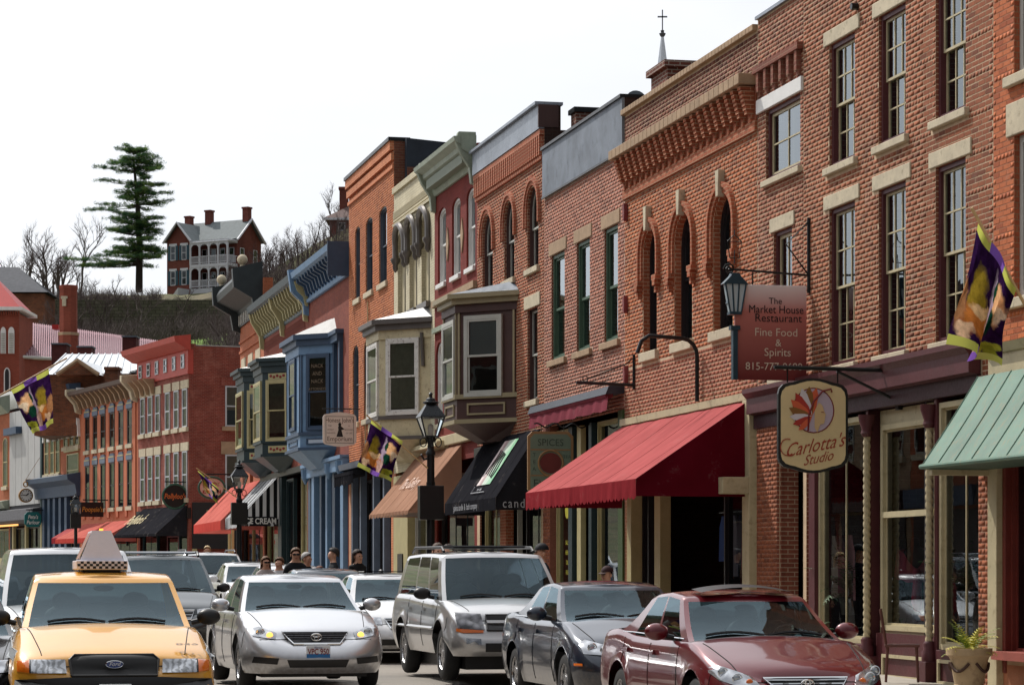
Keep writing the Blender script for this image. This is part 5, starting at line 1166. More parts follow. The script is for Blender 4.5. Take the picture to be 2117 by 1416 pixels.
t.col(c); t.b.inputs['Roughness'].default_value = .95; hill = part(m, 'hill', t.m, smooth=True); hill['kind'] = 'structure'
# terraced stone retaining wall
t = NT('terrace_stone'); gp = t.new('ShaderNodeNewGeometry').outputs['Position']; sp = t.new('ShaderNodeSeparateXYZ'); t.link(gp, sp.inputs[0])
cb = t.new('ShaderNodeCombineXYZ'); t.link(sp.outputs[0], cb.inputs[0]); t.link(sp.outputs[2], cb.inputs[1])
br = t.new('ShaderNodeTexBrick'); t.link(cb.outputs[0], br.inputs['Vector']); br.inputs['Scale'].default_value = 1; br.inputs['Brick Width'].default_value = .9; br.inputs['Row Height'].default_value = .34; br.inputs['Mortar Size'].default_value = .035
br.inputs['Color1'].default_value = S(100, 98, 78); br.inputs['Color2'].default_value = S(84, 84, 64); br.inputs['Mortar'].default_value = S(58, 56, 44)
t.col(t.mix(1., br.outputs['Color'], t.ramp(t.noise(.5, 5, .6, vec=gp), .3, .7, .7, 1.15), 'MULTIPLY')); t.b.inputs['Roughness'].default_value = .95
T = thing('retaining_wall', 'long dark coursed stone retaining wall below the hilltop house', 'wall', org=(-45, 284, 26)); ORG[T.name] = Vector((-45, 284, 26))
m = MB(); X = [-56+i*1.5 for i in range(20)]
for i in range(19):
    for k in range(13):
        z0 = 24.6+k*.5; o_ = .1*((i*7+k*5) % 4); m.box(X[i], X[i+1], 283.9-.9*(12-k)/12-o_*.5, 285.5, z0, z0+.5)
part(m, 'stonework', t.m, T, kind='stuff')
# ---------------------------------------------------------------- hilltop house
near = at(470, 592, 300); T = thing('brick_farmhouse', 'red brick hilltop house with white two storey arched porch and grey roof', 'house', org=near, rotz=radians(-30))
HB = bricktex('house_brick', S(126, 70, 60), S(112, 62, 54), S(120, 80, 70), .06); WT = plain('house_white', S(214, 216, 222), .6, var=.06); GRF = plain('grey_shingle_roof', S(112, 120, 122), .8, var=.15, scale=2)
ORG[T.name] = Vector((0, 0, 0)); H = 5.7
part(MB().box(-8.7, -5.35, 0, 6, -.8, H).box(-5.35, 0, 1.8, 6.6, -.8, H), 'wall', HB, T)
m = MB(); m.prism([(-8.7, H), (-5.35, H), (-7.02, H+1.9)], .02, 3, 'y'); m.prism([(1.8, H), (6.6, H), (4.2, H+2.3)], -.3, -.02, 'x'); part(m, 'gable', HB, T)
m = MB(); m.face([(-9, 1.45, H-.15), (.35, 1.45, H-.15), (.35, 4.2, H+2.5), (-9, 4.2, H+2.5)]); m.face([(-9, 6.9, H-.1), (.35, 6.9, H-.1), (.35, 4.2, H+2.5), (-9, 4.2, H+2.5)])
m.face([(-9.05, -.3, H-.2), (-7.02, -.3, H+2.1), (-7.02, 4.2, H+2.1), (-9.05, 4.2, H-.2)]); m.face([(-5.0, -.3, H-.2), (-7.02, -.3, H+2.1), (-7.02, 4.2, H+2.1), (-5.0, 4.2, H-.2)])
m.face([(-5.35, .0, H-.35), (.1, .0, H-.35), (.1, 1.6, H+.05), (-5.35, 1.6, H+.05)]); part(m, 'roof', GRF, T)
m = MB(); m.tube([(-9.05, -.35, H-.25), (-7.02, -.35, H+2.05), (-5.0, -.35, H-.25)], .14, 5); m.tube([(.4, 1.4, H-.2), (.4, 4.2, H+2.45), (.4, 6.95, H-.15)], .14, 5); m.tube([(-5.3, -.05, H-.4), (.15, -.05, H-.4), (.15, 1.6, H-.3)], .12, 5); part(m, 'bargeboard', WT, T)
for (x, y, z) in ((-8.2, 3.6, H+1.6), (-5.7, 4.2, H+2.2), (-.3, 4.2, H+2.2)):
    part(MB().box(x-.38, x+.38, y-.38, y+.38, z, z+1.5).box(x-.46, x+.46, y-.46, y+.46, z+1.5, z+1.7), 'chimney', HB, T)
por = MB()   # porch: posts, deck, rail, arches
for fl in (0, 1):
    zf = fl*2.75
    por.box(-5.35, .1, -.1, 1.8, zf+2.4, zf+2.75)
    for k in range(5): x = -5.3+k*1.32; por.box(x-.09, x+.09, -.08, .1, zf, zf+2.4)
    for k in range(4):
        x0 = -5.2+k*1.32; n = 8
        for i in range(n):
            a0, a1 = pi*i/n, pi*(i+1)/n; P = [(x0+.57+.57*cos(a), zf+1.75+.55*sin(a)) for a in (a0, a1)]
            por.prism([P[0], (P[0][0], zf+2.42), (P[1][0], zf+2.42), P[1]], -.06, .0)
    por.box(-5.3, .05, -.08, -.02, zf+.85, zf+.93); por.box(-5.3, .05, -.08, -.02, zf+.12, zf+.2)
    for k in range(34): x = -5.25+k*.157; por.box(x-.025, x+.025, -.07, -.03, zf+.1, zf+.9)
    por.box(.0, .08, 0, 1.8, zf+.85, zf+.93)
    for k in range(10): por.box(.02, .07, .15*k+.1, .15*k+.15, zf+.1, zf+.9)
part(por, 'porch', WT, T); part(MB().box(-5.3, .05, 0, 1.8, -.7, -.02), 'porch_base', WT, T); part(MB().prism([(-5.3, -2.2), (-7.2, -2.2), (-5.3, -.1)], -2.4, -.2, 'y'), 'stair', WT, T)
SHUT = plain('teal_shutter', S(28, 70, 84), .5)
for (x, z) in ((-7.8, .5), (-6.2, .5), (-7.8, 3.4), (-6.2, 3.4)):
    w = flatwin(T, Op(x-.35, x+.35, z, z+1.7), WT, lintm=WT, lh=.25, back=DARKWOOD); part(MB().box(x-.72, x-.38, -.07, -.002, z, z+1.7), 'shutter', SHUT, w); part(MB().box(x+.38, x+.72, -.07, -.002, z, z+1.7), 'shutter', SHUT, w)
xf, _ = facet((0, 1.8), (0, 6.6))
for s, z in ((1.0, 3.1), (3.6, 3.1), (1.0, .4), (3.6, .4)): flatwin(T, Op(s-.4, s+.4, z, z+1.6), WT, xf=xf, back=DARKWOOD)
for x in (-4.6, -3.3, -2, -.7): flatwin(T, Op(x-.35, x+.35, 3.0, 4.7), WT, y=1.78); flatwin(T, Op(x-.35, x+.35, .1, 2.0), WT, y=1.78)
# second house half hidden at right, and the slate roof at left
T = thing('brick_villa', 'brick villa with brown hipped roof and chimney behind the orange house', 'house', org=at(715, 500, 300)); ORG[T.name] = Vector((0, 0, 0))
m = MB(); m.box(-1.9, 4, 0, 6, -4, 2.6); part(m, 'wall', HB, T); m = MB(); E = 2.7
P = [(-2.5, -.5, E), (4.6, -.5, E), (4.6, 6.5, E), (-2.5, 6.5, E)]
for i in range(4): m.face([P[i], P[(i+1) % 4], (1, 3, E+2.2)])
part(m, 'roof', plain('brown_shingle_roof', S(104, 84, 80), .8), T); part(MB().box(-2.5, 4.6, -.5, -.3, E-.25, E).box(-2.5, 4.6, -1.2, -.3, -.8, 0), 'white_trim', WT, T); part(MB().box(-.9, .1, 2, 3, E+.5, E+3.6).box(-1, .2, 1.9, 3.1, E+3.6, E+3.9), 'chimney', HB, T)
flatwin(T, Op(-.9, -.1, .4, 2.2), WT)
T = thing('slate_roof_house', 'large slate roofed house among bare trees at the left edge of the hill', 'house', org=at(10, 610, 270)); ORG[T.name] = Vector((0, 0, 0))
m = MB(); m.face([(-8, -1, .2), (4.6, -1, .2), (2.0, 3, 1.7), (.8, 3, 3.2), (-8, 3, 3.4)]); m.face([(4.6, -1, .2), (4.6, 6, .2), (2.0, 3, 1.7)]); m.face([(2.0, 3, 1.7), (4.6, 6, .2), (-8, 6, .2), (-8, 3, 3.4), (.8, 3, 3.2)]); part(m, 'roof', plain('dark_slate_roof', S(86, 88, 94), .8, var=.2), T); part(MB().box(-8, 4.2, -.6, 5.6, -3, .1), 'wall', OLDB, T); part(MB().box(-3, -2.2, 3, 3.8, 2, 4.6), 'chimney', HB, T)

# church steeple with cross above the roofs
T = thing('church_spire', 'slim white church spire with gilt cross rising over the near roofs', 'spire', org=at(1369, 180, 160)); ORG[T.name] = Vector((0, 0, 0)); k = 160/FPX
part(MB().lathe([(13*k, -20*k), (11*k, 45*k), (3.5*k, 100*k), (3*k, 103*k)], (0, 0, 0), 8, rot=pi/8), 'spire', plain('white_spire', S(200, 208, 216), .5), T)
part(MB().lathe([(2.5*k, 102*k), (5.5*k, 106*k), (7*k, 110*k), (3*k, 112*k), (4*k, 116*k), (1*k, 118*k)], (0, 0, 0), 10), 'orb', plain('dark_orb', S(70, 74, 80), .4), T, smooth=True)
part(MB().box(-1.2*k, 1.2*k, -.03, .03, 115*k, 159*k).box(-10*k, 10*k, -.03, .03, 143*k, 146*k), 'cross', plain('steel_cross', S(120, 124, 130), .5, .3), T)
# ---------------------------------------------------------------- trees
BARK = plain('grey_bark', S(84, 76, 70), .95, var=.3, scale=6); TWIG = plain('purple_brown_twig', S(92, 80, 78), .95, var=.15); PBARK = plain('pine_bark', S(58, 50, 44), .95, var=.3)
def bare_mesh(seed, h=8.):
    """trunk and limbs, and the fine twigs, as two mesh builders"""
    rs = random.Random(seed); tr = MB(); tw = MB()
    def grow(p, d, L, r, lev):
        n = 3 if lev < 3 else 2; pts = [p.copy()]; rad = [r]; q = p.copy(); dd = d.copy()
        for i in range(n):
            dd = (dd+Vector((rs.uniform(-1, 1), rs.uniform(-1, 1), rs.uniform(-.3, .6)))*.16).normalized(); q = q+dd*(L/n); pts.append(q.copy()); rad.append(r*(1-.55*(i+1)/n))
        (tr if lev < 2 else tw).tube(pts, rad, 6 if lev < 2 else 3, cap=False)
        if lev >= 4: return
        for c in range(rs.choice((3, 4)) if lev < 3 else 4):
            f = rs.uniform(.35, 1.0); k = min(int(f*n), n-1); s = pts[k].lerp(pts[k+1], f*n-k)
            ax = Vector((rs.uniform(-1, 1), rs.uniform(-1, 1), rs.uniform(-.1, .9))); nd = (dd*.75+ax.normalized()*.75).normalized()
            grow(s, nd, L*rs.uniform(.5, .72), max(r*.5, .012), lev+1)
    grow(Vector((0, 0, -.3)), Vector((0, 0, 1)), h*.42, h*.02, 0)
    return tr, tw
BT = []
for i in range(5):
    tr, tw = bare_mesh(20+i); BT.append((mesh_of('trunk', tr.v, tr.f, [BARK]), mesh_of('crown', tw.v, tw.f, [TWIG])))
def baretree(X, Y, s, i, label, group, name='bare_tree', z=None):
    o = bpy.data.objects.new(name, None); COL.objects.link(o); o.location = (X, Y, (hz(X, Y) if z is None else z)-.2); o.scale = (s, s, s*random.uniform(.9, 1.15)); o.rotation_euler = (0, 0, random.uniform(0, 6.28)); tag(o, label, 'tree', group)
    for nm, me in (('trunk', BT[i % 5][0]), ('crown', BT[i % 5][1])): c = bpy.data.objects.new(nm, me); COL.objects.link(c); c.parent = o
rs = random.Random(5)
for k in range(30):     # before and on the terraced wall
    x = rs.uniform(105, 520); Y = rs.uniform(228, 279) if not 285 < x < 425 else rs.uniform(270, 280); X = (x-CX)/FPX*Y; baretree(X, Y, rs.uniform(.7, 1.25), k, 'leafless grey tree on the slope below the stone terrace wall', 'bare trees below the terrace wall')
for k in range(22):     # left hill end
    x = rs.uniform(0, 240); Y = rs.uniform(286, 320); X = (x-CX)/FPX*Y; baretree(X, Y, rs.uniform(.95, 1.5) if x < 170 else rs.uniform(.4, .6), k, 'leafless thin tree against the sky at the left end of the hill', 'bare trees on the left hilltop')
for k in range(34):     # right of the house
    x = rs.uniform(520, 722); Y = rs.uniform(262, 310); X = (x-CX)/FPX*Y; baretree(X, Y, rs.uniform(.5, .85), k, 'leafless brown tree in the thicket right of the hilltop house', 'bare trees right of the hilltop house')
x = 697; baretree((x-CX)/FPX*320, 320, 1.25, 2, 'taller leafless tree behind the brown roofed villa', 'single hill trees')
# brush: the mass of thin stems that nobody could count
m = MB(); rs = random.Random(9)
for k in range(11500):
    if k < 6200: x = rs.uniform(90, 540); Y = rs.uniform(225, 283)
    elif k < 10400: x = rs.uniform(468, 725); Y = rs.uniform(250, 299)
    else: x = rs.uniform(-10, 330); Y = rs.uniform(284.5, 292)
    X = (x-CX)/FPX*Y; z = hz(X, Y); h = rs.uniform(1.2, 3.2) if k < 10400 else rs.uniform(.6, 1.8); p = Vector((X, Y, z-.1))
    if 300 < x < 470 and k >= 6200 and k < 10400: continue
    if 285 < x < 425 and Y < 268: continue
    q = p+Vector((rs.uniform(-.5, .5), rs.uniform(-.5, .5), h)); m.tube([p, p.lerp(q, .5)+Vector((rs.uniform(-.2, .2), 0, 0)), q], [.03, .022, .008], 3, cap=False)
    for j in range(3): s = p.lerp(q, rs.uniform(.4, .9)); m.tube([s, s+Vector((rs.uniform(-.7, .7), rs.uniform(-.7, .7), rs.uniform(.2, .9)))], [.014, .005], 3, cap=False)
b = part(m, 'brush', TWIG); tag(b, 'dense leafless brown brush covering the hillside', 'brush', kind='stuff')
# the tall pine
base = at(287, 586, 296); T = thing('pine_tree', 'tall dark green pine with tiered boughs standing beside the hilltop house', 'tree', org=base); ORG[T.name] = Vector((0, 0, 0)); k = 296/FPX
tr = MB(); top = (586-318)*k; tr.tube([(0, 0, -1), (.05, 0, top*.3), (-.15, 0, top*.6), (-.55, 0, top*.9), (-.6, 0, top)], [.42, .36, .26, .12, .04], 10); 
NEED = []
for nm, c in (('pine_needles_a', S(78, 108, 66)), ('pine_needles_b', S(114, 136, 74)), ('pine_needles_c', S(54, 84, 64))):
    t = NT(nm); t.n.remove(t.b); d = t.new('ShaderNodeBsdfDiffuse'); d.inputs[0].default_value = c; tl = t.new('ShaderNodeBsdfTranslucent'); tl.inputs[0].default_value = c; mx_ = t.new('ShaderNodeMixShader'); mx_.inputs[0].default_value = .3
    t.link(d.outputs[0], mx_.inputs[1]); t.link(tl.outputs[0], mx_.inputs[2]); t.link(mx_.outputs[0], t.out.inputs[0]); NEED.append(t.m)
cr = MB(); rs = random.Random(3)
TIERS = [(318, 258, 308), (330, 238, 326), (344, 218, 322), (352, 212, 362), (382, 205, 352), (398, 198, 318), (404, 240, 362), (424, 192, 340), (446, 238, 346), (470, 244, 322), (476, 270, 352), (490, 214, 330), (512, 222, 336), (526, 158, 300), (534, 152, 290), (540, 200, 338), (546, 170, 280), (520, 240, 336), (456, 250, 330)]
for (y, xl, xr) in TIERS:
    z = (586-y)*k
    for j in range(13):
        an = 2*pi*(j+rs.random())/13; c_, s_ = cos(an), sin(an); R = ((xr-287) if c_ > 0 else (287-xl))*k; R = R*abs(c_)+min(xr-287, 287-xl, 50)*k*abs(s_); R *= rs.uniform(.45, 1.12)
        if R < .3 or rs.random() < .3: continue
        p0 = Vector((-.3*z/top, 0, z+rs.uniform(-.4, .4))); p1 = p0+Vector((c_*R, s_*R, rs.uniform(-.25, .75)-.05*R)); tr.tube([p0, p0.lerp(p1, .5)+Vector((0, 0, -.14)), p1], [.07, .045, .012], 4, cap=False)
        nc = int(6+R*4.4)
        for q in range(nc):
            f = .4+.64*(q+rs.random())/nc; cc = p0.lerp(p1, f)+Vector((rs.gauss(0, .32), rs.gauss(0, .32), rs.gauss(.05, .05))); mi = rs.choice((0, 0, 1, 2))
            for w_ in range(34):
                c = cc+Vector((rs.gauss(0, .17), rs.gauss(0, .17), rs.gauss(0, .10))); d = Vector((rs.uniform(-1, 1), rs.uniform(-1, 1), rs.uniform(-.15, .8))).normalized()*rs.uniform(.14, .28); o_ = d.orthogonal().normalized()*.03
                cr.face([c-o_, c+o_, c+d], mi)
part(tr, 'trunk', PBARK, T, smooth=True); part(cr, 'crown', NEED, T)
# ================================================================= vehicles (local: x to photo right, y from nose to tail, z up)
def herm(P, x):
    if x <= P[0][0]: return P[0][1]
    if x >= P[-1][0]: return P[-1][1]
    for i in range(len(P)-1):
        if P[i][0] <= x <= P[i+1][0]:
            x0, y0 = P[i]; x1, y1 = P[i+1]; h = x1-x0; d = (y1-y0)/h
            def sl(k):
                if k <= 0: return (P[1][1]-P[0][1])/(P[1][0]-P[0][0])
                if k >= len(P)-1: return (P[-1][1]-P[-2][1])/(P[-1][0]-P[-2][0])
                a = (P[k][1]-P[k-1][1])/(P[k][0]-P[k-1][0]); b = (P[k+1][1]-P[k][1])/(P[k+1][0]-P[k][0])
                return 0 if a*b <= 0 else 2*a*b/(a+b)
            t = (x-x0)/h; m0, m1 = sl(i)*h, sl(i+1)*h
            return (2*t**3-3*t*t+1)*y0+(t**3-2*t*t+t)*m0+(-2*t**3+3*t*t)*y1+(t**3-t*t)*m1
def carpaint(name, col, metal=.55, rough=.32, flake=True):
    if name in MATS: return MATS[name]
    t = NT(name); b = t.b; b.inputs['Metallic'].default_value = metal; b.inputs['Roughness'].default_value = rough; b.inputs['Coat Weight'].default_value = 1.0; b.inputs['Coat Roughness'].default_value = .04; b.inputs['Coat IOR'].default_value = 1.5
    n = t.noise(1.3, 4, .6); d = t.noise(14, 4, .7)
    c = t.mix(1., col, t.ramp(n, .3, .7, .93, 1.05), 'MULTIPLY')
    gp = t.new('ShaderNodeSeparateXYZ'); t.link(t.obj(), gp.inputs[0])
    c = t.mix(t.math('MULTIPLY', t.ramp(gp.outputs[2], .55, .2), t.ramp(d, .35, .7, .1, .7)), c, S(120, 110, 98))    # road film on the sills
    t.col(c); t.link(t.ramp(d, .3, .7, .03, .09), b.inputs['Coat Roughness']); MATS[name] = t.m; return t.m
CARGLASS = glass('car_glass', (.62, .74, .75, 1), 0, .0, .68, 1.5, (.70, .90, 1, 1)); DARKGLASS = glass('car_dark_glass', (.05, .06, .07, 1), 0, .0, 1.15, 1.55)
RUBBER = plain('tyre_rubber', (.018, .018, .019, 1), .75, var=.25, scale=20, bump=.3); BLKPL = plain('black_plastic', (.016, .016, .017, 1), .42, var=.1, scale=10)
CHROME = plain('chrome', (.72, .73, .74, 1), .08, 1., var=0); ALLOY = plain('alloy_wheel', (.50, .50, .51, 1), .28, .9, var=.12, scale=8); SEATM = plain('seat_cloth', S(74, 76, 78), .9, var=.15, scale=6); INTER = plain('cabin_dark', (.03, .03, .032, 1), .7, var=.1)
t = NT('headlamp_lens'); v = t.new('ShaderNodeTexVoronoi'); v.inputs['Scale'].default_value = 11; v.feature = 'SMOOTH_F1'; t.link(t.obj(), v.inputs['Vector'])
t.col(t.mix(t.ramp(v.outputs['Distance'], .2, .6), (.55, .57, .6, 1), (.22, .23, .25, 1))); t.b.inputs['Metallic'].default_value = .7; t.b.inputs['Roughness'].default_value = .18; t.b.inputs['Coat Weight'].default_value = 1; t.b.inputs['Coat Roughness'].default_value = .02; t.bump(v.outputs['Distance'], .3, .01); LAMP = t.m
t = NT('dark_headlamp'); v = t.new('ShaderNodeTexVoronoi'); v.inputs['Scale'].default_value = 9; t.link(t.obj(), v.inputs['Vector'])
t.col(t.mix(t.ramp(v.outputs['Distance'], .1, .6), (.20, .20, .22, 1), (.03, .03, .035, 1))); t.b.inputs['Roughness'].default_value = .12; t.b.inputs['Coat Weight'].default_value = 1; t.b.inputs['Metallic'].default_value = .4; LAMPD = t.m
AMBER = plain('amber_lens', S(224, 110, 20), .2, coat=1., var=.1); AMBERLIT = emis('amber_lamp_lit', (1, .50, .10, 1), 2.2)
WGREY = plain('grey_white_paint', S(180, 180, 172), .5, var=.1)
PLATE = plain('plate_white', S(214, 218, 222), .4, var=.04)
class Car:
    def __init__(s, name, label, cat, spec, paint, loc, rotz, group=None, name2=None):
        s.T = thing(name, label, cat, org=loc, rotz=rotz, group=group); ORG[s.T.name] = Vector((0, 0, 0)); s.sp = spec; s.paint = paint; s.build()
    def build(s):
        sp = s.sp; L, W = sp['L'], sp['W']/2; zs = sp.get('sill', .22); top = sp['top']; hw = sp.get('wheel_r', .32); Ra = sp.get('arch', hw+.075); ax = sp['axles']
        a, p = sp.get('nose', (.75, 3.0)); b, q = sp.get('tail', (.55, 3.2))
        st = []
        n = 13
        for i in range(n+1): th = (pi/2)*(i/n); st.append((sin(th)**(2/p) if i else 0., a*(1-cos(th)**(2/p))))
        y = a; N = int((L-a-b)/.07)
        for i in range(1, N): st.append((1., a+(L-a-b)*i/N))
        for i in range(n+1): th = (pi/2)*(1-i/n); st.append((sin(th)**(2/q) if i < n else 0., L-b*(1-cos(th)**(2/q))))
        lev = [0, .06, .14, .24, .34, .44, .54, .64, .74, .83, .90, .95, .98, 1.0]
        fp = sp.get('front', [(0, .10), (.2, .03), (.45, 0), (.62, .03), (.8, .09), (1, .22)]); rp_ = sp.get('rear', [(0, .12), (.3, .02), (.5, 0), (.8, .06), (1, .12)])
        wp = sp.get('side', [(0, .93), (.12, .965), (.4, 1.), (.62, .995), (.82, .975), (.93, .955), (1, .915)])
        V = []; nl = len(lev); ns = len(st)
        def zb(y, f):
            z = zs+sp.get('chin', .0)*(1-min(1, y/.8)); 
            for c in ax:
                d = abs(y-c)
                if d < Ra and f > .9: z = max(z, hw+sqrt(Ra*Ra-d*d))
            return z
        s.ztop = lambda y: herm(top, y)
        for j in range(nl):
            for (f, y) in st:
                z0 = zb(y, f); zt = s.ztop(y); z = z0+(zt-z0)*lev[j]; h = (z-zs)/(zt-zs)
                w = W*f*herm(wp, h)
                for c in ax:
                    d = sqrt((y-c)**2+(z-hw)**2)
                    if f > .9: w += sp.get('flare', .018)*math.exp(-((d-Ra-.01)/.05)**2)
                yy = y+herm(fp, h)*max(0, 1-y/(a*1.9))*1.0-herm(rp_, h)*max(0, 1-(L-y)/(b*1.9))
                V.append((w, yy, z))
        F = []; V2 = [(-x, y, z) for x, y, z in V]; off = len(V); V += V2
        for j in range(nl-1):
            for i in range(ns-1):
                A, B, C, D = j*ns+i, j*ns+i+1, (j+1)*ns+i+1, (j+1)*ns+i
                F.append((A, B, C, D)); F.append((off+B, off+A, off+D, off+C))
        # top deck
        g0, g1 = sp['glass_base'][0]+.12, sp['glass_base'][1]-.12; M = 12; base = len(V); F2 = []; crown = sp.get('crown', .05)
        for i in range(ns):
            x, y, z = V[(nl-1)*ns+i]
            for k in range(M+1):
                u = -1+2*k/M; dz = crown*(1-abs(u)**2.2)*min(1, x/.5)
                pw = sp.get('bulge', 0)*math.exp(-((abs(u)-.42)/.10)**2)*(1 if .25 < y < g0-.1 else 0)
                dz += pw
                if g0 < y < g1 and abs(u) < .92: dz = -.22
                V.append((x*u, y, z+dz))
        deck = []
        for i in range(ns-1):
            ym = V[base+i*(M+1)][1]
            for k in range(M):
                A = base+i*(M+1)+k; fc = (A, A+1, A+M+2, A+M+1)
                (deck if g0-.1 < ym < g1 else F).append(fc)
        s.V = V
        # greenhouse
        gb0, gb1 = sp['glass_base']; gr0, gr1 = sp['roof']; Wb, Wr = sp.get('gw', .885)*W, sp.get('rw', .70)*W; zr = sp['zroof']; bow = sp.get('bow', .16)
        xs = [0, .25, .5, .7, .84, .93, 1.0]; P = sp['pillars']   # side fractions of pillar edges, from A to tail
        side = [0.]+P+[1.]
        ft = [(x, 'f') for x in xs]; HP = []
        for x in xs: HP.append((x, 0, 'F'))
        for f in side[1:-1]: HP.append((1., f, 'S'))
        for x in reversed(xs): HP.append((x, 1, 'R'))
        lv = [0, .035, .07, .22, .4, .58, .74, .86, .915, .96, .985, 1.0]
        G = []; ng = len(HP); cpr = .055
        for t_ in lv:
            e = sin(min(t_, .96)*pi)*.018; rr = max(0, (t_-.9)/.1)
            for (x, f, kd) in HP:
                wb, wr = Wb, Wr
                y0b, y1b = gb0, gb1; y0r, y1r = gr0, gr1
                w = wb+(wr-wb)*t_+e-.05*rr*rr*wr
                ya = y0b+(y0r-y0b)*t_; yb_ = y1b+(y1r-y1b)*t_
                if kd == 'F': X = w*x; Y = ya+bow*x*x*(1-.4*t_)-.02*sin(t_*pi)
                elif kd == 'R': X = w*x*(1 if x < .99 else 1); Y = yb_-bow*.7*x*x+.02*sin(t_*pi)
                else:
                    X = w; A_, B_ = ya+bow*(1-.4*t_), yb_-bow*.7; sk = sp.get('skew', {}).get(round(f, 3), 0)
                    fr = f; Y = y0b+bow+(y1b-bow*.7-y0b-bow)*fr if False else A_+(B_-A_)*fr
                zbase = s.ztop(min(max(Y, gb0), gb1))-.015; zroof = zr-sp.get('rdrop', .06)*((Y-(gr0+gr1)/2)/((gr1-gr0)/2))**2-.035*(X/max(Wr, .1))**2*.6
                z = zbase+(zroof-zbase)*(t_ if t_ < .9 else .9+.1*sin((t_-.9)/.1*pi/2))
                G.append((X, Y, z))
        nA = len(xs)-1; nS = len(P)
        paintF = []; glassF = {}
        def gi(j, i, m): return (len(G) if m else 0)+j*ng+i
        GG = G+[(-x, y, z) for x, y, z in G]
        for j in range(len(lv)-1):
            for i in range(ng-1):
                key = None
                if .035 <= lv[j] and lv[j+1] <= .916:
                    if i < nA-1: key = 'windshield'
                    elif i >= ng-nA: key = 'rear_window'
                    elif nA <= i < nA+nS+1:
                        k = i-nA
                        if k in sp['side_glass']: key = 'side_window_%d' % k
                for m in (0, 1):
                    q_ = (gi(j, i, m), gi(j, i+1, m), gi(j+1, i+1, m), gi(j+1, i, m)); q_ = q_ if not m else q_[::-1]
                    if key: glassF.setdefault(key if 'side' not in key else key+'_%d' % m, []).append(q_)
                    else: paintF.append(q_)
        # roof cap
        J = len(lv)-1; M2 = 8; rb = len(GG); GG = list(GG)
        for i in range(ng):
            x, y, z = G[J*ng+i]
            for k in range(M2+1):
                u = -1+2*k/M2; GG.append((x*u, y, z+.03*(1-u*u)*(1 if x > .2 else x/.2)))
        for i in range(ng-1):
            for k in range(M2): A = rb+i*(M2+1)+k; paintF.append((A, A+1, A+M2+2, A+M2+1))
        nV = len(V); allV = V+GG; allF = F+[tuple(nV+i for i in f) for f in paintF]
        def mk(name, faces, mat, parent, sm=True):
            used = sorted({i for f in faces for i in f}); mp = {o: n for n, o in enumerate(used)}
            mb = MB(); mb.v = [allV[i] for i in used]; mb.f = [tuple(mp[i] for i in f) for f in faces]; mb.mi = [0]*len(mb.f); return part(mb, name, mat, parent, smooth=sm)
        s.body = mk('body', allF, s.paint, s.T)
        w_ = s.body.modifiers.new('weld', 'WELD'); w_.merge_threshold = .0015
        mk('cabin_floor', deck, INTER, s.T)
        gm = sp.get('gmat', CARGLASS); sm_ = sp.get('smat', gm)
        for kname, fs in glassF.items():
            mk('windshield' if kname == 'windshield' else ('rear_window' if kname == 'rear_window' else 'side_window'), [tuple(nV+i for i in f) for f in fs], gm if kname in ('windshield',) else sm_, s.T)
        s.bvh = BVHTree.FromPolygons([Vector(v) for v in allV], allF)
        s.gbvh = BVHTree.FromPolygons([Vector(v) for v in GG], [f for fs in glassF.values() for f in fs]+paintF)
        u = MB(); u.box(-W*.74, W*.74, .35, L-.3, .17, .62); part(u, 'underbody', BLKPL, s.T)
        for c in ax:
            for sx in (-1, 1): s.wheel(sx, c, hw)
        # seats, wheel, mirror
        zb_ = s.ztop((gb0+gb1)/2)
        for (yy, xx) in ((gr0+.25, -.36), (gr0+.25, .36), (gr0+1.15, -.38), (gr0+1.15, .38)):
            if yy > gb1-.3: continue
            se = MB(); se.sphere((xx, yy, zb_-.02), .25, 12, 8, sq=(1., .4, .9)); se.sphere((xx, yy+.02, zb_+.24), .13, 10, 8, sq=(1., .5, .75)); part(se, 'seat', SEATM, s.T, smooth=True)
        part(MB().tube([(.36+.17*cos(t_), gr0-.28+.08*sin(t_), zb_-.02+.17*sin(t_)) for t_ in [2*pi*i/16 for i in range(17)]], .014, 6), 'steering_wheel', INTER, s.T)
        m = MB(); m.sphere((0, gr0+.05, zr-.17), .1, 10, 6, sq=(1.1, .3, .35)); part(m, 'rear_view_mirror', INTER, s.T)
        s.mirrors()
        s.wipers()
        s.hoodseams()
    def wheel(s, sx, y, r):
        W = s.sp['W']/2; tw = s.sp.get('tyre_w', .215); x1 = W-.015; x0 = x1-tw
        prof = [(r*.62, 0), (r*.9, .004), (r*.97, .025), (r, .05), (r, tw-.05), (r*.97, tw-.025), (r*.9, tw-.004), (r*.62, tw)]
        ty = MB(); ty.lathe(prof, (0, 0, 0), 32, cap=False); xform(ty, lambda q: (sx*(x0+q[2]), y+q[0], r+q[1])); hub = MB()
        hub.lathe([(r*.66, .0), (r*.66, tw-.03), (r*.6, tw-.015), (r*.57, tw-.06), (.01, tw-.075)], (0, 0, 0), 32); xform(hub, lambda q: (sx*(x0+q[2]), y+q[0], r+q[1]))
        w = part(hub, 'wheel', plain('wheel_dark', (.05, .05, .052, 1), .5, .4), s.T, smooth=True); part(ty, 'tyre', RUBBER, w, smooth=True)
        ri = MB(); ns = s.sp.get('spokes', 7); xo = sx*(x1-.022)
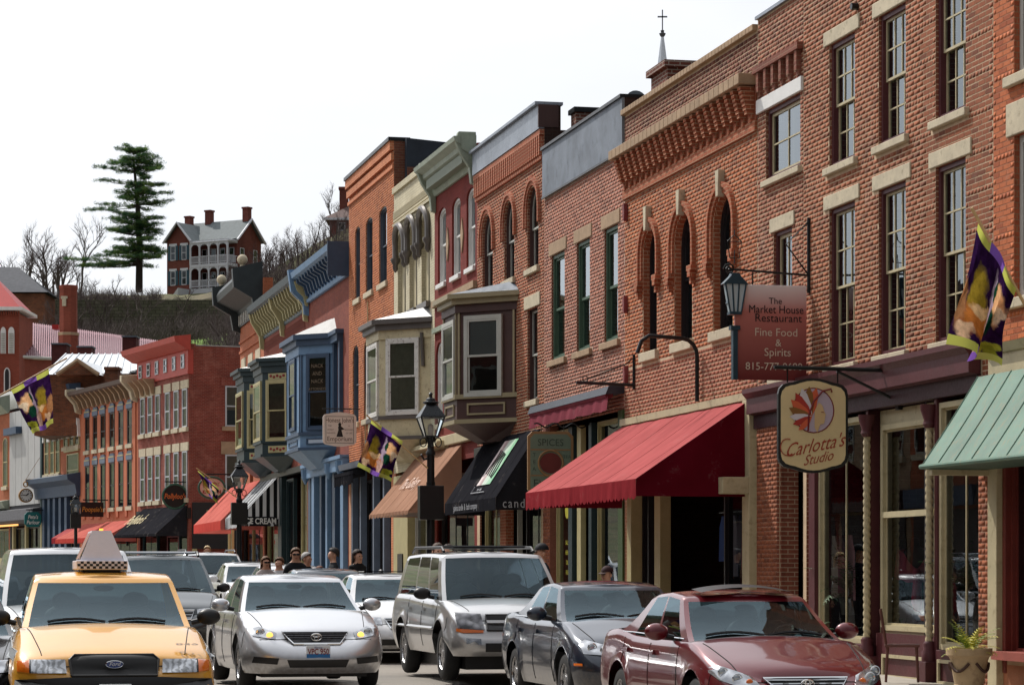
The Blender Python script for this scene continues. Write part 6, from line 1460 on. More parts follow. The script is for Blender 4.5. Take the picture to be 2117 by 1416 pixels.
        for k in range(ns):
            a = 2*pi*k/ns+.3; c, d = cos(a), sin(a); n_ = (-d, c)
            for (ra, rb, wa, wb) in ((.03, r*.6, .05, .042),):
                P = [(c*ra+n_[0]*wa, d*ra+n_[1]*wa), (c*ra-n_[0]*wa, d*ra-n_[1]*wa), (c*rb-n_[0]*wb, d*rb-n_[1]*wb), (c*rb+n_[0]*wb, d*rb+n_[1]*wb)]
                ri.prism([(y+u, r+v) for u, v in P], xo-sx*.03, xo, 'x')
        tr = [(xo, y+r*.61*cos(2*pi*i/28), r+r*.61*sin(2*pi*i/28)) for i in range(29)]; ri.tube(tr, .017, 6); ri.tube([(xo-sx*.04, y, r), (xo+sx*.006, y, r)], .06, 12)
        part(ri, 'rim', ALLOY if s.sp.get('alloy', True) else plain('steel_wheel', (.28, .28, .29, 1), .4, .6), w)
    def hoodseams(s):
        sp = s.sp; W = sp['W']/2; g = sp['glass_base'][0]; gap = plain('panel_gap_black', (.01, .01, .01, 1), .8, var=0)
        for sx in (-1, 1):
            q = []
            for i in range(15):
                y = .34+(g-.1-.34)*i/14; h = s.bvh.ray_cast(Vector((sx*W*(.70+.12*i/14), y, 3)), Vector((0, 0, -1)))[0]
                if h: q.append(h)
            if len(q) > 3: part(MB().tube(q, .006, 5), 'hood_seam', gap, s.T)
        q = [s.ray(W*.78*(2*i/20-1), s.ztop(.05)-.03) for i in range(21)]; q = [p for p in q if p]
        if len(q) > 5: part(MB().tube(q, .006, 5), 'hood_seam', gap, s.T)
        for sx in (-1, 1):
            q = [s.sray(y, sp.get('sill', .22)+.33+.04*i, sx) for i, y in enumerate((.95-.42,)*6)]; q = [p for p in q if p]
            if len(q) > 2: part(MB().tube(q, .005, 5), 'bumper_seam', gap, s.T)
    def mirrors(s):
        sp = s.sp; W = sp['W']/2; gy = sp['glass_base'][0]+sp.get('mir_y', .62); z = s.ztop(gy)+.09; mm = sp.get('mirror_mat', s.paint)
        for sx in (-1, 1):
            m = MB(); m.sphere((sx*(W+.10), gy, z), .12, 14, 10, sq=(1.05, .62, .72)); part(m, 'mirror', mm, s.T, smooth=True)
            m = MB(); m.tube([(sx*(W-.08), gy+.02, z-.06), (sx*(W+.05), gy+.02, z-.03)], .03, 8); part(m, 'mirror_stalk', BLKPL, s.T)
    def ray(s, x, z, y0=-3., g=False):
        h = (s.gbvh if g else s.bvh).ray_cast(Vector((x, y0, z)), Vector((0, 1, 0))); return h[0]
    def sray(s, y, z, sx): h = s.bvh.ray_cast(Vector((sx*3, y, z)), Vector((-sx, 0, 0))); return h[0]
    def wipers(s):
        sp = s.sp; m = MB(); g = sp['glass_base'][0]; z = s.ztop(g)+.04
        for (xa, xb) in ((-.60, -.02), (.02, .60)):
            pts = []
            for i in range(7):
                x = xa+(xb-xa)*i/6; h = s.gbvh.ray_cast(Vector((x, -3, z+.015+.03*sin(pi*i/6))), Vector((0, 1, 0)))[0]
                if h: pts.append(h+Vector((0, -.025, .01)))
            if len(pts) > 2: m.tube(pts, .014, 5)
        if m.v: part(m, 'wiper', BLKPL, s.T)
    def patch(s, out, name, mat, lift=.008, mirror=True, parent=None, rings=4, dome=.0, both=None, axis='front'):
        """a shaped plate that follows the bodywork: outline in (x,z) seen from the front, or (y,z) from the side"""
        res = []; dn = []
        for i in range(len(out)):
            a, b = out[i], out[(i+1) % len(out)]; k = max(1, int(math.hypot(b[0]-a[0], b[1]-a[1])/.05)) if len(out) < 14 else 1
            dn += [(a[0]+(b[0]-a[0])*j/k, a[1]+(b[1]-a[1])*j/k) for j in range(k)]
        out = dn; rings = max(rings, 5)
        for sx in ((-1, 1) if mirror else (1,)):
            P = [(sx*x, z) if axis == 'front' else (x, z) for x, z in out]; c = (sum(p[0] for p in P)/len(P), sum(p[1] for p in P)/len(P)); mb = MB(); rows = []
            for k in range(rings+1):
                f = 1-k/rings*.999; row = []
                for p in P:
                    a, z = c[0]+(p[0]-c[0])*f, c[1]+(p[1]-c[1])*f
                    if axis == 'front': h = s.ray(a, z); dv = Vector((0, -1, 0))
                    else: h = s.sray(a, z, sx); dv = Vector((sx, 0, 0))
                    if h is None: h = row[-1]-dv*lift if row else Vector((a, 0, z)) if axis == 'front' else Vector((sx*s.sp['W']/2, a, z))
                    row.append(h+dv*(lift+.006+dome*(1-f*f)))
                rows.append(row)
            edge = [p+(Vector((0, .02, 0)) if axis == 'front' else Vector((-sx*.02, 0, 0))) for p in rows[0]]; rows = [edge]+rows
            n = len(P)
            for r in rows: mb.v += [tuple(p) for p in r]
            for k in range(len(rows)-1):
                for i in range(n): j = (i+1) % n; mb.f.append((k*n+i, k*n+j, (k+1)*n+j, (k+1)*n+i)); mb.mi.append(0)
            res.append(part(mb, name, mat, parent or s.T, smooth=True))
        return res
    def line(s, pts, name, mat, r=.006, mirror=True, axis='side', n=8):
        for sx in ((-1, 1) if mirror else (1,)):
            q = []
            for i in range(len(pts)-1):
                for k in range(n):
                    f = k/n; a = pts[i][0]+(pts[i+1][0]-pts[i][0])*f; z = pts[i][1]+(pts[i+1][1]-pts[i][1])*f
                    h = s.sray(a, z, sx) if axis == 'side' else s.ray(sx*a, z)
                    if h: q.append(h)
            a, z = pts[-1]; h = s.sray(a, z, sx) if axis == 'side' else s.ray(sx*a, z)
            if h: q.append(h)
            if len(q) > 2: part(MB().tube(q, r, 5), name, mat, s.T)
    def seams(s, ys, z0, handles=True, zh=None):
        gap = plain('panel_gap_black', (.01, .01, .01, 1), .8, var=0)
        for k, y in enumerate(ys): s.line([(y, z0), (y+.03, s.ztop(y)-.04)], 'door_seam', gap)
        if handles:
            zh = zh or s.ztop(ys[0])-.13
            for k in range(1, len(ys)): 
                y = ys[k]-.14; s.patch([(y-.09, zh-.02), (y+.09, zh-.02), (y+.09, zh+.025), (y-.09, zh+.025)], 'door_handle', s.sp.get('handle_mat', s.paint), lift=.03, axis='side', rings=2)
    def plate(s, z, txt, y=None, w=.31, h=.16, col=None, band=None, tc=None):
        hh = s.ray(0, z); y = (hh.y if hh else 0)-.035
        pl = part(MB().box(-w/2, w/2, y, y+.02, z-h/2, z+h/2), 'license_plate', PLATE, s.T, bevel=.006)
        if band: part(MB().box(-w/2+.004, w/2-.004, y-.002, y+.004, z-h/2+.004, z-h/2+.055), 'plate_band', band, pl)
        if txt: part(text_mb(txt, .105, 0, z+.0, y-.003, sx=.72, bold=.002), 'plate_number', tc or plain('plate_ink', S(120, 24, 30), .5, var=0), pl)
        part(text_mb('Illinois', .04, 0, z+h/2-.025, y-.003), 'plate_state', plain('plate_ink_blue', S(40, 60, 130), .5, var=0), pl)
def bowls(c, pts):
    for (x, z, r) in pts:
        for s_ in (-1, 1):
            h = c.ray(s_*x, z)
            if not h: continue
            o = part(MB().tube([(s_*x+r*cos(2*pi*i/18), h.y-.024, z+r*sin(2*pi*i/18)) for i in range(19)], r*.16, 5), 'lamp_bowl', CHROME, c.T); part(MB().sphere((s_*x, h.y-.012, z), r*.8, 12, 8, sq=(1, .35, 1)), 'lamp_bulb', plain('lamp_glass', (.55, .58, .6, 1), .08, .6, var=0), o, smooth=True)
def street_loc(px, Y): return Vector(((px-CX)/FPX*Y, Y, gz(Y)))
PHI = FM.phi
SEDAN = dict(L=4.85, W=1.80, axles=(.93, 3.68), wheel_r=.325, top=[(0, .62), (.12, .70), (.5, .82), (1.25, .965), (2.2, .97), (3.2, .985), (3.9, 1.02), (4.5, 1.01), (4.85, .86)], glass_base=(1.22, 4.02), roof=(2.02, 3.30), zroof=1.47, pillars=[.10, .42, .455, .80], side_glass=(1, 3), chin=.0)
def spec(base, **k): d = dict(base); d.update(k); return d
def oval(rx, rz, cx, cz, n=20): return [(cx+rx*cos(2*pi*i/n), cz+rz*sin(2*pi*i/n)) for i in range(n)]
def emblem_rings(c, cz, R, mat, x=0.):
    h = c.ray(x, cz); y = (h.y if h else 0)-.05; m = MB()
    for (rx, rz, dx, dz) in ((R, R*.66, 0, 0), (R*.38, R*.62, 0, 0), (R*.72, R*.28, 0, R*.28)):
        m.tube([(x+dx+rx*cos(2*pi*i/24), y, cz+dz+rz*sin(2*pi*i/24)) for i in range(25)], R*.09, 6)
    part(m, 'emblem', mat, c.T)
def grille(c, out, bars, mat=None, barmat=CHROME, frame=True, r=.012, emb=None):
    g = c.patch(out, 'grille', mat or BLKPL, lift=.018, mirror=False)[0]
    xs = [p[0] for p in out]; zs = [p[1] for p in out]
    def span(z):
        X = []
        for i in range(len(out)):
            a, b = out[i], out[(i+1) % len(out)]
            if (a[1]-z)*(b[1]-z) < 0: X.append(a[0]+(b[0]-a[0])*(z-a[1])/(b[1]-a[1]))
        return (min(X), max(X)) if len(X) > 1 else None
    for k in range(bars):
        z = min(zs)+(max(zs)-min(zs))*(k+.5)/bars; sp = span(z)
        if not sp: continue
        pts = [c.ray(sp[0]+(sp[1]-sp[0])*i/12, z) for i in range(13)]; pts = [p+Vector((0, -.03, 0)) for p in pts if p]
        if len(pts) > 2: part(MB().tube(pts, r, 5), 'grille_bar', barmat, g)
    if frame:
        pts = [c.ray(*p) for p in out+[out[0]]]; pts = [p+Vector((0, -.024, 0)) for p in pts if p]; part(MB().tube(pts, .014, 6), 'grille_surround', barmat if frame is True else frame, g)
    return g
# ---- the yellow taxi
YEL = carpaint('taxi_yellow', S(228, 164, 48), .0, .4)
tx = Car('taxi_car', 'yellow taxi with wedge shaped roof sign at the left front of the traffic', 'taxi', spec(SEDAN, L=5.38, W=1.98, axles=(1.0, 3.92), wheel_r=.345, nose=(.62, 4.2), tail=(.5, 4),
    top=[(0, .61), (.08, .70), (.5, .82), (1.55, .99), (2.4, 1.0), (3.6, 1.02), (4.4, 1.06), (5.1, 1.03), (5.38, .9)], glass_base=(1.50, 4.45), roof=(2.42, 3.72), zroof=1.56, side=[(0, .94), (.12, .965), (.4, 1.), (.62, .995), (.82, .97), (.93, .94), (1, .89)], front=[(0, .06), (.16, .0), (.45, 0), (.47, .10), (.62, .10), (.85, .12), (1, .2)], mirror_mat=BLKPL, alloy=False, crown=.05, rw=.72, gw=.87, bow=.2, mir_y=.75), YEL, street_loc(238, 25.2)+Vector((0, 0, .085)), PHI*.9)
c = tx
LAMPF = LAMP
t = NT('ribbed_headlamp'); wv = t.new('ShaderNodeTexWave'); wv.wave_type = 'BANDS'; wv.bands_direction = 'X'; wv.inputs['Scale'].default_value = 5; wv.inputs['Distortion'].default_value = 9; wv.inputs['Detail'].default_value = 3; wv.inputs['Detail Scale'].default_value = 2; t.link(t.obj(), wv.inputs['Vector'])
t.col(t.mix(t.ramp(wv.outputs['Fac'], .25, .75), (.20, .21, .22, 1), (.42, .44, .47, 1))); t.b.inputs['Metallic'].default_value = .5; t.b.inputs['Roughness'].default_value = .15; t.b.inputs['Coat Weight'].default_value = 1; RIBLAMP = t.m
c.patch([(.46, .585), (.80, .585), (.80, .715), (.47, .715)], 'headlight', RIBLAMP, lift=.02); c.patch([(.815, .59), (.93, .60), (.93, .70), (.815, .71)], 'turn_signal', AMBER, lift=.02); c.patch([(.80, .585), (.815, .585), (.815, .715), (.80, .715)], 'lamp_divider', BLKPL, lift=.024)
gr_ = grille(c, [(-.41, .56), (.41, .56), (.43, .71), (.38, .755), (-.38, .755), (-.43, .71)], 0, mat=plain('black_mesh', (.01, .01, .01, 1), .6, var=0), frame=BLKPL)
em = c.patch(oval(.085, .035, 0, .665), 'badge', plain('badge_blue', S(24, 48, 110), .3, coat=1., var=0), lift=.034, mirror=False)[0]
h = c.ray(0, .665); part(MB().tube([(.085*cos(2*pi*i/24), h.y-.042, .665+.035*sin(2*pi*i/24)) for i in range(25)], .005, 5), 'badge_ring', CHROME, em); part(text_mb('Ford', .055, 0, .667, h.y-.046, shear=.35), 'badge_script', WHITEP, em)
bm = c.patch([(-.95, .24), (.95, .24), (.97, .38), (.95, .52), (.45, .545), (-.45, .545), (-.95, .52), (-.97, .38)], 'bumper', BLKPL, lift=.03, mirror=False, rings=6)[0]
c.plate(.40, '89 551 TX', tc=plain('plate_ink_black', (.02, .02, .02, 1), .5, var=0)); c.seams((1.75, 2.95, 4.0), .3); 
m = text_mb('849', .15, .72, 0, 0, bold=.004); part(xform(m, lambda q: (q[0], .42+(-q[2])*.8, c.ztop(.42-q[2]*.8)+.048)), 'hood_number', plain('number_ink', S(120, 96, 70), .6, var=0), c.T)
c.patch([(.5, .70), (2.5, .82), (5.0, .86), (5.0, .94), (2.5, .92), (.6, .79)], 'grey_stripe', plain('grey_stripe', S(150, 156, 160), .5, var=.05), lift=.004, axis='side', rings=3)
sg = MB(); zb = 1.585; y0 = 2.8
def fr(x0, x1, yy0, yy1, z0, X0, X1, Y0, Y1, z1, mb, mi=0):
    A = [(x0, yy0, z0), (x1, yy0, z0), (x1, yy1, z0), (x0, yy1, z0)]; B = [(X0, Y0, z1), (X1, Y0, z1), (X1, Y1, z1), (X0, Y1, z1)]
    for i in range(4): j = (i+1) % 4; mb.face([A[i], A[j], B[j], B[i]], mi)
    mb.face(B, mi); mb.face(A[::-1], mi)
sgn = thing('taxi_roof_sign', 'pale wedge shaped advertising sign with chequered base on the taxi roof', 'sign', org=tx.T.location, rotz=tx.T.rotation_euler.z); ORG[sgn.name] = Vector((0, 0, 0))
TS = plain('sign_plastic', S(236, 232, 240), .4, var=.05)
fr(-.23, .23, y0, y0+1.2, zb+.10, -.10, .10, y0+.08, y0+1.1, zb+.42, sg); part(sg, 'sign_body', TS, sgn)
t = NT('sign_picture'); n_ = t.noise(3, 4, .6); t.col(t.mix(t.ramp(n_, .4, .6), S(150, 130, 100), S(190, 150, 150))); sd = MB(); sd.face([(-.236, y0+.05, zb+.12), (-.236, y0+1.15, zb+.12), (-.112, y0+1.05, zb+.40), (-.112, y0+.12, zb+.40)]); part(sd, 'side_picture', t.m, sgn)
part(MB().box(-.27, .27, y0-.05, y0+1.25, zb-.0, zb+.10), 'sign_base', TS, sgn, bevel=.01)
ck = MB()
for r_ in range(3):
    for q_ in range(16):
        if (r_+q_) % 2: ck.box(-.26+q_*.0325, -.26+(q_+1)*.0325, y0-.053, y0-.05, zb+.012+r_*.026, zb+.012+(r_+1)*.026)
part(ck, 'chequer_band', BLKPL, sgn, kind='stuff'); part(MB().box(-.2, .2, y0+.05, y0+1.1, zb-.06, zb), 'mount', BLKPL, sgn); part(MB().box(.0, .04, y0+.6, y0+.66, zb+.42, zb+.45), 'marker_lamp', emis('marker_orange', (1, .4, .05, 1), 2), sgn)
# ---- silver sedan in the middle lane
SIL = carpaint('silver_paint', (.60, .61, .63, 1), .72, .30)
c = Car('sedan_car', 'silver sedan with lit amber lamps driving beside the taxi', 'car', spec(SEDAN, L=5.0, W=1.85, axles=(.98, 3.8), top=[(0, .64), (.1, .72), (.5, .85), (1.35, .99), (2.3, .99), (3.3, 1.0), (4.0, 1.05), (4.7, 1.03), (5.0, .88)], glass_base=(1.28, 4.15), roof=(2.1, 3.4), zroof=1.49, crown=.06), SIL, street_loc(658, 33.3), PHI*1.02)
c.patch([(.52, .66), (.80, .70), (.86, .80), (.70, .82), (.50, .74)], 'headlight', LAMP, lift=.012)
for s_ in (-1, 1): h = c.ray(s_*.59, .705); part(MB().sphere(h+Vector((0, -.02, 0)), .045, 12, 8, sq=(1, .5, 1)), 'turn_lamp', AMBERLIT, c.T, smooth=True)
bowls(c, [(.70, .745, .05)])
grille(c, [(-.30, .60), (.30, .60), (.43, .75), (-.43, .75)], 5, barmat=plain('grey_bar', (.12, .12, .13, 1), .3, .5), frame=CHROME, r=.008); emblem_rings(c, .685, .07, CHROME)
c.patch([(-.36, .30), (.36, .30), (.40, .40), (-.40, .40)], 'lower_grille', BLKPL, mirror=False); c.patch([(.52, .34), (.82, .36), (.80, .44), (.50, .42)], 'fog_recess', BLKPL); c.plate(.50, 'VPC 950', band=plain('plate_blue', S(40, 110, 170), .5, var=0)); c.seams((1.55, 2.6, 3.6), .3)
# ---- silver SUV
CHAMP = carpaint('champagne_silver', (.55, .55, .55, 1), .7, .3)
SUV = dict(L=4.87, W=1.90, axles=(.92, 3.79), wheel_r=.375, arch=.47, sill=.36, top=[(0, .80), (.08, .90), (.4, 1.0), (1.15, 1.10), (2, 1.12), (3.5, 1.17), (4.7, 1.18), (4.87, 1.1)], glass_base=(1.12, 4.82), roof=(1.85, 4.62), zroof=1.80, pillars=[.07, .27, .295, .56, .59, .93], side_glass=(1, 3, 5), nose=(.5, 4.5), tail=(.3, 6), bow=.12, rw=.76, gw=.90, smat=DARKGLASS, mirror_mat=BLKPL, rdrop=.03, flare=.04, crown=.05, bulge=.0, front=[(0, .06), (.2, .0), (.45, 0), (.6, .04), (.85, .08), (1, .18)])
c = Car('suv_car', 'large silver SUV with roof rails parked behind the dark blue sedan', 'suv', SUV, CHAMP, street_loc(1078, 35.6), PHI)
c.patch([(.50, .72), (.86, .74), (.88, .96), (.52, .94)], 'headlight', LAMPD, lift=.012, rings=5); c.patch([(.80, .68), (.88, .70), (.88, .74), (.52, .715), (.52, .685)], 'turn_signal', AMBER, lift=.014)
grille(c, [(-.46, .72), (.46, .72), (.46, .92), (-.46, .92)], 1, r=.035, barmat=CHAMP, frame=BLKPL)
c.patch([(.56, .52), (.76, .53), (.76, .61), (.56, .60)], 'fog_lamp', LAMP, lift=.012); c.patch([(-.5, .42), (.5, .42), (.5, .54), (-.5, .54)], 'lower_grille', BLKPL, mirror=False); c.plate(.62, ''); c.seams((1.3, 2.35, 3.4), .45)
for s_ in (-1, 1): part(MB().tube([(s_*.66, 2.1, 1.80), (s_*.66, 2.25, 1.86), (s_*.66, 4.3, 1.87), (s_*.66, 4.5, 1.80)], .022, 8), 'roof_rail', BLKPL, c.T, smooth=True)
part(MB().tube([(-.66, 2.6, 1.875), (.66, 2.6, 1.875)], .02, 6).tube([(-.66, 4.0, 1.875), (.66, 4.0, 1.875)], .02, 6), 'cross_bar', BLKPL, c.T); part(MB().box(-.42, .42, 2.25, 2.9, 1.815, 1.835), 'sunroof', DARKGLASS, c.T)
c.line([(1.45, .72), (4.2, .72)], 'side_moulding', CHAMP, r=.025)
# ---- dark blue sedan
NAVY = carpaint('navy_paint', S(34, 44, 60), .35, .28)
c = Car('sedan_car', 'dark blue sedan parked between the red sedan and the silver SUV', 'car', spec(SEDAN, L=4.55, W=1.76, axles=(.90, 3.48), wheel_r=.318, top=[(0, .62), (.1, .72), (.5, .84), (1.2, .985), (2.1, .99), (3.0, 1.0), (3.75, 1.06), (4.3, 1.04), (4.55, .9)], glass_base=(1.15, 3.85), roof=(1.95, 3.15), zroof=1.46, spokes=5, crown=.06), NAVY, street_loc(1357, 29.7), PHI)
c.patch([(.46, .62), (.78, .64), (.80, .76), (.72, .80), (.46, .72)], 'headlight', LAMP, lift=.012); bowls(c, [(.55, .68, .05), (.68, .71, .05)])
grille(c, [(-.28, .50), (.28, .50), (.36, .73), (-.36, .73)], 4, frame=CHROME, r=.006); c.patch([(-.44, .28), (.44, .28), (.44, .38), (-.44, .38)], 'lower_grille', BLKPL, mirror=False)
c.patch([(.80, .50), (.86, .50), (.86, .53), (.80, .53)], 'side_marker', AMBER, lift=.012); h = c.ray(0, .62); part(MB().tube([(.06*cos(2*pi*i/20), h.y-.05, .62+.06*sin(2*pi*i/20)) for i in range(21)], .008, 5).tube([(-.04, h.y-.05, .655), (-.015, h.y-.05, .58), (0, h.y-.05, .62), (.015, h.y-.05, .58), (.04, h.y-.05, .655)], .006, 5), 'emblem', CHROME, c.T); c.seams((1.45, 2.42, 3.35), .28); c.plate(.42, '')
c.line([(1.7, 1.01), (3.6, 1.03)], 'chrome_strip', CHROME, r=.01)
# ---- red sedan
RED = carpaint('dark_red_paint', S(100, 12, 24), .3, .3)
c = Car('sedan_car', 'dark red sedan with sunroof parked nearest at the lower right', 'car', spec(SEDAN, L=4.8, W=1.80, axles=(.94, 3.66), top=[(0, .60), (.1, .69), (.5, .82), (1.28, .975), (2.2, .975), (3.2, .99), (3.9, 1.05), (4.5, 1.02), (4.8, .88)], glass_base=(1.22, 4.02), roof=(2.05, 3.3), zroof=1.47, crown=.06, nose=(.85, 2.7), spokes=6), RED, street_loc(1682, 24.4), PHI)
c.patch([(.46, .58), (.62, .57), (.80, .64), (.88, .74), (.78, .78), (.52, .68)], 'headlight', LAMP, lift=.012)
for s_ in (-1, 1): h = c.ray(s_*.56, .625); part(MB().sphere(h+Vector((0, -.012, 0)), .035, 12, 8, sq=(1, .5, 1)), 'turn_lamp', AMBER, c.T, smooth=True)
bowls(c, [(.66, .66, .045), (.76, .715, .045)])
grille(c, [(-.27, .52), (.27, .52), (.42, .66), (-.42, .66)], 4, r=.011); emblem_rings(c, .605, .065, CHROME); c.patch([(-.5, .28), (.5, .28), (.5, .38), (-.5, .38)], 'lower_grille', BLKPL, mirror=False); c.plate(.42, ''); c.seams((1.5, 2.52, 3.5), .28)
part(MB().grid(lambda a, b: (-.48+.96*a, 2.02+.35*b, 1.505-.05*(2*a-1)**2+.03*b), 12, 3), 'sunroof_deflector', BLKPL, c.T, smooth=True)
c.line([(1.6, 1.0), (3.7, 1.03)], 'chrome_strip', CHROME, r=.008)
# ---- the others
WHT = carpaint('white_paint_car', S(222, 224, 226), .0, .35); DGRN = carpaint('dark_teal_paint', S(30, 42, 48), .3, .3); PALE_C = carpaint('pale_silver_and_glare_car', (.66, .67, .68, 1), .6, .32); GREYC = carpaint('graphite_paint', S(60, 66, 74), .4, .3); BLKC = carpaint('black_paint_car', (.008, .008, .009, 1), .1, .25)  # the pale silver is real on two cars, painted roof glare on the SUV
def plainfront(c, z=.62, w=.42, lamp=LAMP):
    zt = z; c.patch([(w+.05, zt), (.76, zt+.02), (.80, zt+.14), (w+.05, zt+.12)], 'headlight', lamp, lift=.012); grille(c, [(-w+.08, zt-.06), (w-.08, zt-.06), (w, zt+.10), (-w, zt+.10)], 3, r=.008); c.patch([(-.5, .28), (.5, .28), (.5, .38), (-.5, .38)], 'lower_grille', BLKPL, mirror=False); c.plate(.46, '')
c = Car('sedan_car', 'white sedan with roof antenna between the silver sedan and the SUV', 'car', spec(SEDAN, L=4.7, W=1.78), WHT, street_loc(852, 43.2), PHI); plainfront(c); c.patch([(.60, .64), (.70, .64), (.70, .74), (.60, .73)], 'turn_signal', AMBER, lift=.02); part(MB().sphere((0, 3.0, 1.50), .05, 10, 6, sq=(1, 1.6, .8)), 'antenna', BLKPL, c.T); c.seams((1.5, 2.5, 3.5), .28); part(MB().box(-.42, .42, 2.3, 2.9, 1.492, 1.506), 'sunroof', DARKGLASS, c.T)
c = Car('sedan_car', 'graphite sedan roof just visible behind the white sedan', 'car', spec(SEDAN), GREYC, street_loc(712, 49.6), PHI); plainfront(c)
c = Car('sedan_car', 'pale silver sedan roof in front of the group of pedestrians', 'car', spec(SEDAN), PALE_C, street_loc(628, 55.8), PHI); plainfront(c)
c = Car('sedan_car', 'white sedan with dark pillars parked near the striped awning', 'car', spec(SEDAN, smat=DARKGLASS), WHT, street_loc(545, 61.8), PHI); plainfront(c); part(MB().box(-.42, .42, 2.3, 2.9, 1.492, 1.506), 'sunroof', DARKGLASS, c.T)
c = Car('wagon_car', 'pale wagon with roof rails under the second lamp', 'car', spec(SUV, L=4.7, zroof=1.66, sill=.25, wheel_r=.33, arch=.40, top=[(0, .68), (.1, .78), (.5, .9), (1.2, 1.02), (2, 1.03), (3.5, 1.04), (4.5, 1.05), (4.7, .98)]), PALE_C, street_loc(452, 68.5), PHI); plainfront(c)
for s_ in (-1, 1): part(MB().tube([(s_*.66, 2.0, 1.66), (s_*.66, 2.15, 1.72), (s_*.66, 4.2, 1.73), (s_*.66, 4.4, 1.66)], .022, 8), 'roof_rail', BLKPL, c.T, smooth=True)
VAN = spec(SUV, L=5.0, W=1.95, sill=.24, wheel_r=.33, arch=.41, axles=(.95, 3.95), zroof=1.76, nose=(.8, 3.0), flare=.01, top=[(0, .66), (.1, .76), (.5, .90), (1.1, 1.06), (2, 1.07), (3.5, 1.08), (4.8, 1.1), (5.0, 1.0)], glass_base=(1.0, 4.95), roof=(2.0, 4.7), front=[(0, .10), (.2, .03), (.45, 0), (.62, .03), (.8, .09), (1, .22)], mirror_mat=BLKPL, rw=.72, gmat=CARGLASS)
c = Car('minivan_car', 'dark teal minivan following behind the taxi and the silver sedan', 'minivan', VAN, DGRN, street_loc(358, 46.5), PHI); plainfront(c, .66, .4); c.patch([(.78, .68), (.86, .70), (.86, .80), (.78, .78)], 'turn_signal', AMBER, lift=.02)
for s_ in (-1, 1): part(MB().tube([(s_*.68, 2.3, 1.74), (s_*.68, 2.45, 1.81), (s_*.68, 4.3, 1.81), (s_*.68, 4.5, 1.74)], .025, 8), 'roof_rail', BLKPL, c.T, smooth=True)
part(MB().tube([(-.68, 2.7, 1.81), (.68, 2.7, 1.81)], .02, 6).tube([(-.68, 3.3, 1.81), (.68, 3.3, 1.81)], .02, 6).tube([(-.68, 3.9, 1.81), (.68, 3.9, 1.81)], .02, 6), 'cross_bar', CHROME, c.T)
c = Car('suv_car', 'white roofed dark SUV directly behind the taxi at the left', 'suv', spec(SUV, W=1.92, zroof=1.86, mirror_mat=BLKPL), PALE_C, street_loc(158, 31.9), PHI); plainfront(c, .82, .46)  # a dark car; its pale colour paints in the glare on the roof
rf = MB(); rf.grid(lambda a, b: (-.70+1.4*a, 1.92+2.6*b, 1.845-.05*(2*a-1)**2-.02*(2*b-1)**2+.012), 12, 10); part(rf, 'roof_panel', PALE_C, c.T, smooth=True)  # added pale sheet imitating glare along the roof
c = Car('sedan_car', 'black car mostly cut off by the left edge of the view', 'car', spec(SEDAN), BLKC, street_loc(-128, 25.8), PHI); plainfront(c)
c = Car('sedan_car', 'white car glaring in the sun at the left edge behind the taxi', 'car', spec(SEDAN), WHT, street_loc(-42, 38.5), PHI); plainfront(c)
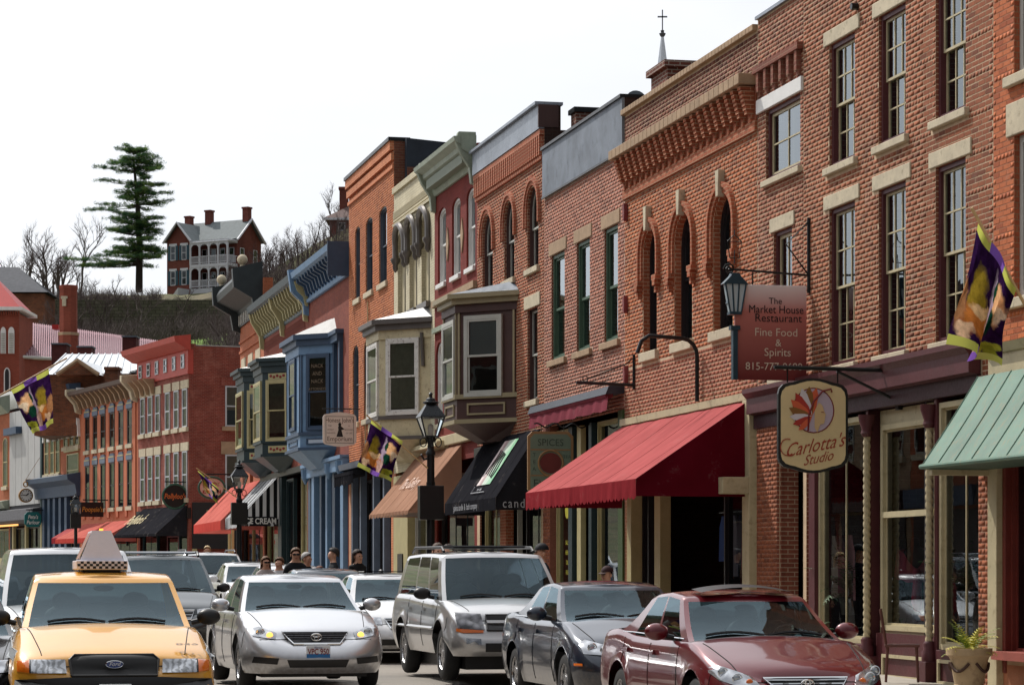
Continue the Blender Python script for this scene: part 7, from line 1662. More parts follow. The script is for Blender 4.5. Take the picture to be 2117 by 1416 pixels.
# ================================================================= lamps, banners, hanging signs, pavement things
LGL = glass('lantern_glass', (.9, .92, .92, 1), 0, .02, 1.0, 1.5); FROST = plain('frosted_mantle', S(225, 225, 220), .5, var=.03)
DKB = plain('lamp_blue_black', (.014, .018, .022, 1), .3, .2, var=.1)
def lamp(px, Y, label, box=True, zt=5.03):
    p = Vector(((px-CX)/FPX*Y, Y, gz(Y)+.12)); T = thing('street_lamp', label, 'street lamp', org=p, rotz=PHI, group='old style street lamps'); ORG[T.name] = Vector((0, 0, 0))
    H = zt-p.z; zl = H-.88
    part(MB().lathe([(.2, 0), (.2, .12), (.16, .16), (.15, .55), (.12, .62), (.10, .9), (.085, 1.0), (.075, zl-.35), (.095, zl-.34), (.095, zl-.28), (.07, zl-.25), (.06, zl-.1), (.09, zl-.06), (.10, zl)], (0, 0, 0), 16), 'post', BLACKM, T, smooth=True)
    L_ = MB(); a, b = .12, .235
    for k in range(4):
        t0 = pi/4+k*pi/2; t1 = t0+pi/2
        L_.tube([(a*1.41*cos(t0), a*1.41*sin(t0), zl+.02), (b*1.41*cos(t0), b*1.41*sin(t0), zl+.40)], .016, 6); L_.tube([(b*1.41*cos(t0), b*1.41*sin(t0), zl+.40), (b*1.41*cos(t1), b*1.41*sin(t1), zl+.40)], .018, 6); L_.tube([(a*1.41*cos(t0), a*1.41*sin(t0), zl+.02), (a*1.41*cos(t1), a*1.41*sin(t1), zl+.02)], .016, 6)
    ln = part(L_, 'lantern', DKB, T)
    for k in range(4):
        t0 = pi/4+k*pi/2; t1 = t0+pi/2; g = MB(); g.face([(a*1.41*cos(t0), a*1.41*sin(t0), zl+.03), (a*1.41*cos(t1), a*1.41*sin(t1), zl+.03), (b*1.41*cos(t1), b*1.41*sin(t1), zl+.39), (b*1.41*cos(t0), b*1.41*sin(t0), zl+.39)]); part(g, 'pane', LGL, ln)
    part(MB().lathe([(.36, zl+.40), (.34, zl+.43), (.13, zl+.66)], (0, 0, 0), 4, rot=pi/4), 'roof', DKB, ln); part(MB().lathe([(.13, zl+.66), (.16, zl+.68), (.16, zl+.70), (.10, zl+.72), (.09, zl+.76), (.035, zl+.79), (.03, zl+.83), (.045, zl+.86), (.01, zl+.90)], (0, 0, 0), 14), 'finial', DKB, ln, smooth=True)
    part(MB().lathe([(.05, zl), (.05, zl+.1), (.06, zl+.14), (.055, zl+.24), (.02, zl+.27)], (0, 0, 0), 12), 'burner', FROST, ln, smooth=True)
    sc = MB()
    for k in range(4): t0 = k*pi/2; sc.tube([((.085+.065*(1+cos(q)))*cos(t0), (.085+.065*(1+cos(q)))*sin(t0), zl-.09+.09*sin(q)) for q in [2*pi*i/14 for i in range(15)]], .012, 5)
    part(sc, 'scroll', BLACKM, T)
    if box: part(MB().box(-.24, .24, -.14, .14, 2.28, 2.95), 'junction_box', BLACKM, T, bevel=.01); part(MB().tube([(0, 0, 2.95), (0, 0, 3.02)], .09, 8), 'clamp', BLACKM, T)
    part(MB().tube([(0, 0, 3.5), (-.14, -.03, 3.46), (-.2, -.05, 3.56)], .022, 6), 'banner_socket', BLACKM, T); return T, H
lamp(890, 51.4, 'black street lamp with glass lantern before the tan and black awnings')
lamp(494, 78.5, 'black street lamp beside the striped ice cream awning', zt=4.86)
lamp(156, 121, 'black street lamp before the terracotta house, farthest of the three', zt=5.15)
lamp(2330, 22, 'black street lamp just outside the right edge carrying a banner', box=False, zt=4.6)
lamp(-150, 43, 'black street lamp just outside the left edge carrying a banner', box=False, zt=5.0)
# --- banners
def flagmat(name, shift=0.):
    t = NT(name); uv = t.new('ShaderNodeUVMap'); uv.uv_map = 'UVMap'; sp = t.new('ShaderNodeSeparateXYZ')
    nz = t.new('ShaderNodeTexNoise'); nz.inputs['Scale'].default_value = 5; nz.inputs['Detail'].default_value = 4; t.link(uv.outputs[0], nz.inputs['Vector'])
    wv = t.new('ShaderNodeMix'); wv.data_type = 'VECTOR'; wv.inputs['Factor'].default_value = .22; t.link(uv.outputs[0], wv.inputs['A']); t.link(nz.outputs['Color'], wv.inputs['B']); t.link(wv.outputs['Result'], sp.inputs[0]); u, v = sp.outputs[0], sp.outputs[1]
    sp2 = t.new('ShaderNodeSeparateXYZ'); t.link(uv.outputs[0], sp2.inputs[0]); u2, v2 = sp2.outputs[0], sp2.outputs[1]
    def ell(cx, cy, rx, ry):
        a = t.math('DIVIDE', t.math('SUBTRACT', u, cx), rx); b = t.math('DIVIDE', t.math('SUBTRACT', v, cy), ry); return t.ramp(t.math('ADD', t.math('MULTIPLY', a, a), t.math('MULTIPLY', b, b)), 1.35, .6)
    c = S(52, 26, 70)
    n = t.noise(6, 3, .6, vec=uv.outputs[0]); c = t.mix(t.ramp(n, .4, .7), c, S(30, 14, 38))
    for (cx, cy, rx, ry, col) in ((.70, .60, .17, .12, S(226, 176, 128)), (.80, .56, .09, .06, S(240, 220, 190)), (.33, .52, .10, .20, S(150, 128, 44)), (.36, .34, .17, .12, S(190, 118, 56)), (.40, .42, .13, .05, S(224, 190, 140)), (.54, .56, .06, .22, S(180, 160, 184)), (.66, .42, .10, .10, S(20, 58, 44)), (.58, .66, .035, .08, S(30, 70, 50)), (.55, .26, .08, .12, S(196, 160, 150)), (.76, .24, .05, .045, S(150, 156, 52)), (.83, .26, .05, .045, S(166, 170, 60)), (.79, .19, .05, .045, S(136, 142, 44)), (.70, .22, .045, .04, S(150, 154, 50)), (.24, .24, .07, .045, S(220, 186, 150)), (.42, .20, .045, .04, S(52, 20, 72)), (.48, .17, .045, .04, S(66, 26, 88)), (.36, .16, .04, .035, S(44, 16, 62)), (.30, .12, .22, .03, S(206, 150, 110)), (.16, .40, .06, .16, S(170, 120, 80))):
        c = t.mix(ell(cx, cy, rx, ry), c, col)
    c = t.mix(1., c, t.ramp(t.noise(14, 4, .7, vec=uv.outputs[0]), .25, .75, .55, 1.25), 'MULTIPLY')
    st = t.math('GREATER_THAN', t.math('FRACT', t.math('MULTIPLY', u2, 1.5)), .5); sc = t.mix(st, S(190, 196, 96), S(126, 88, 176))
    c = t.mix(t.math('GREATER_THAN', v2, .91), c, sc); c = t.mix(t.math('LESS_THAN', v2, .09), c, sc)
    t.n.remove(t.b); d = t.new('ShaderNodeBsdfDiffuse'); tr = t.new('ShaderNodeBsdfTranslucent'); m = t.new('ShaderNodeMixShader'); m.inputs[0].default_value = .45
    for s in (d, tr): t.link(c, s.inputs['Color'])
    t.link(d.outputs[0], m.inputs[1]); t.link(tr.outputs[0], m.inputs[2]); t.link(m.outputs[0], t.out.inputs[0]); return t.m
FLAGM = flagmat('wine_festival_print')
def flag(corners, Y, pole, label, wave=.10, dY=.0, wood=S(196, 160, 110)):
    """corners in photo px: hoist top, hoist low end, fly low, fly top (hoist runs along the pole)"""
    P = [at(x, y, Y+d) for (x, y, d) in corners]; T = thing('banner_flag', label, 'flag', org=P[0], group='festival banners'); ORG[T.name] = P[0].copy()
    n = 18; mb = MB()
    def f(a, b):
        p = P[0].lerp(P[1], a).lerp(P[3].lerp(P[2], a), b); k = b
        return p+Vector((0, wave*sin(a*9+b*2.2)*(.3+.7*k)*1.8, 0))+Vector((.3*wave*sin(a*9+b*5)*k, 0, .25*wave*cos(a*8)*k))
    mb.grid(f, n, n); o = part(mb, 'cloth', FLAGM, T, smooth=True); uvl = o.data.uv_layers.new(name='UVMap')
    for lp in o.data.loops: i = lp.vertex_index; uvl.data[lp.index].uv = ((i % (n+1))/n, 1-(i//(n+1))/n)
    part(MB().tube([at(x, y, Y+d) for x, y, d in pole], .014, 8), 'pole', plain('banner_pole', wood, .5), T); return T
flag([(768, 866, 0), (832, 912, 0), (806, 996, .1), (740, 966, .1)], 51.2, [(757, 858, 0), (884, 968, .1)], 'purple food and wine print banner flying from the lamp by the tan awning')
flag([(408, 972, 0), (452, 1010, 0), (449, 1042, .1), (421, 1012, .1)], 78.2, [(405, 967, 0), (489, 1028, .1)], 'small print banner on the lamp before the corner house')
flag([(2024, 452, 0), (2102, 596, 0), (2048, 760, .5), (1974, 716, .3)], 22.4, [(2008, 430, 0), (2190, 760, .2)], 'large purple print banner hanging at the right edge before the brick house', wave=.15, wood=S(120, 60, 34))
flag([(100, 762, 0), (22, 806, 0), (68, 898, .3), (110, 876, .2)], 43, [(138, 740, 0), (-60, 850, 0)], 'purple print banner hanging at the left edge above the traffic', wave=.08, wood=(.02, .02, .02, 1))
# --- signs at right angles to the fronts
def signspan(fr, u, x0, x1, y0, y1):
    o0, o1 = fr.off_at(u, x0), fr.off_at(u, x1); om = (o0+o1)/2; Y = (fr.O+fr.e*u-fr.w*om).y
    return o0, o1, CAMH+(HZ-y1)*Y/FPX, CAMH+(HZ-y0)*Y/FPX
def signthing(fr, u, x0, x1, y0, y1, label, name='hanging_sign'):
    o0, o1, z0, z1 = signspan(fr, u, x0, x1, y0, y1); T = thing(name, label, 'sign', fr, (u, -(o0+o1)/2, z0)); xf, Ln = facet((u, -o0), (u, -o1)); return T, xf, o0-o1, z0, z1
def tx_(T, xf, rows, y=-.035, mat=None, name='lettering'):
    for (t, s, x, z, sx, sh, m) in rows: part(xform(text_mb(t, s, x, z, y, sx=sx, shear=sh), xf), name, m or mat, T)
us = U(1674)
T, xf, w, z0, z1 = signthing(FM, us, 1518, 1666, 590, 786, 'dark red restaurant sign with lamp post cut out reading The Market House Restaurant')
t = NT('fading_red_board'); sp = t.new('ShaderNodeSeparateXYZ'); t.link(t.obj(), sp.inputs[0]); cr = t.new('ShaderNodeValToRGB'); e = cr.color_ramp.elements; e[0].color = S(104, 26, 28); e[1].color = S(226, 216, 216); x = e.new(.72); x.color = S(186, 112, 104); t.link(t.ramp(sp.outputs[2], 0, 1.37), cr.inputs[0]); t.col(cr.outputs[0]); t.b.inputs['Roughness'].default_value = .4
part(xform(MB().box(0, w, -.025, .025, z0, z1), xf), 'board', t.m, T, bevel=.006); H = z1-z0
INK = plain('black_ink', (.012, .01, .012, 1), .5, var=0); CRI = plain('cream_ink', S(214, 196, 178), .5, var=0)
tx_(T, xf, [('The', .13, w*.56, z1-H*.17, 1, 0, INK), ('Market House', .165, w*.57, z1-H*.26, .88, 0, INK), ('Restaurant', .165, w*.60, z1-H*.35, 1, 0, INK), ('Fine Food', .165, w*.57, z1-H*.50, 1, 0, CRI), ('&', .15, w*.60, z1-H*.61, 1, 0, CRI), ('Spirits', .165, w*.59, z1-H*.71, 1, 0, CRI), ('815-777-0690', .155, w*.54, z1-H*.86, 1, 0, CRI)])
BLG = plain('blue_green_iron', S(34, 62, 76), .4, .1); LGP = plain('lantern_pale', S(176, 190, 196), .4, var=.05)
lp = MB(); k = .12
lp.box(-.035, .035, -.05, .05, z0, z1-.62); lp.box(-.07, .07, -.06, .06, z1-.66, z1-.60); lp.prism([(-.12, z1-.28), (.12, z1-.28), (.08, z1-.12), (-.08, z1-.12)], -.05, .05); lo = part(xform(lp, xf), 'lamp_cutout', BLG, T)
m = MB(); m.prism([(-.075, z1-.42), (.075, z1-.42), (.09, z1-.22), (-.09, z1-.22)], -.06, .06) if False else m.prism([(-.08, z1-.40), (.08, z1-.40), (.15, z1+.0), (-.15, z1+.0)], -.06, .06); part(xform(m, xf), 'lamp_glass', LGP, lo)
m = MB(); m.prism([(-.19, z1), (.19, z1), (.07, z1+.12), (.05, z1+.16), (-.05, z1+.16), (-.07, z1+.12)], -.08, .08); m.box(-.09, .09, -.07, .07, z1-.44, z1-.40)
for s in (-.155, -.05, .05, .155): m.tube([(s*.55, -.065, z1-.40), (s, -.065, z1)], .012, 5)
part(xform(m, xf), 'lamp_roof', BLG, lo)
m = MB(); m.tube([(-.08, 0, z1+.22), (w+.04, 0, z1+.16)], .016, 6); m.tube([(w+.04, 0, z1-.1), (w+.04, 0, z1+1.0)], .025, 6); m.tube([(w+.04, 0, z1+.16), (w*.72, 0, z1+.6), (w+.04, 0, z1+.95)], .012, 5)
m.tube([(-.08-.09*(1-i/16)*cos(i*.8), 0, z1+.22+.09*(1-i/16)*sin(i*.8)) for i in range(17)], .014, 5)
for x in (w*.25, w*.8): m.tube([(x, 0, z1), (x, 0, z1+.18)], .01, 5)
ln = [(-.07, .38), (.07, .38), (.11, .62), (-.11, .62), (-.07, .38)]; m.tube([(x, 0, z1+z) for x, z in ln], .009, 4); m.tube([(-.11, 0, z1+.62), (0, 0, z1+.72), (.11, 0, z1+.62)], .009, 4); m.tube([(0, 0, z1+.3), (0, 0, z1+.5)], .008, 4); m.tube([(0, 0, z1+.72), (0, 0, z1+.8)], .009, 4)
part(xform(m, xf), 'bracket', BLACKM, T)
# studio sign
us = U(1848)
T, xf, w, z0, z1 = signthing(FM, us, 1607, 1751, 782, 978, 'cream shaped studio sign with feathered head oval and red script')
H = z1-z0
def shaped(w, z0, z1, d):
    H = z1-z0; P = []; r = .12
    P += [(w*.5+(w*.5-d)*x, z) for x, z in ()]
    a, b, c, e = d, w-d, z0+d, z1-d; q = .13*H
    out = [(a, c+q*1.3)]
    out += [(a+q*.9*(1-cos(t)), c+q*1.3-q*.9*sin(t)) for t in (.5, 1.0, 1.5)]
    out += [(w*.5+(i/6-.5)*(w-2*q-2*d)*.9, c+q*.35-q*.35*sin(pi*i/6)) for i in range(7)]
    out += [(b-q*.9*(1-cos(t)), c+q*1.3-q*.9*sin(t)) for t in (1.5, 1.0, .5)]+[(b, c+q*1.3), (b, e-q*1.3)]
    out += [(b-q*.9*(1-cos(t)), e-q*1.3+q*.9*sin(t)) for t in (.5, 1.0, 1.5)]
    out += [(w*.5+(.5-i/6)*(w-2*q-2*d)*.9, e-q*.35+q*.35*sin(pi*i/6)) for i in range(7)]
    out += [(a+q*.9*(1-cos(t)), e-q*1.3+q*.9*sin(t)) for t in (1.5, 1.0, .5)]+[(a, e-q*1.3)]
    return out
part(xform(MB().prism(shaped(w, z0, z1, 0), -.03, .03), xf), 'board', plain('sign_black_edge', (.015, .016, .016, 1), .4, var=0), T); part(xform(MB().prism(shaped(w, z0, z1, .035), -.036, -.03), xf), 'face_panel', plain('sign_cream', S(218, 198, 150), .5, var=.05), T)
cx, cz = w*.5, z0+H*.66; rx, rz = w*.30, H*.24
def disc(m, cx, cz, rx, rz, y, n=28): m.face([(cx+rx*cos(2*pi*i/n), y, cz+rz*sin(2*pi*i/n)) for i in range(n)])
m = MB(); disc(m, cx, cz, rx, rz, -.040); part(xform(m, xf), 'oval_rim', plain('sign_burgundy', S(118, 26, 30), .5, var=0), T); m = MB(); disc(m, cx, cz, rx*.94, rz*.95, -.043); part(xform(m, xf), 'oval', plain('sign_lilac', S(184, 170, 184), .5, var=0), T)
fm_ = [plain('feather_orange', S(206, 96, 62), .5, var=0), plain('feather_brown', S(134, 92, 44), .5, var=0), plain('feather_pale', S(206, 200, 204), .5, var=0), plain('feather_red', S(170, 54, 44), .5, var=0)]
for i in range(9):
    a = 1.25+i*.36; L_ = 1.0; m = MB(); bx, bz = cx-.02, cz-rz*.25; tx0, tz0 = cx-.05+rx*1.02*cos(a), cz+rz*1.05*sin(a); d = Vector((tx0-bx, tz0-bz)); nn = Vector((-d.y, d.x))*.17
    P = [(bx, bz), (bx+d.x*.4+nn.x, bz+d.y*.4+nn.y), (bx+d.x*.8+nn.x*.9, bz+d.y*.8+nn.y*.9), (tx0, tz0), (bx+d.x*.75-nn.x*.6, bz+d.y*.75-nn.y*.6), (bx+d.x*.35-nn.x*.6, bz+d.y*.35-nn.y*.6)]
    m.face([(x, -.046-.0006*i, z) for x, z in P]); part(xform(m, xf), 'feather', fm_[i % 4], T)
m = MB(); fc = [(0, .16), (.05, .12), (.075, .05), (.10, .0), (.083, -.015), (.09, -.04), (.08, -.055), (.084, -.08), (.065, -.11), (.02, -.12), (-.02, -.22), (-.06, -.16), (-.06, .05)]
m.face([(cx+.07+x*1.0, -.054, cz-.06+z*1.05) for x, z in fc]); part(xform(m, xf), 'face', plain('sign_skin', S(206, 176, 130), .5, var=0), T)
m = MB(); m.tube([(cx-.08, -.056, cz-rz*.9), (cx-.07, -.056, cz-rz*.2), (cx-.0, -.056, cz+rz*.4), (cx+.12, -.056, cz+rz*.85), (cx+.24, -.056, cz+rz*.95), (cx+.25, -.056, cz+rz*.8)], .012, 5); m.tube([(cx+.10, -.056, cz-.02), (cx+.14, -.056, cz-.025)], .005, 4); part(xform(m, xf), 'quill', plain('sign_burgundy', (1, 1, 1, 1)), T)
SCRI = plain('script_red', S(158, 62, 42), .5, var=0)
def rising(q, k=.22): return (q[0], q[1], q[2]+(q[0]-cx)*k)
for (txt, s, x, z, sx) in (('Carlotta\'s', .255, cx+.01, z0+H*.285, .82), ('Studio', .19, cx+.06, z0+H*.145, .85)): part(xform(xform(text_mb(txt, s, x, z, -.042, sx=sx, shear=.45), lambda q: rising(q, .2)), xf), 'lettering', SCRI, T)
m = MB(); m.tube([(cx-.36+.10*cos(i*.35+1.2), -.042, z0+H*.27+.11*sin(i*.35+1.2)-.0) for i in range(13)], .008, 4); part(xform(m, xf), 'flourish', SCRI, T)
m = MB(); m.tube([(-.05, 0, z1+.14), (w+.75, 0, z1+.12)], .028, 6); m.tube([(w*.85, 0, z1+.1), (w+.7, 0, z1-.28)], .02, 6); m.box(w+.70, w+.76, -.06, .06, z1-.4, z1+.3)
for x in (w*.14, w*.86): m.tube([(x, 0, z1-.06), (x, 0, z1+.12)], .01, 5)
part(xform(m, xf), 'bracket', BLACKM, T)
# emporium sign
us = U(744)
T, xf, w, z0, z1 = signthing(FM, us, 667, 736, 852, 923, 'pale shaped emporium sign with black lady figure reading Honest John\'s Emporium'); H = z1-z0
part(xform(MB().prism(shaped(w, z0, z1, 0), -.03, .03), xf), 'board', plain('sign_taupe', S(226, 216, 206), .5, var=.06), T); m = MB(); ring(m, Op(w*.08, w*.92, z0+H*.1, z1-H*.12), 0, .012, -.034, -.03); part(xform(m, xf), 'border', INK, T)
OLD = plain('sign_brown_ink', S(92, 60, 44), .5, var=0)
tx_(T, xf, [('Honest John\'s', .19, w*.5, z0+H*.76, .80, 0, OLD), ('Emporium', .19, w*.5, z0+H*.22, .95, 0, OLD), ('THE', .06, w*.2, z0+H*.60, 1, 0, OLD), ('LATEST', .06, w*.22, z0+H*.49, 1, 0, OLD), ('FASHIONS', .06, w*.24, z0+H*.39, .9, 0, OLD), ('&', .06, w*.78, z0+H*.60, 1, 0, OLD), ('NECESSARIES', .055, w*.77, z0+H*.49, .8, 0, OLD), ('OF LIFE', .06, w*.78, z0+H*.39, 1, 0, OLD)])
m = MB(); m.face([(w*.5+x, -.036, z0+H*.48+z) for x, z in ((-.1, -.2), (.1, -.2), (.05, 0), (.14, .03), (.05, .1), (.03, .13), (-.03, .13), (-.05, .08), (-.04, 0))]); disc(m, w*.5, z0+H*.64, .045, .055, -.036); part(xform(m, xf), 'lady_figure', INK, T); part(xform(MB().tube([(-.02, 0, z1+.1), (w+.12, 0, z1+.1)], .018, 6).tube([(w*.2, 0, z1-.05), (w*.2, 0, z1+.1)], .008, 4).tube([(w*.8, 0, z1-.05), (w*.8, 0, z1+.1)], .008, 4), xf), 'bracket', BLACKM, T)
# spice shop sign
us = U(1218)
T, xf, w, z0, z1 = signthing(FM, us, 1090, 1184, 892, 1022, 'grey green spice shop sign with round emblem, tan border'); H = z1-z0
def octo(a, b, c, e, q): return [(a+q, c), (b-q, c), (b, c+q), (b, e-q), (b-q, e), (a+q, e), (a, e-q), (a, c+q)]
part(xform(MB().prism(octo(0, w, z0, z1, .09), -.03, .03), xf), 'board', plain('sign_tan_border', S(150, 116, 78), .5, var=.05), T); part(xform(MB().prism(octo(.05, w-.05, z0+.05, z1-.05, .08), -.035, -.03), xf), 'face_panel', plain('sign_sage', S(112, 128, 110), .5, var=.08), T)
m = MB(); cz = z0+H*.5; m.tube([(w*.5+w*.27*cos(2*pi*i/28), -.04, cz+w*.27*sin(2*pi*i/28)) for i in range(29)], .02, 6); part(xform(m, xf), 'emblem_ring', plain('sign_tan_border', (1, 1, 1, 1)), T); m = MB(); disc(m, w*.5, cz, w*.24, w*.22, -.039); part(xform(m, xf), 'apple', plain('apple_red', S(112, 50, 46), .5), T)
m = MB(); m.box(.06, w-.06, -.039, -.034, z0+H*.70, z0+H*.72); m.box(.06, w-.06, -.039, -.034, z0+H*.29, z0+H*.31); part(xform(m, xf), 'divider', plain('sign_tan_border', (1, 1, 1, 1)), T)
DGI = plain('sign_green_ink', S(30, 48, 40), .5, var=0); tx_(T, xf, [('SPICES', .19, w*.5, z0+H*.82, .95, 0, DGI), ('EVOO', .22, w*.45, z0+H*.17, 1, 0, DGI), ('T', .11, w*.14, z0+H*.62, 1, 0, DGI), ('E', .11, w*.14, z0+H*.51, 1, 0, DGI), ('A', .11, w*.14, z0+H*.40, 1, 0, DGI), ('TEA', .09, w*.86, z0+H*.6, 1, 0, DGI)])
m = MB(); m.tube([(w*.5+.5*(i/20)*1.6, 0, z1+.12+.04*sin(i*.7)) for i in range(-8, 21)], .016, 5); m.tube([(w*.3, 0, z1), (w*.3, 0, z1+.12)], .01, 4); m.tube([(w*.8, 0, z1), (w*.8, 0, z1+.12)], .01, 4); part(xform(m, xf), 'bracket', BLACKM, T)
# empty iron brackets on the arched house
us = U(1312); zb = FM.z(1312, 796); T = thing('iron_bracket', 'empty black iron sign bracket with curl beside the rolled maroon awning', 'bracket', FM, (us, 0, zb)); xf, _ = facet((us, -1.1), (us, 0)); m = MB(); m.tube([(.0, 0, zb+.03), (1.08, 0, zb)], .03, 6); m.tube([(1.08, 0, zb-.08), (1.08, 0, zb+.55)], .025, 6); m.tube([(.2, 0, zb+.10), (.9, 0, zb+.36), (1.06, 0, zb+.48)], .012, 5); m.tube([(.17+.05*cos(i*.6), 0, zb+.1+.05*sin(i*.6)) for i in range(12)], .01, 4); part(xform(m, xf), 'bracket_iron', BLACKM, T)
us = U(1449); zb = FM.z(1449, 830); zt_ = FM.z(1449, 700); T = thing('iron_bracket', 'bent black iron pipe hook over the red awning', 'bracket', FM, (us, 0, zb)); xf, _ = facet((us, -1.2), (us, 0)); m = MB(); m.tube([(1.13, 0, zb), (1.13, 0, zt_-.28)]+[(1.13-.28+.28*cos(a), 0, zt_-.28+.28*sin(a)) for a in (.3, .7, 1.1, 1.5)]+[(.30, 0, zt_+.03), (.17, 0, zt_-.06), (.10, 0, zt_-.26)], .035, 8); part(xform(m, xf), 'bracket_iron', BLACKM, T, smooth=True)
# far signs
def farsign(fr, u, x0, x1, y0, y1, label, kind, mat, txt, tm, ts, sx=.8, shear=.2):
    T, xf, w, z0, z1 = signthing(fr, u, x0, x1, y0, y1, label); H = z1-z0
    P = oval(w/2, H/2, w/2, (z0+z1)/2, 28) if kind == 'round' else (octo(0, w, z0, z1, .2*H) if kind == 'octo' else [(0, z0), (w, z0), (w, z1), (0, z1)])
    part(xform(MB().prism(P, -.05, .05), xf), 'board', mat, T)
    if kind == 'round': part(xform(MB().tube([(x, -.05, z) for x, z in P+[P[0]]], .05, 6), xf), 'rim', plain('sign_green_rim', S(44, 82, 66), .5), T)
    for k, t in enumerate(txt): part(xform(text_mb(t, ts, w/2, (z0+z1)/2+H*(.16*(len(txt)-1)-.36*k), -.06, sx=sx, shear=shear, bold=.008), xf), 'lettering', tm, T)
    part(xform(MB().tube([(w*.1, 0, z1+.12), (w+.5, 0, z1+.12)], .03, 5).tube([(w*.3, 0, z1-.05), (w*.3, 0, z1+.12)], .015, 4).tube([(w*.75, 0, z1-.05), (w*.75, 0, z1+.12)], .015, 4), xf), 'bracket', BLACKM, T)
ORI = plain('orange_ink', S(196, 96, 44), .5, var=0)
farsign(FL, -.4, 335, 386, 1001, 1051, 'round black sign with orange script and green rim on the red corner house', 'round', BLACKM, ('Pollyloo\'s',), ORI, .34)
farsign(FL, UL(225), 166, 213, 1038, 1068, 'black oblong sign with gold script reading Poopsie\'s', 'box', plain('sign_dark_brown', S(30, 16, 16), .5), ('Poopsie\'s',), plain('gold_ink', S(176, 124, 50), .5, var=0), .36)
farsign(FL, UL(93), 50, 84, 1058, 1089, 'teal eight sided shop sign with white script', 'octo', plain('sign_teal', S(32, 112, 112), .5), ('Pete\'s', 'Parlour'), WHITEP, .3)
farsign(FM, U(486), 410, 464, 986, 1030, 'pale oval candy shop sign behind the small banner', 'round', plain('sign_pale_pink', S(206, 184, 172), .5), ('KANDY', 'KITCHEN'), plain('sign_rust_ink', S(140, 60, 40), .5, var=0), .2, .9, 0)
T, xf, w, z0, z1 = signthing(FL, UL(83), 38, 67, 1007, 1041, 'gilt pocket watch shaped clock sign on the grey panelled house', 'clock_sign'); cx, cz, R = w/2, (z0+z1)/2, w/2
GOLD = plain('old_gilt', S(150, 112, 56), .4, .5); m = MB(); m.prism(oval(R, R, cx, cz, 32), -.12, .12); part(xform(m, xf), 'case', GOLD, T); m = MB(); disc(m, cx, cz, R*.82, R*.82, -.125); dl = part(xform(m, xf), 'dial', WHITEP, T)
m = MB()
for k in range(12): a = k*pi/6; m.tube([(cx+R*.62*cos(a), -.13, cz+R*.62*sin(a)), (cx+R*.76*cos(a), -.13, cz+R*.76*sin(a))], .03, 4)
m.tube([(cx, -.135, cz), (cx+R*.35, -.135, cz+R*.3)], .035, 4); m.tube([(cx, -.135, cz), (cx-R*.6, -.135, cz+R*.1)], .025, 4); part(xform(m, xf), 'hands', INK, dl)
m = MB(); m.tube([(cx+.12*cos(i*.42), 0, z1+.17+.14*sin(i*.42)) for i in range(16)], .035, 6); m.tube([(cx, 0, z1+.3), (cx, 0, z1+.42), (w+.6, 0, z1+.5)], .03, 5); m.tube([(cx, 0, z1+.42), (w+.6, 0, z1+2.0)], .015, 4); part(xform(m, xf), 'ring_and_arm', GOLD, T)
# --- pavement things before the maroon storefront
pp = FM.pt(U(2003, .75), -.75, .12); T = thing('plant_pot', 'tan urn with dark swags and yellow green fern at the lower right', 'plant', org=pp); ORG[T.name] = Vector((0, 0, 0))
part(MB().lathe([(.001, 0), (.17, 0), (.185, .06), (.17, .08), (.22, .36), (.235, .40), (.27, .42), (.27, .50), (.235, .5), (.22, .42), (.001, .40)], (0, 0, 0), 24), 'urn', plain('tan_clay', S(176, 152, 118), .7, var=.15, dirt=S(110, 84, 60)), T, smooth=True)
SW = plain('swag_brown', S(70, 46, 36), .7); m = MB()
for k in range(4):
    a0 = k*pi/2+.2; m.tube([((.205+.012+.02*(1-abs(i-6)/6)*0)*cos(a0+1.2*i/12)*(1.03), .222*sin(a0+1.2*i/12), .33-.10*sin(pi*i/12)) for i in range(13)], .018, 5)
part(m, 'swag', SW, T); part(MB().lathe([(.188, .0), (.192, .06)], (0, 0, 0), 20), 'foot_band', SW, T)
FERN = [plain('fern_yellow', S(196, 190, 84), .7, var=.2), plain('fern_green', S(110, 132, 54), .7, var=.2)]
rs = random.Random(4)
def frond(m, L_, az, el, mi, w=.05):
    p = Vector((0, 0, .42)); d = Vector((cos(az)*cos(el), sin(az)*cos(el), sin(el))); n = 12; sd = Vector((-sin(az), cos(az), 0))
    for i in range(n):
        q = p+d*(L_/n); d = (d+Vector((0, 0, -.11))).normalized(); ww = w*sin(pi*(i+1)/(n+1))*1.6
        for s in (-1, 1): m.face([p, p.lerp(q, .7), p.lerp(q, .9)+sd*s*ww+d*.02+Vector((0, 0, -.01))], mi)
        p = q
m = MB()
for k in range(34): frond(m, rs.uniform(.3, .52), rs.uniform(0, 6.28), rs.uniform(.5, 1.35), 0 if rs.random() < .65 else 1)
part(m, 'fronds', FERN, T)
pc = FM.pt(U(1872, .5), -.55, .12); T = thing('wooden_chair', 'worn brown wooden chair beside the shop window at the lower right', 'chair', org=pc, rotz=PHI+1.2); ORG[T.name] = Vector((0, 0, 0)); WD = plain('worn_brown_wood', S(96, 58, 50), .6, var=.25, scale=8)
for (x, y) in ((-.18, -.18), (.18, -.18), (-.18, .18), (.18, .18)): part(MB().tube([(x*1.12, y*1.12, 0), (x, y, .44)], [.016, .02], 8), 'leg', WD, T)
part(MB().box(-.22, .22, -.22, .22, .44, .475), 'seat', WD, T, bevel=.01)
for x in (-.18, .18): part(MB().tube([(x, .2, .46), (x*1.05, .27, .92)], .018, 8), 'back_post', WD, T)
for z in (.62, .78): part(MB().box(-.19, .19, .215+z*.05, .235+z*.05, z, z+.07), 'back_slat', WD, T)
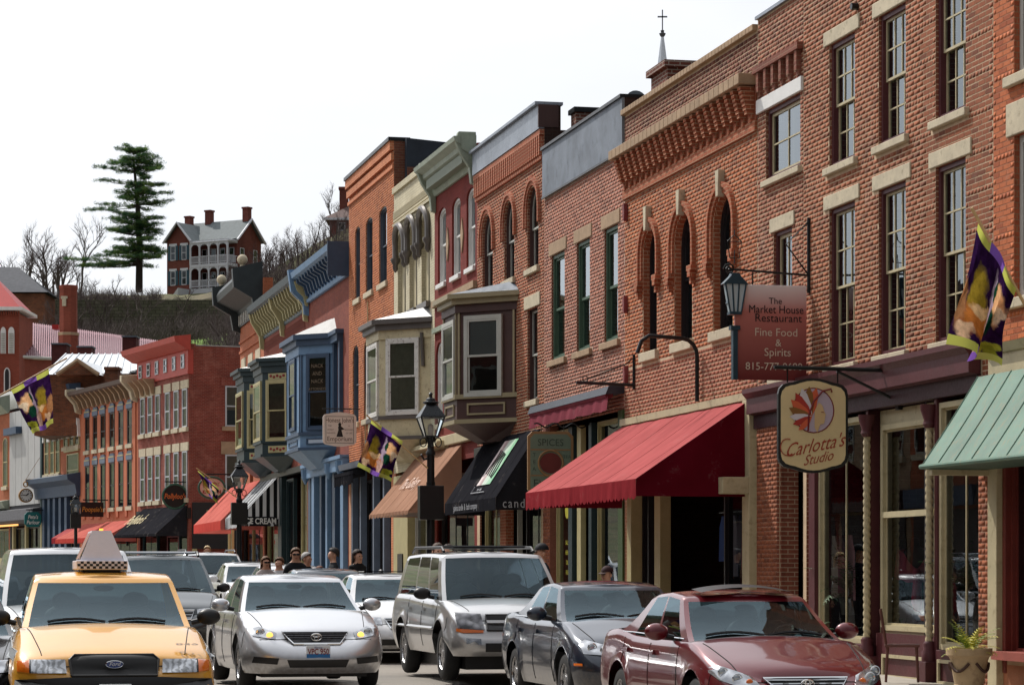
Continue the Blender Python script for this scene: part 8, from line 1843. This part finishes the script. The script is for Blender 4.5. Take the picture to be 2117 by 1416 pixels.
# bust with pink shawl, plants in the window
pb_ = FM.pt((c1+c2)/2-.92, .56, .12); T = thing('display_bust', 'black display bust wearing a pink knotted shawl in the middle shop window', 'mannequin', org=pb_, rotz=PHI-.3); ORG[T.name] = Vector((0, 0, 0))
part(MB().lathe([(.03, .5), (.03, 1.02), (.12, 1.05), (.15, 1.2), (.19, 1.42), (.20, 1.55), (.15, 1.68), (.06, 1.74), (.055, 1.84), (.01, 1.86)], (0, 0, 0), 20) if False else xform(MB().lathe([(.03, .5), (.03, 1.02), (.12, 1.05), (.15, 1.2), (.19, 1.42), (.20, 1.55), (.15, 1.68), (.06, 1.74), (.055, 1.84), (.01, 1.86)], (0, 0, 0), 20), lambda q: (q[0], q[1]*.6, q[2])), 'bust', plain('bust_black', (.012, .012, .014, 1), .6), T, smooth=True); part(MB().lathe([(.16, .46), (.16, .5), (.03, .52)], (0, 0, 0), 16), 'stand', BLACKM, T)
SH = cloth('pink_shawl', S(232, 96, 128), .2); m = MB(); m.grid(lambda a, b: ((.245+.04*b)*cos(-pi/2+(a-.5)*6.2), (.17+.05*b)*sin(-pi/2+(a-.5)*6.2), (1.70-.26*math.exp(-((a-.5)/.10)**2))*(1-b)+b*(1.34-.10*math.exp(-((a-.5)/.2)**2))+.008*sin(a*70)), 60, 10); m.tube([(0, -.2, 1.42), (.01, -.24, 1.25), (0, -.23, 1.0), (.02, -.22, .86)], [.05, .06, .075, .05], 10); part(m, 'shawl', SH, T, smooth=True)
def houseplant(u, w_, z, label, n=26, L_=.6, seed=1):
    rs = random.Random(seed); p = FM.pt(u, w_, z); T = thing('potted_plant', label, 'plant', org=p); ORG[T.name] = Vector((0, 0, 0)); part(MB().lathe([(.12, 0), (.16, .24), (.18, .26), (.15, .26)], (0, 0, .14), 16), 'pot', plain('grey_stone_pot', S(120, 116, 112), .8), T); m = MB()
    for k in range(n): frond(m, rs.uniform(.4, 1)*L_, rs.uniform(0, 6.28), rs.uniform(.3, 1.4), 0, .06)
    part(m, 'leaves', plain('houseplant_green', S(58, 92, 46), .6, var=.2), T)
houseplant(U(1735), -.45, .15, 'leafy green plant in stone trough below the left shop window', 50, .4, 2); houseplant(U(1745)-1.0, .45, .75, 'palm plant inside the left maroon shop window', 34, .9, 3); houseplant(U(1990)-.9, .45, .75, 'palm plant inside the right maroon shop window', 34, .9, 5)
# goods in the shop windows
def hangers(u0, u1, y, zt, n, label, cols, seed):
    rs = random.Random(seed); T = thing('clothes_rack', label, 'clothes rack', FM, ((u0+u1)/2, y, zt-1.6)); part(MB().tube([(u0, y, zt), (u1, y, zt)], .015, 6), 'rail', CHROME, T)
    for k in range(n):
        u = u0+(u1-u0)*(k+.5)/n; L_ = rs.uniform(.7, 1.1); m = MB(); m.grid(lambda a, b: (u+(.20+.05*b)*(a-.5)*2*(.35+.65*min(1, b*4)), y+.03*sin(a*9+k)+.01, zt-.06-L_*b), 12, 8); part(m, 'garment', cloth('garment_%d_%d' % (seed, k), cols[k % len(cols)], .1), T, smooth=True)
hangers(U(1482)-1.2, U(1546)-1.2, .42, 2.5, 5, 'rail of blue and orange garments in the window beneath the red awning', (S(70, 96, 150), S(206, 96, 60), S(120, 130, 150), S(60, 60, 90), S(150, 60, 60)), 1)
hangers(uA+.25, uA+1.9, .38, 2.7, 5, 'hanging purple and lilac goods in the window below the green awning', (S(140, 60, 150), S(190, 170, 210), S(176, 60, 130), S(90, 70, 130)), 2)
hangers(U(1700)-1.3, U(1770)-1.3, .45, 2.1, 4, 'pale garments hanging behind the left maroon shop window', (S(206, 150, 160), S(190, 180, 170), S(150, 90, 110)), 3)
# --- the other side of the street, seen only in the windows and car bodies
oF = Frame.__new__(Frame); oF.phi = FM.phi; oF.M = FM.M @ Matrix.Translation((0, -17.6, 0)) @ Matrix.Rotation(pi, 4, 'Z')
rs = random.Random(12); u = -62.0
k = 0
while u < 14:
    wd = rs.uniform(6, 8.5); h = rs.uniform(8.2, 10.2); zg = gz(FM.pt(-(u+wd/2), 0, 0).y)
    T = thing('brick_shop_house', ('red', 'tan', 'dark brown', 'orange', 'grey')[k % 5]+' brick front, %s along the unseen far pavement, seen in reflections' % ('first', 'second', 'third', 'fourth', 'fifth', 'sixth', 'seventh', 'eighth', 'ninth', 'tenth', 'eleventh', 'twelfth', 'thirteenth')[k % 13], 'building', oF, (u+wd/2, 0, 0), group='houses across the street')
    mt = [DKR, CRB, PBR, OBT, STONE2][k % 5]; part(MB().box(u+.02, u+wd-.02, 0, 8, -.3, h), 'wall', [mt], T); m = MB(); extr(m, [(0, h-.2), (-.15, h-.2), (-.45, h+.1), (-.45, h+.3), (0, h+.35)], u+.02, u+wd-.02); part(m, 'cornice', SAGE if k % 2 else BROWNP, T)
    for j in range(3):
        uu = u+wd*(j+.5)/3; flatwin(T, Op(uu-.5, uu+.5, 5.2, 7.4), WGREY, sillm=STONE)
    part(MB().box(u+.3, u+wd-.3, -.04, 0, zg+.6, 3.4), 'shop_glass_front', BLB, T); part(MB().box(u+.1, u+wd-.1, -.3, 0, 3.5, 4.1), 'fascia', [MAROON, DGREEN, BLACKM, BLUED, BROWNP][k % 5], T); u += wd; k += 1
# ================================================================= people on the pavement
SKIN = plain('skin', S(206, 158, 132), .55, var=.08); 
def person(px, Y, label, top=S(24, 26, 32), legs=S(40, 44, 56), hair=S(60, 44, 34), h=1.75, face=0., hairlen=0, cap=None, glasses=False, dz=.12, hairtop=True, arms='down'):
    X = (px-CX)/FPX*Y; T = thing('person', label, 'person', org=(X, Y, gz(Y)+dz), rotz=face, group='people on the street'); ORG[T.name] = Vector((0, 0, 0)); k = h/1.75
    V = []; E = []; R = []
    def add(p, r, par=None):
        V.append(Vector(p)*k); R.append(r*k)
        if par is not None: E.append((par, len(V)-1))
        return len(V)-1
    pel = add((0, 0, .95), .15); sp1 = add((0, .01, 1.12), .135, pel); ch = add((0, 0, 1.30), .165, sp1); up = add((0, .01, 1.42), .125, ch); nk = add((0, .0, 1.51), .055, up); h0 = add((0, -.015, 1.58), .075, nk); h1 = add((0, -.01, 1.66), .095, h0); h2 = add((0, 0, 1.72), .06, h1); add((0, -.10, 1.615), .018, h0)
    for s in (-1, 1):
        sh = add((s*.17, .01, 1.40), .075, up)
        if arms == 'down': pts = ((.24, .02, 1.14, .052), (.24, -.04, .90, .042), (.24, -.06, .83, .035))
        else: pts = ((.23, .04, 1.15, .055), (.12, -.20, 1.10, .042), (.04, -.24, 1.10, .035))
        q = sh
        for (x, y, z, r) in pts: q = add((s*x, y, z), r, q)
        hd = q; bx, by, bz, _ = pts[-1]
        for f in range(4): 
            fx = s*(bx+(-.025+.016*f)*(1 if arms == 'down' else .3)); a = add((fx, by-.02, bz-.05 if arms == 'down' else bz-.02*f), .0095, hd); add((fx, by-.045, bz-.09+.005*abs(f-1) if arms == 'down' else bz-.02*f-.01), .008, a)
        a = add((s*(bx-.03), by-.05, bz-.02), .011, hd); add((s*(bx-.03), by-.075, bz-.05), .009, a)
        hp = add((s*.09, 0, .88), .105, pel); kn = add((s*.10, -.01, .48), .068, hp); an = add((s*.10, .02, .09), .048, kn); add((s*.11, -.13, .045), .04, an)
    me = bpy.data.meshes.new('body'); me.from_pydata([tuple(v) for v in V], E, []); o = bpy.data.objects.new('body', me); COL.objects.link(o)
    sk = o.modifiers.new('skin', 'SKIN'); lay = me.skin_vertices[0].data if me.skin_vertices else None
    if lay is None:
        me.skin_vertices.new(); lay = me.skin_vertices[0].data if hasattr(me.skin_vertices, '__len__') and len(me.skin_vertices) else None
    for i, r in enumerate(R): lay[i].radius = (r, r*(.72 if i in (0, 1, 2, 3) else 1.)); lay[i].use_root = (i == 0)
    ss = o.modifiers.new('sub', 'SUBSURF'); ss.levels = 2; ss.render_levels = 2
    dg = bpy.context.evaluated_depsgraph_get(); nm = bpy.data.meshes.new_from_object(o.evaluated_get(dg)); bpy.data.objects.remove(o)
    hx = '%02x' % (int(sum(c*97 for c in top[:3])*1000) % 9999); tm = plain('coat_'+hx+label[:6], top, .85, var=.2, scale=6); lm = plain('trousers_'+hx+label[:6], legs, .85, var=.15); shm = plain('shoe', (.02, .018, .016, 1), .5)
    for m in (SKIN, tm, lm, shm): nm.materials.append(m)
    for p in nm.polygons:
        c = p.center/k; p.use_smooth = True
        hand = (arms == 'down' and c.z < .87 and abs(c.x) > .18) or (arms != 'down' and c.y < -.20 and abs(c.x) < .14 and c.z < 1.2)
        p.material_index = 0 if (c.z > 1.485 or hand) else 3 if c.z < .10 else 2 if (c.z < .93 and abs(c.x) < .2) else 1
    b = bpy.data.objects.new('body', nm); COL.objects.link(b); b.parent = T
    hm = plain('hair_%d%d' % (int(hair[0]*999), int(hair[1]*999)), hair, .7, var=.25, scale=30)
    hc = Vector((0, .012, 1.672))*k; m = MB()
    def hf(a, b_):
        th = a*2*pi; ph = b_*(1.55+.72*sin(th)) ; r = .117*k; x = r*.93*sin(ph)*cos(th); y = r*1.08*sin(ph)*sin(th); z = r*1.05*cos(ph)
        return (hc.x+x, hc.y+y, hc.z+z+.004*sin(th*13))
    if not cap or hairlen: m.grid(hf, 24, 10)
    if hairlen: m.grid(lambda a, b_: ((.112+.02*b_)*k*cos(-.25+a*(pi+.5)), (.02+.11*sin(-.25+a*(pi+.5)))*k, 1.70*k-hairlen*b_-.01*sin(a*30)), 20, 6)
    if m.v: part(m, 'hair', hm, T, smooth=True)
    for s in (-1, 1): m = MB(); m.sphere((s*.098*k, .01*k, 1.625*k), .028*k, 8, 6, sq=(.4, .8, 1.2)); part(m, 'ear', SKIN, T, smooth=True)
    m = MB()
    for s in (-1, 1): m.sphere((s*.036*k, -.098*k, 1.645*k), .013*k, 8, 6, sq=(1.2, .6, .7))
    if not glasses: part(m, 'eyes', plain('eye_dark', (.02, .015, .012, 1), .3, var=0), T)
    else: part(MB().box(-.07*k, -.006*k, -.118*k, -.108*k, 1.625*k, 1.665*k).box(.006*k, .07*k, -.118*k, -.108*k, 1.625*k, 1.665*k).box(-.1*k, .1*k, -.11*k, -.104*k, 1.652*k, 1.66*k), 'sunglasses', BLKPL, T)
    part(MB().tube([(-.028*k, -.092*k, 1.572*k), (0, -.10*k, 1.57*k), (.028*k, -.092*k, 1.572*k)], .007*k, 5), 'mouth', plain('lip', S(160, 90, 80), .6, var=0), T)
    if cap:
        m = MB(); m.grid(lambda a, b_: (hc.x+.116*k*sin(b_*1.5)*cos(a*2*pi), hc.y+.12*k*sin(b_*1.5)*sin(a*2*pi), hc.z+.01+.12*k*cos(b_*1.5)), 20, 8); m.grid(lambda a, b_: (.085*k*(2*a-1), -.09*k-.11*k*b_*(1-.5*(2*a-1)**2), 1.68*k-.02*b_), 8, 4); part(m, 'cap', plain('cap_%d' % int(cap[0]*9999), cap, .8), T, smooth=True)
    return T
BL = S(22, 24, 30)
person(549, 55.2, 'woman in pale top with sunglasses and light brown hair at the left of the group', top=S(190, 180, 176), hair=S(110, 76, 48), h=1.62, hairlen=.2, glasses=True, face=.4, dz=.0)
person(577, 55.4, 'short haired woman in white top beside the sunglasses woman', top=S(220, 222, 226), hair=S(96, 66, 46), h=1.60, face=-.3, dz=.0)
person(611, 54.9, 'tall man in black jacket and dark sunglasses', top=BL, hair=S(110, 84, 64), h=1.80, glasses=True, face=.15, dz=.0)
person(634, 55.3, 'grey haired man in black coat behind the tall man', top=S(26, 26, 28), hair=S(170, 168, 166), h=1.70, face=1.1, dz=.0)
person(661, 55.0, 'girl in red coat with long auburn hair', top=S(120, 24, 34), hair=S(104, 60, 40), h=1.42, hairlen=.25, face=.9, dz=.0)
person(688, 54.8, 'man in dark suit turned to the left', top=S(26, 28, 34), hair=S(44, 38, 36), h=1.80, face=-1.3, dz=.0)
person(739, 55.2, 'dark haired woman in long black coat with folded hands', top=S(22, 22, 26), hair=S(40, 26, 22), h=1.76, hairlen=.28, arms='fold', face=.8, dz=.0)
person(905, 47.0, 'brown haired man looking over the silver SUV roof', top=S(60, 40, 38), hair=S(72, 50, 36), h=1.80, face=.4)
person(926, 47.6, 'dark haired man beside him behind the silver SUV', top=S(90, 40, 40), hair=S(52, 36, 28), h=1.78, face=-.5)
person(970, 45.5, 'blonde head just showing above the silver SUV roof', top=S(120, 100, 90), hair=S(206, 170, 110), h=1.66, hairlen=.2)
person(1118, 43.0, 'man in dark jacket and black cap beside the silver SUV', top=S(24, 30, 44), hair=S(70, 60, 54), h=1.80, cap=S(20, 22, 28), face=-1.2)
person(1254, 39.0, 'man in red jacket and dark cap before the green shopfront', top=S(150, 28, 34), hair=S(60, 50, 44), h=1.44, cap=S(48, 20, 24), face=-.8)
person(428, 74.0, 'fair haired person beyond the pale wagon', top=S(150, 130, 110), hair=S(214, 190, 150), h=1.64)
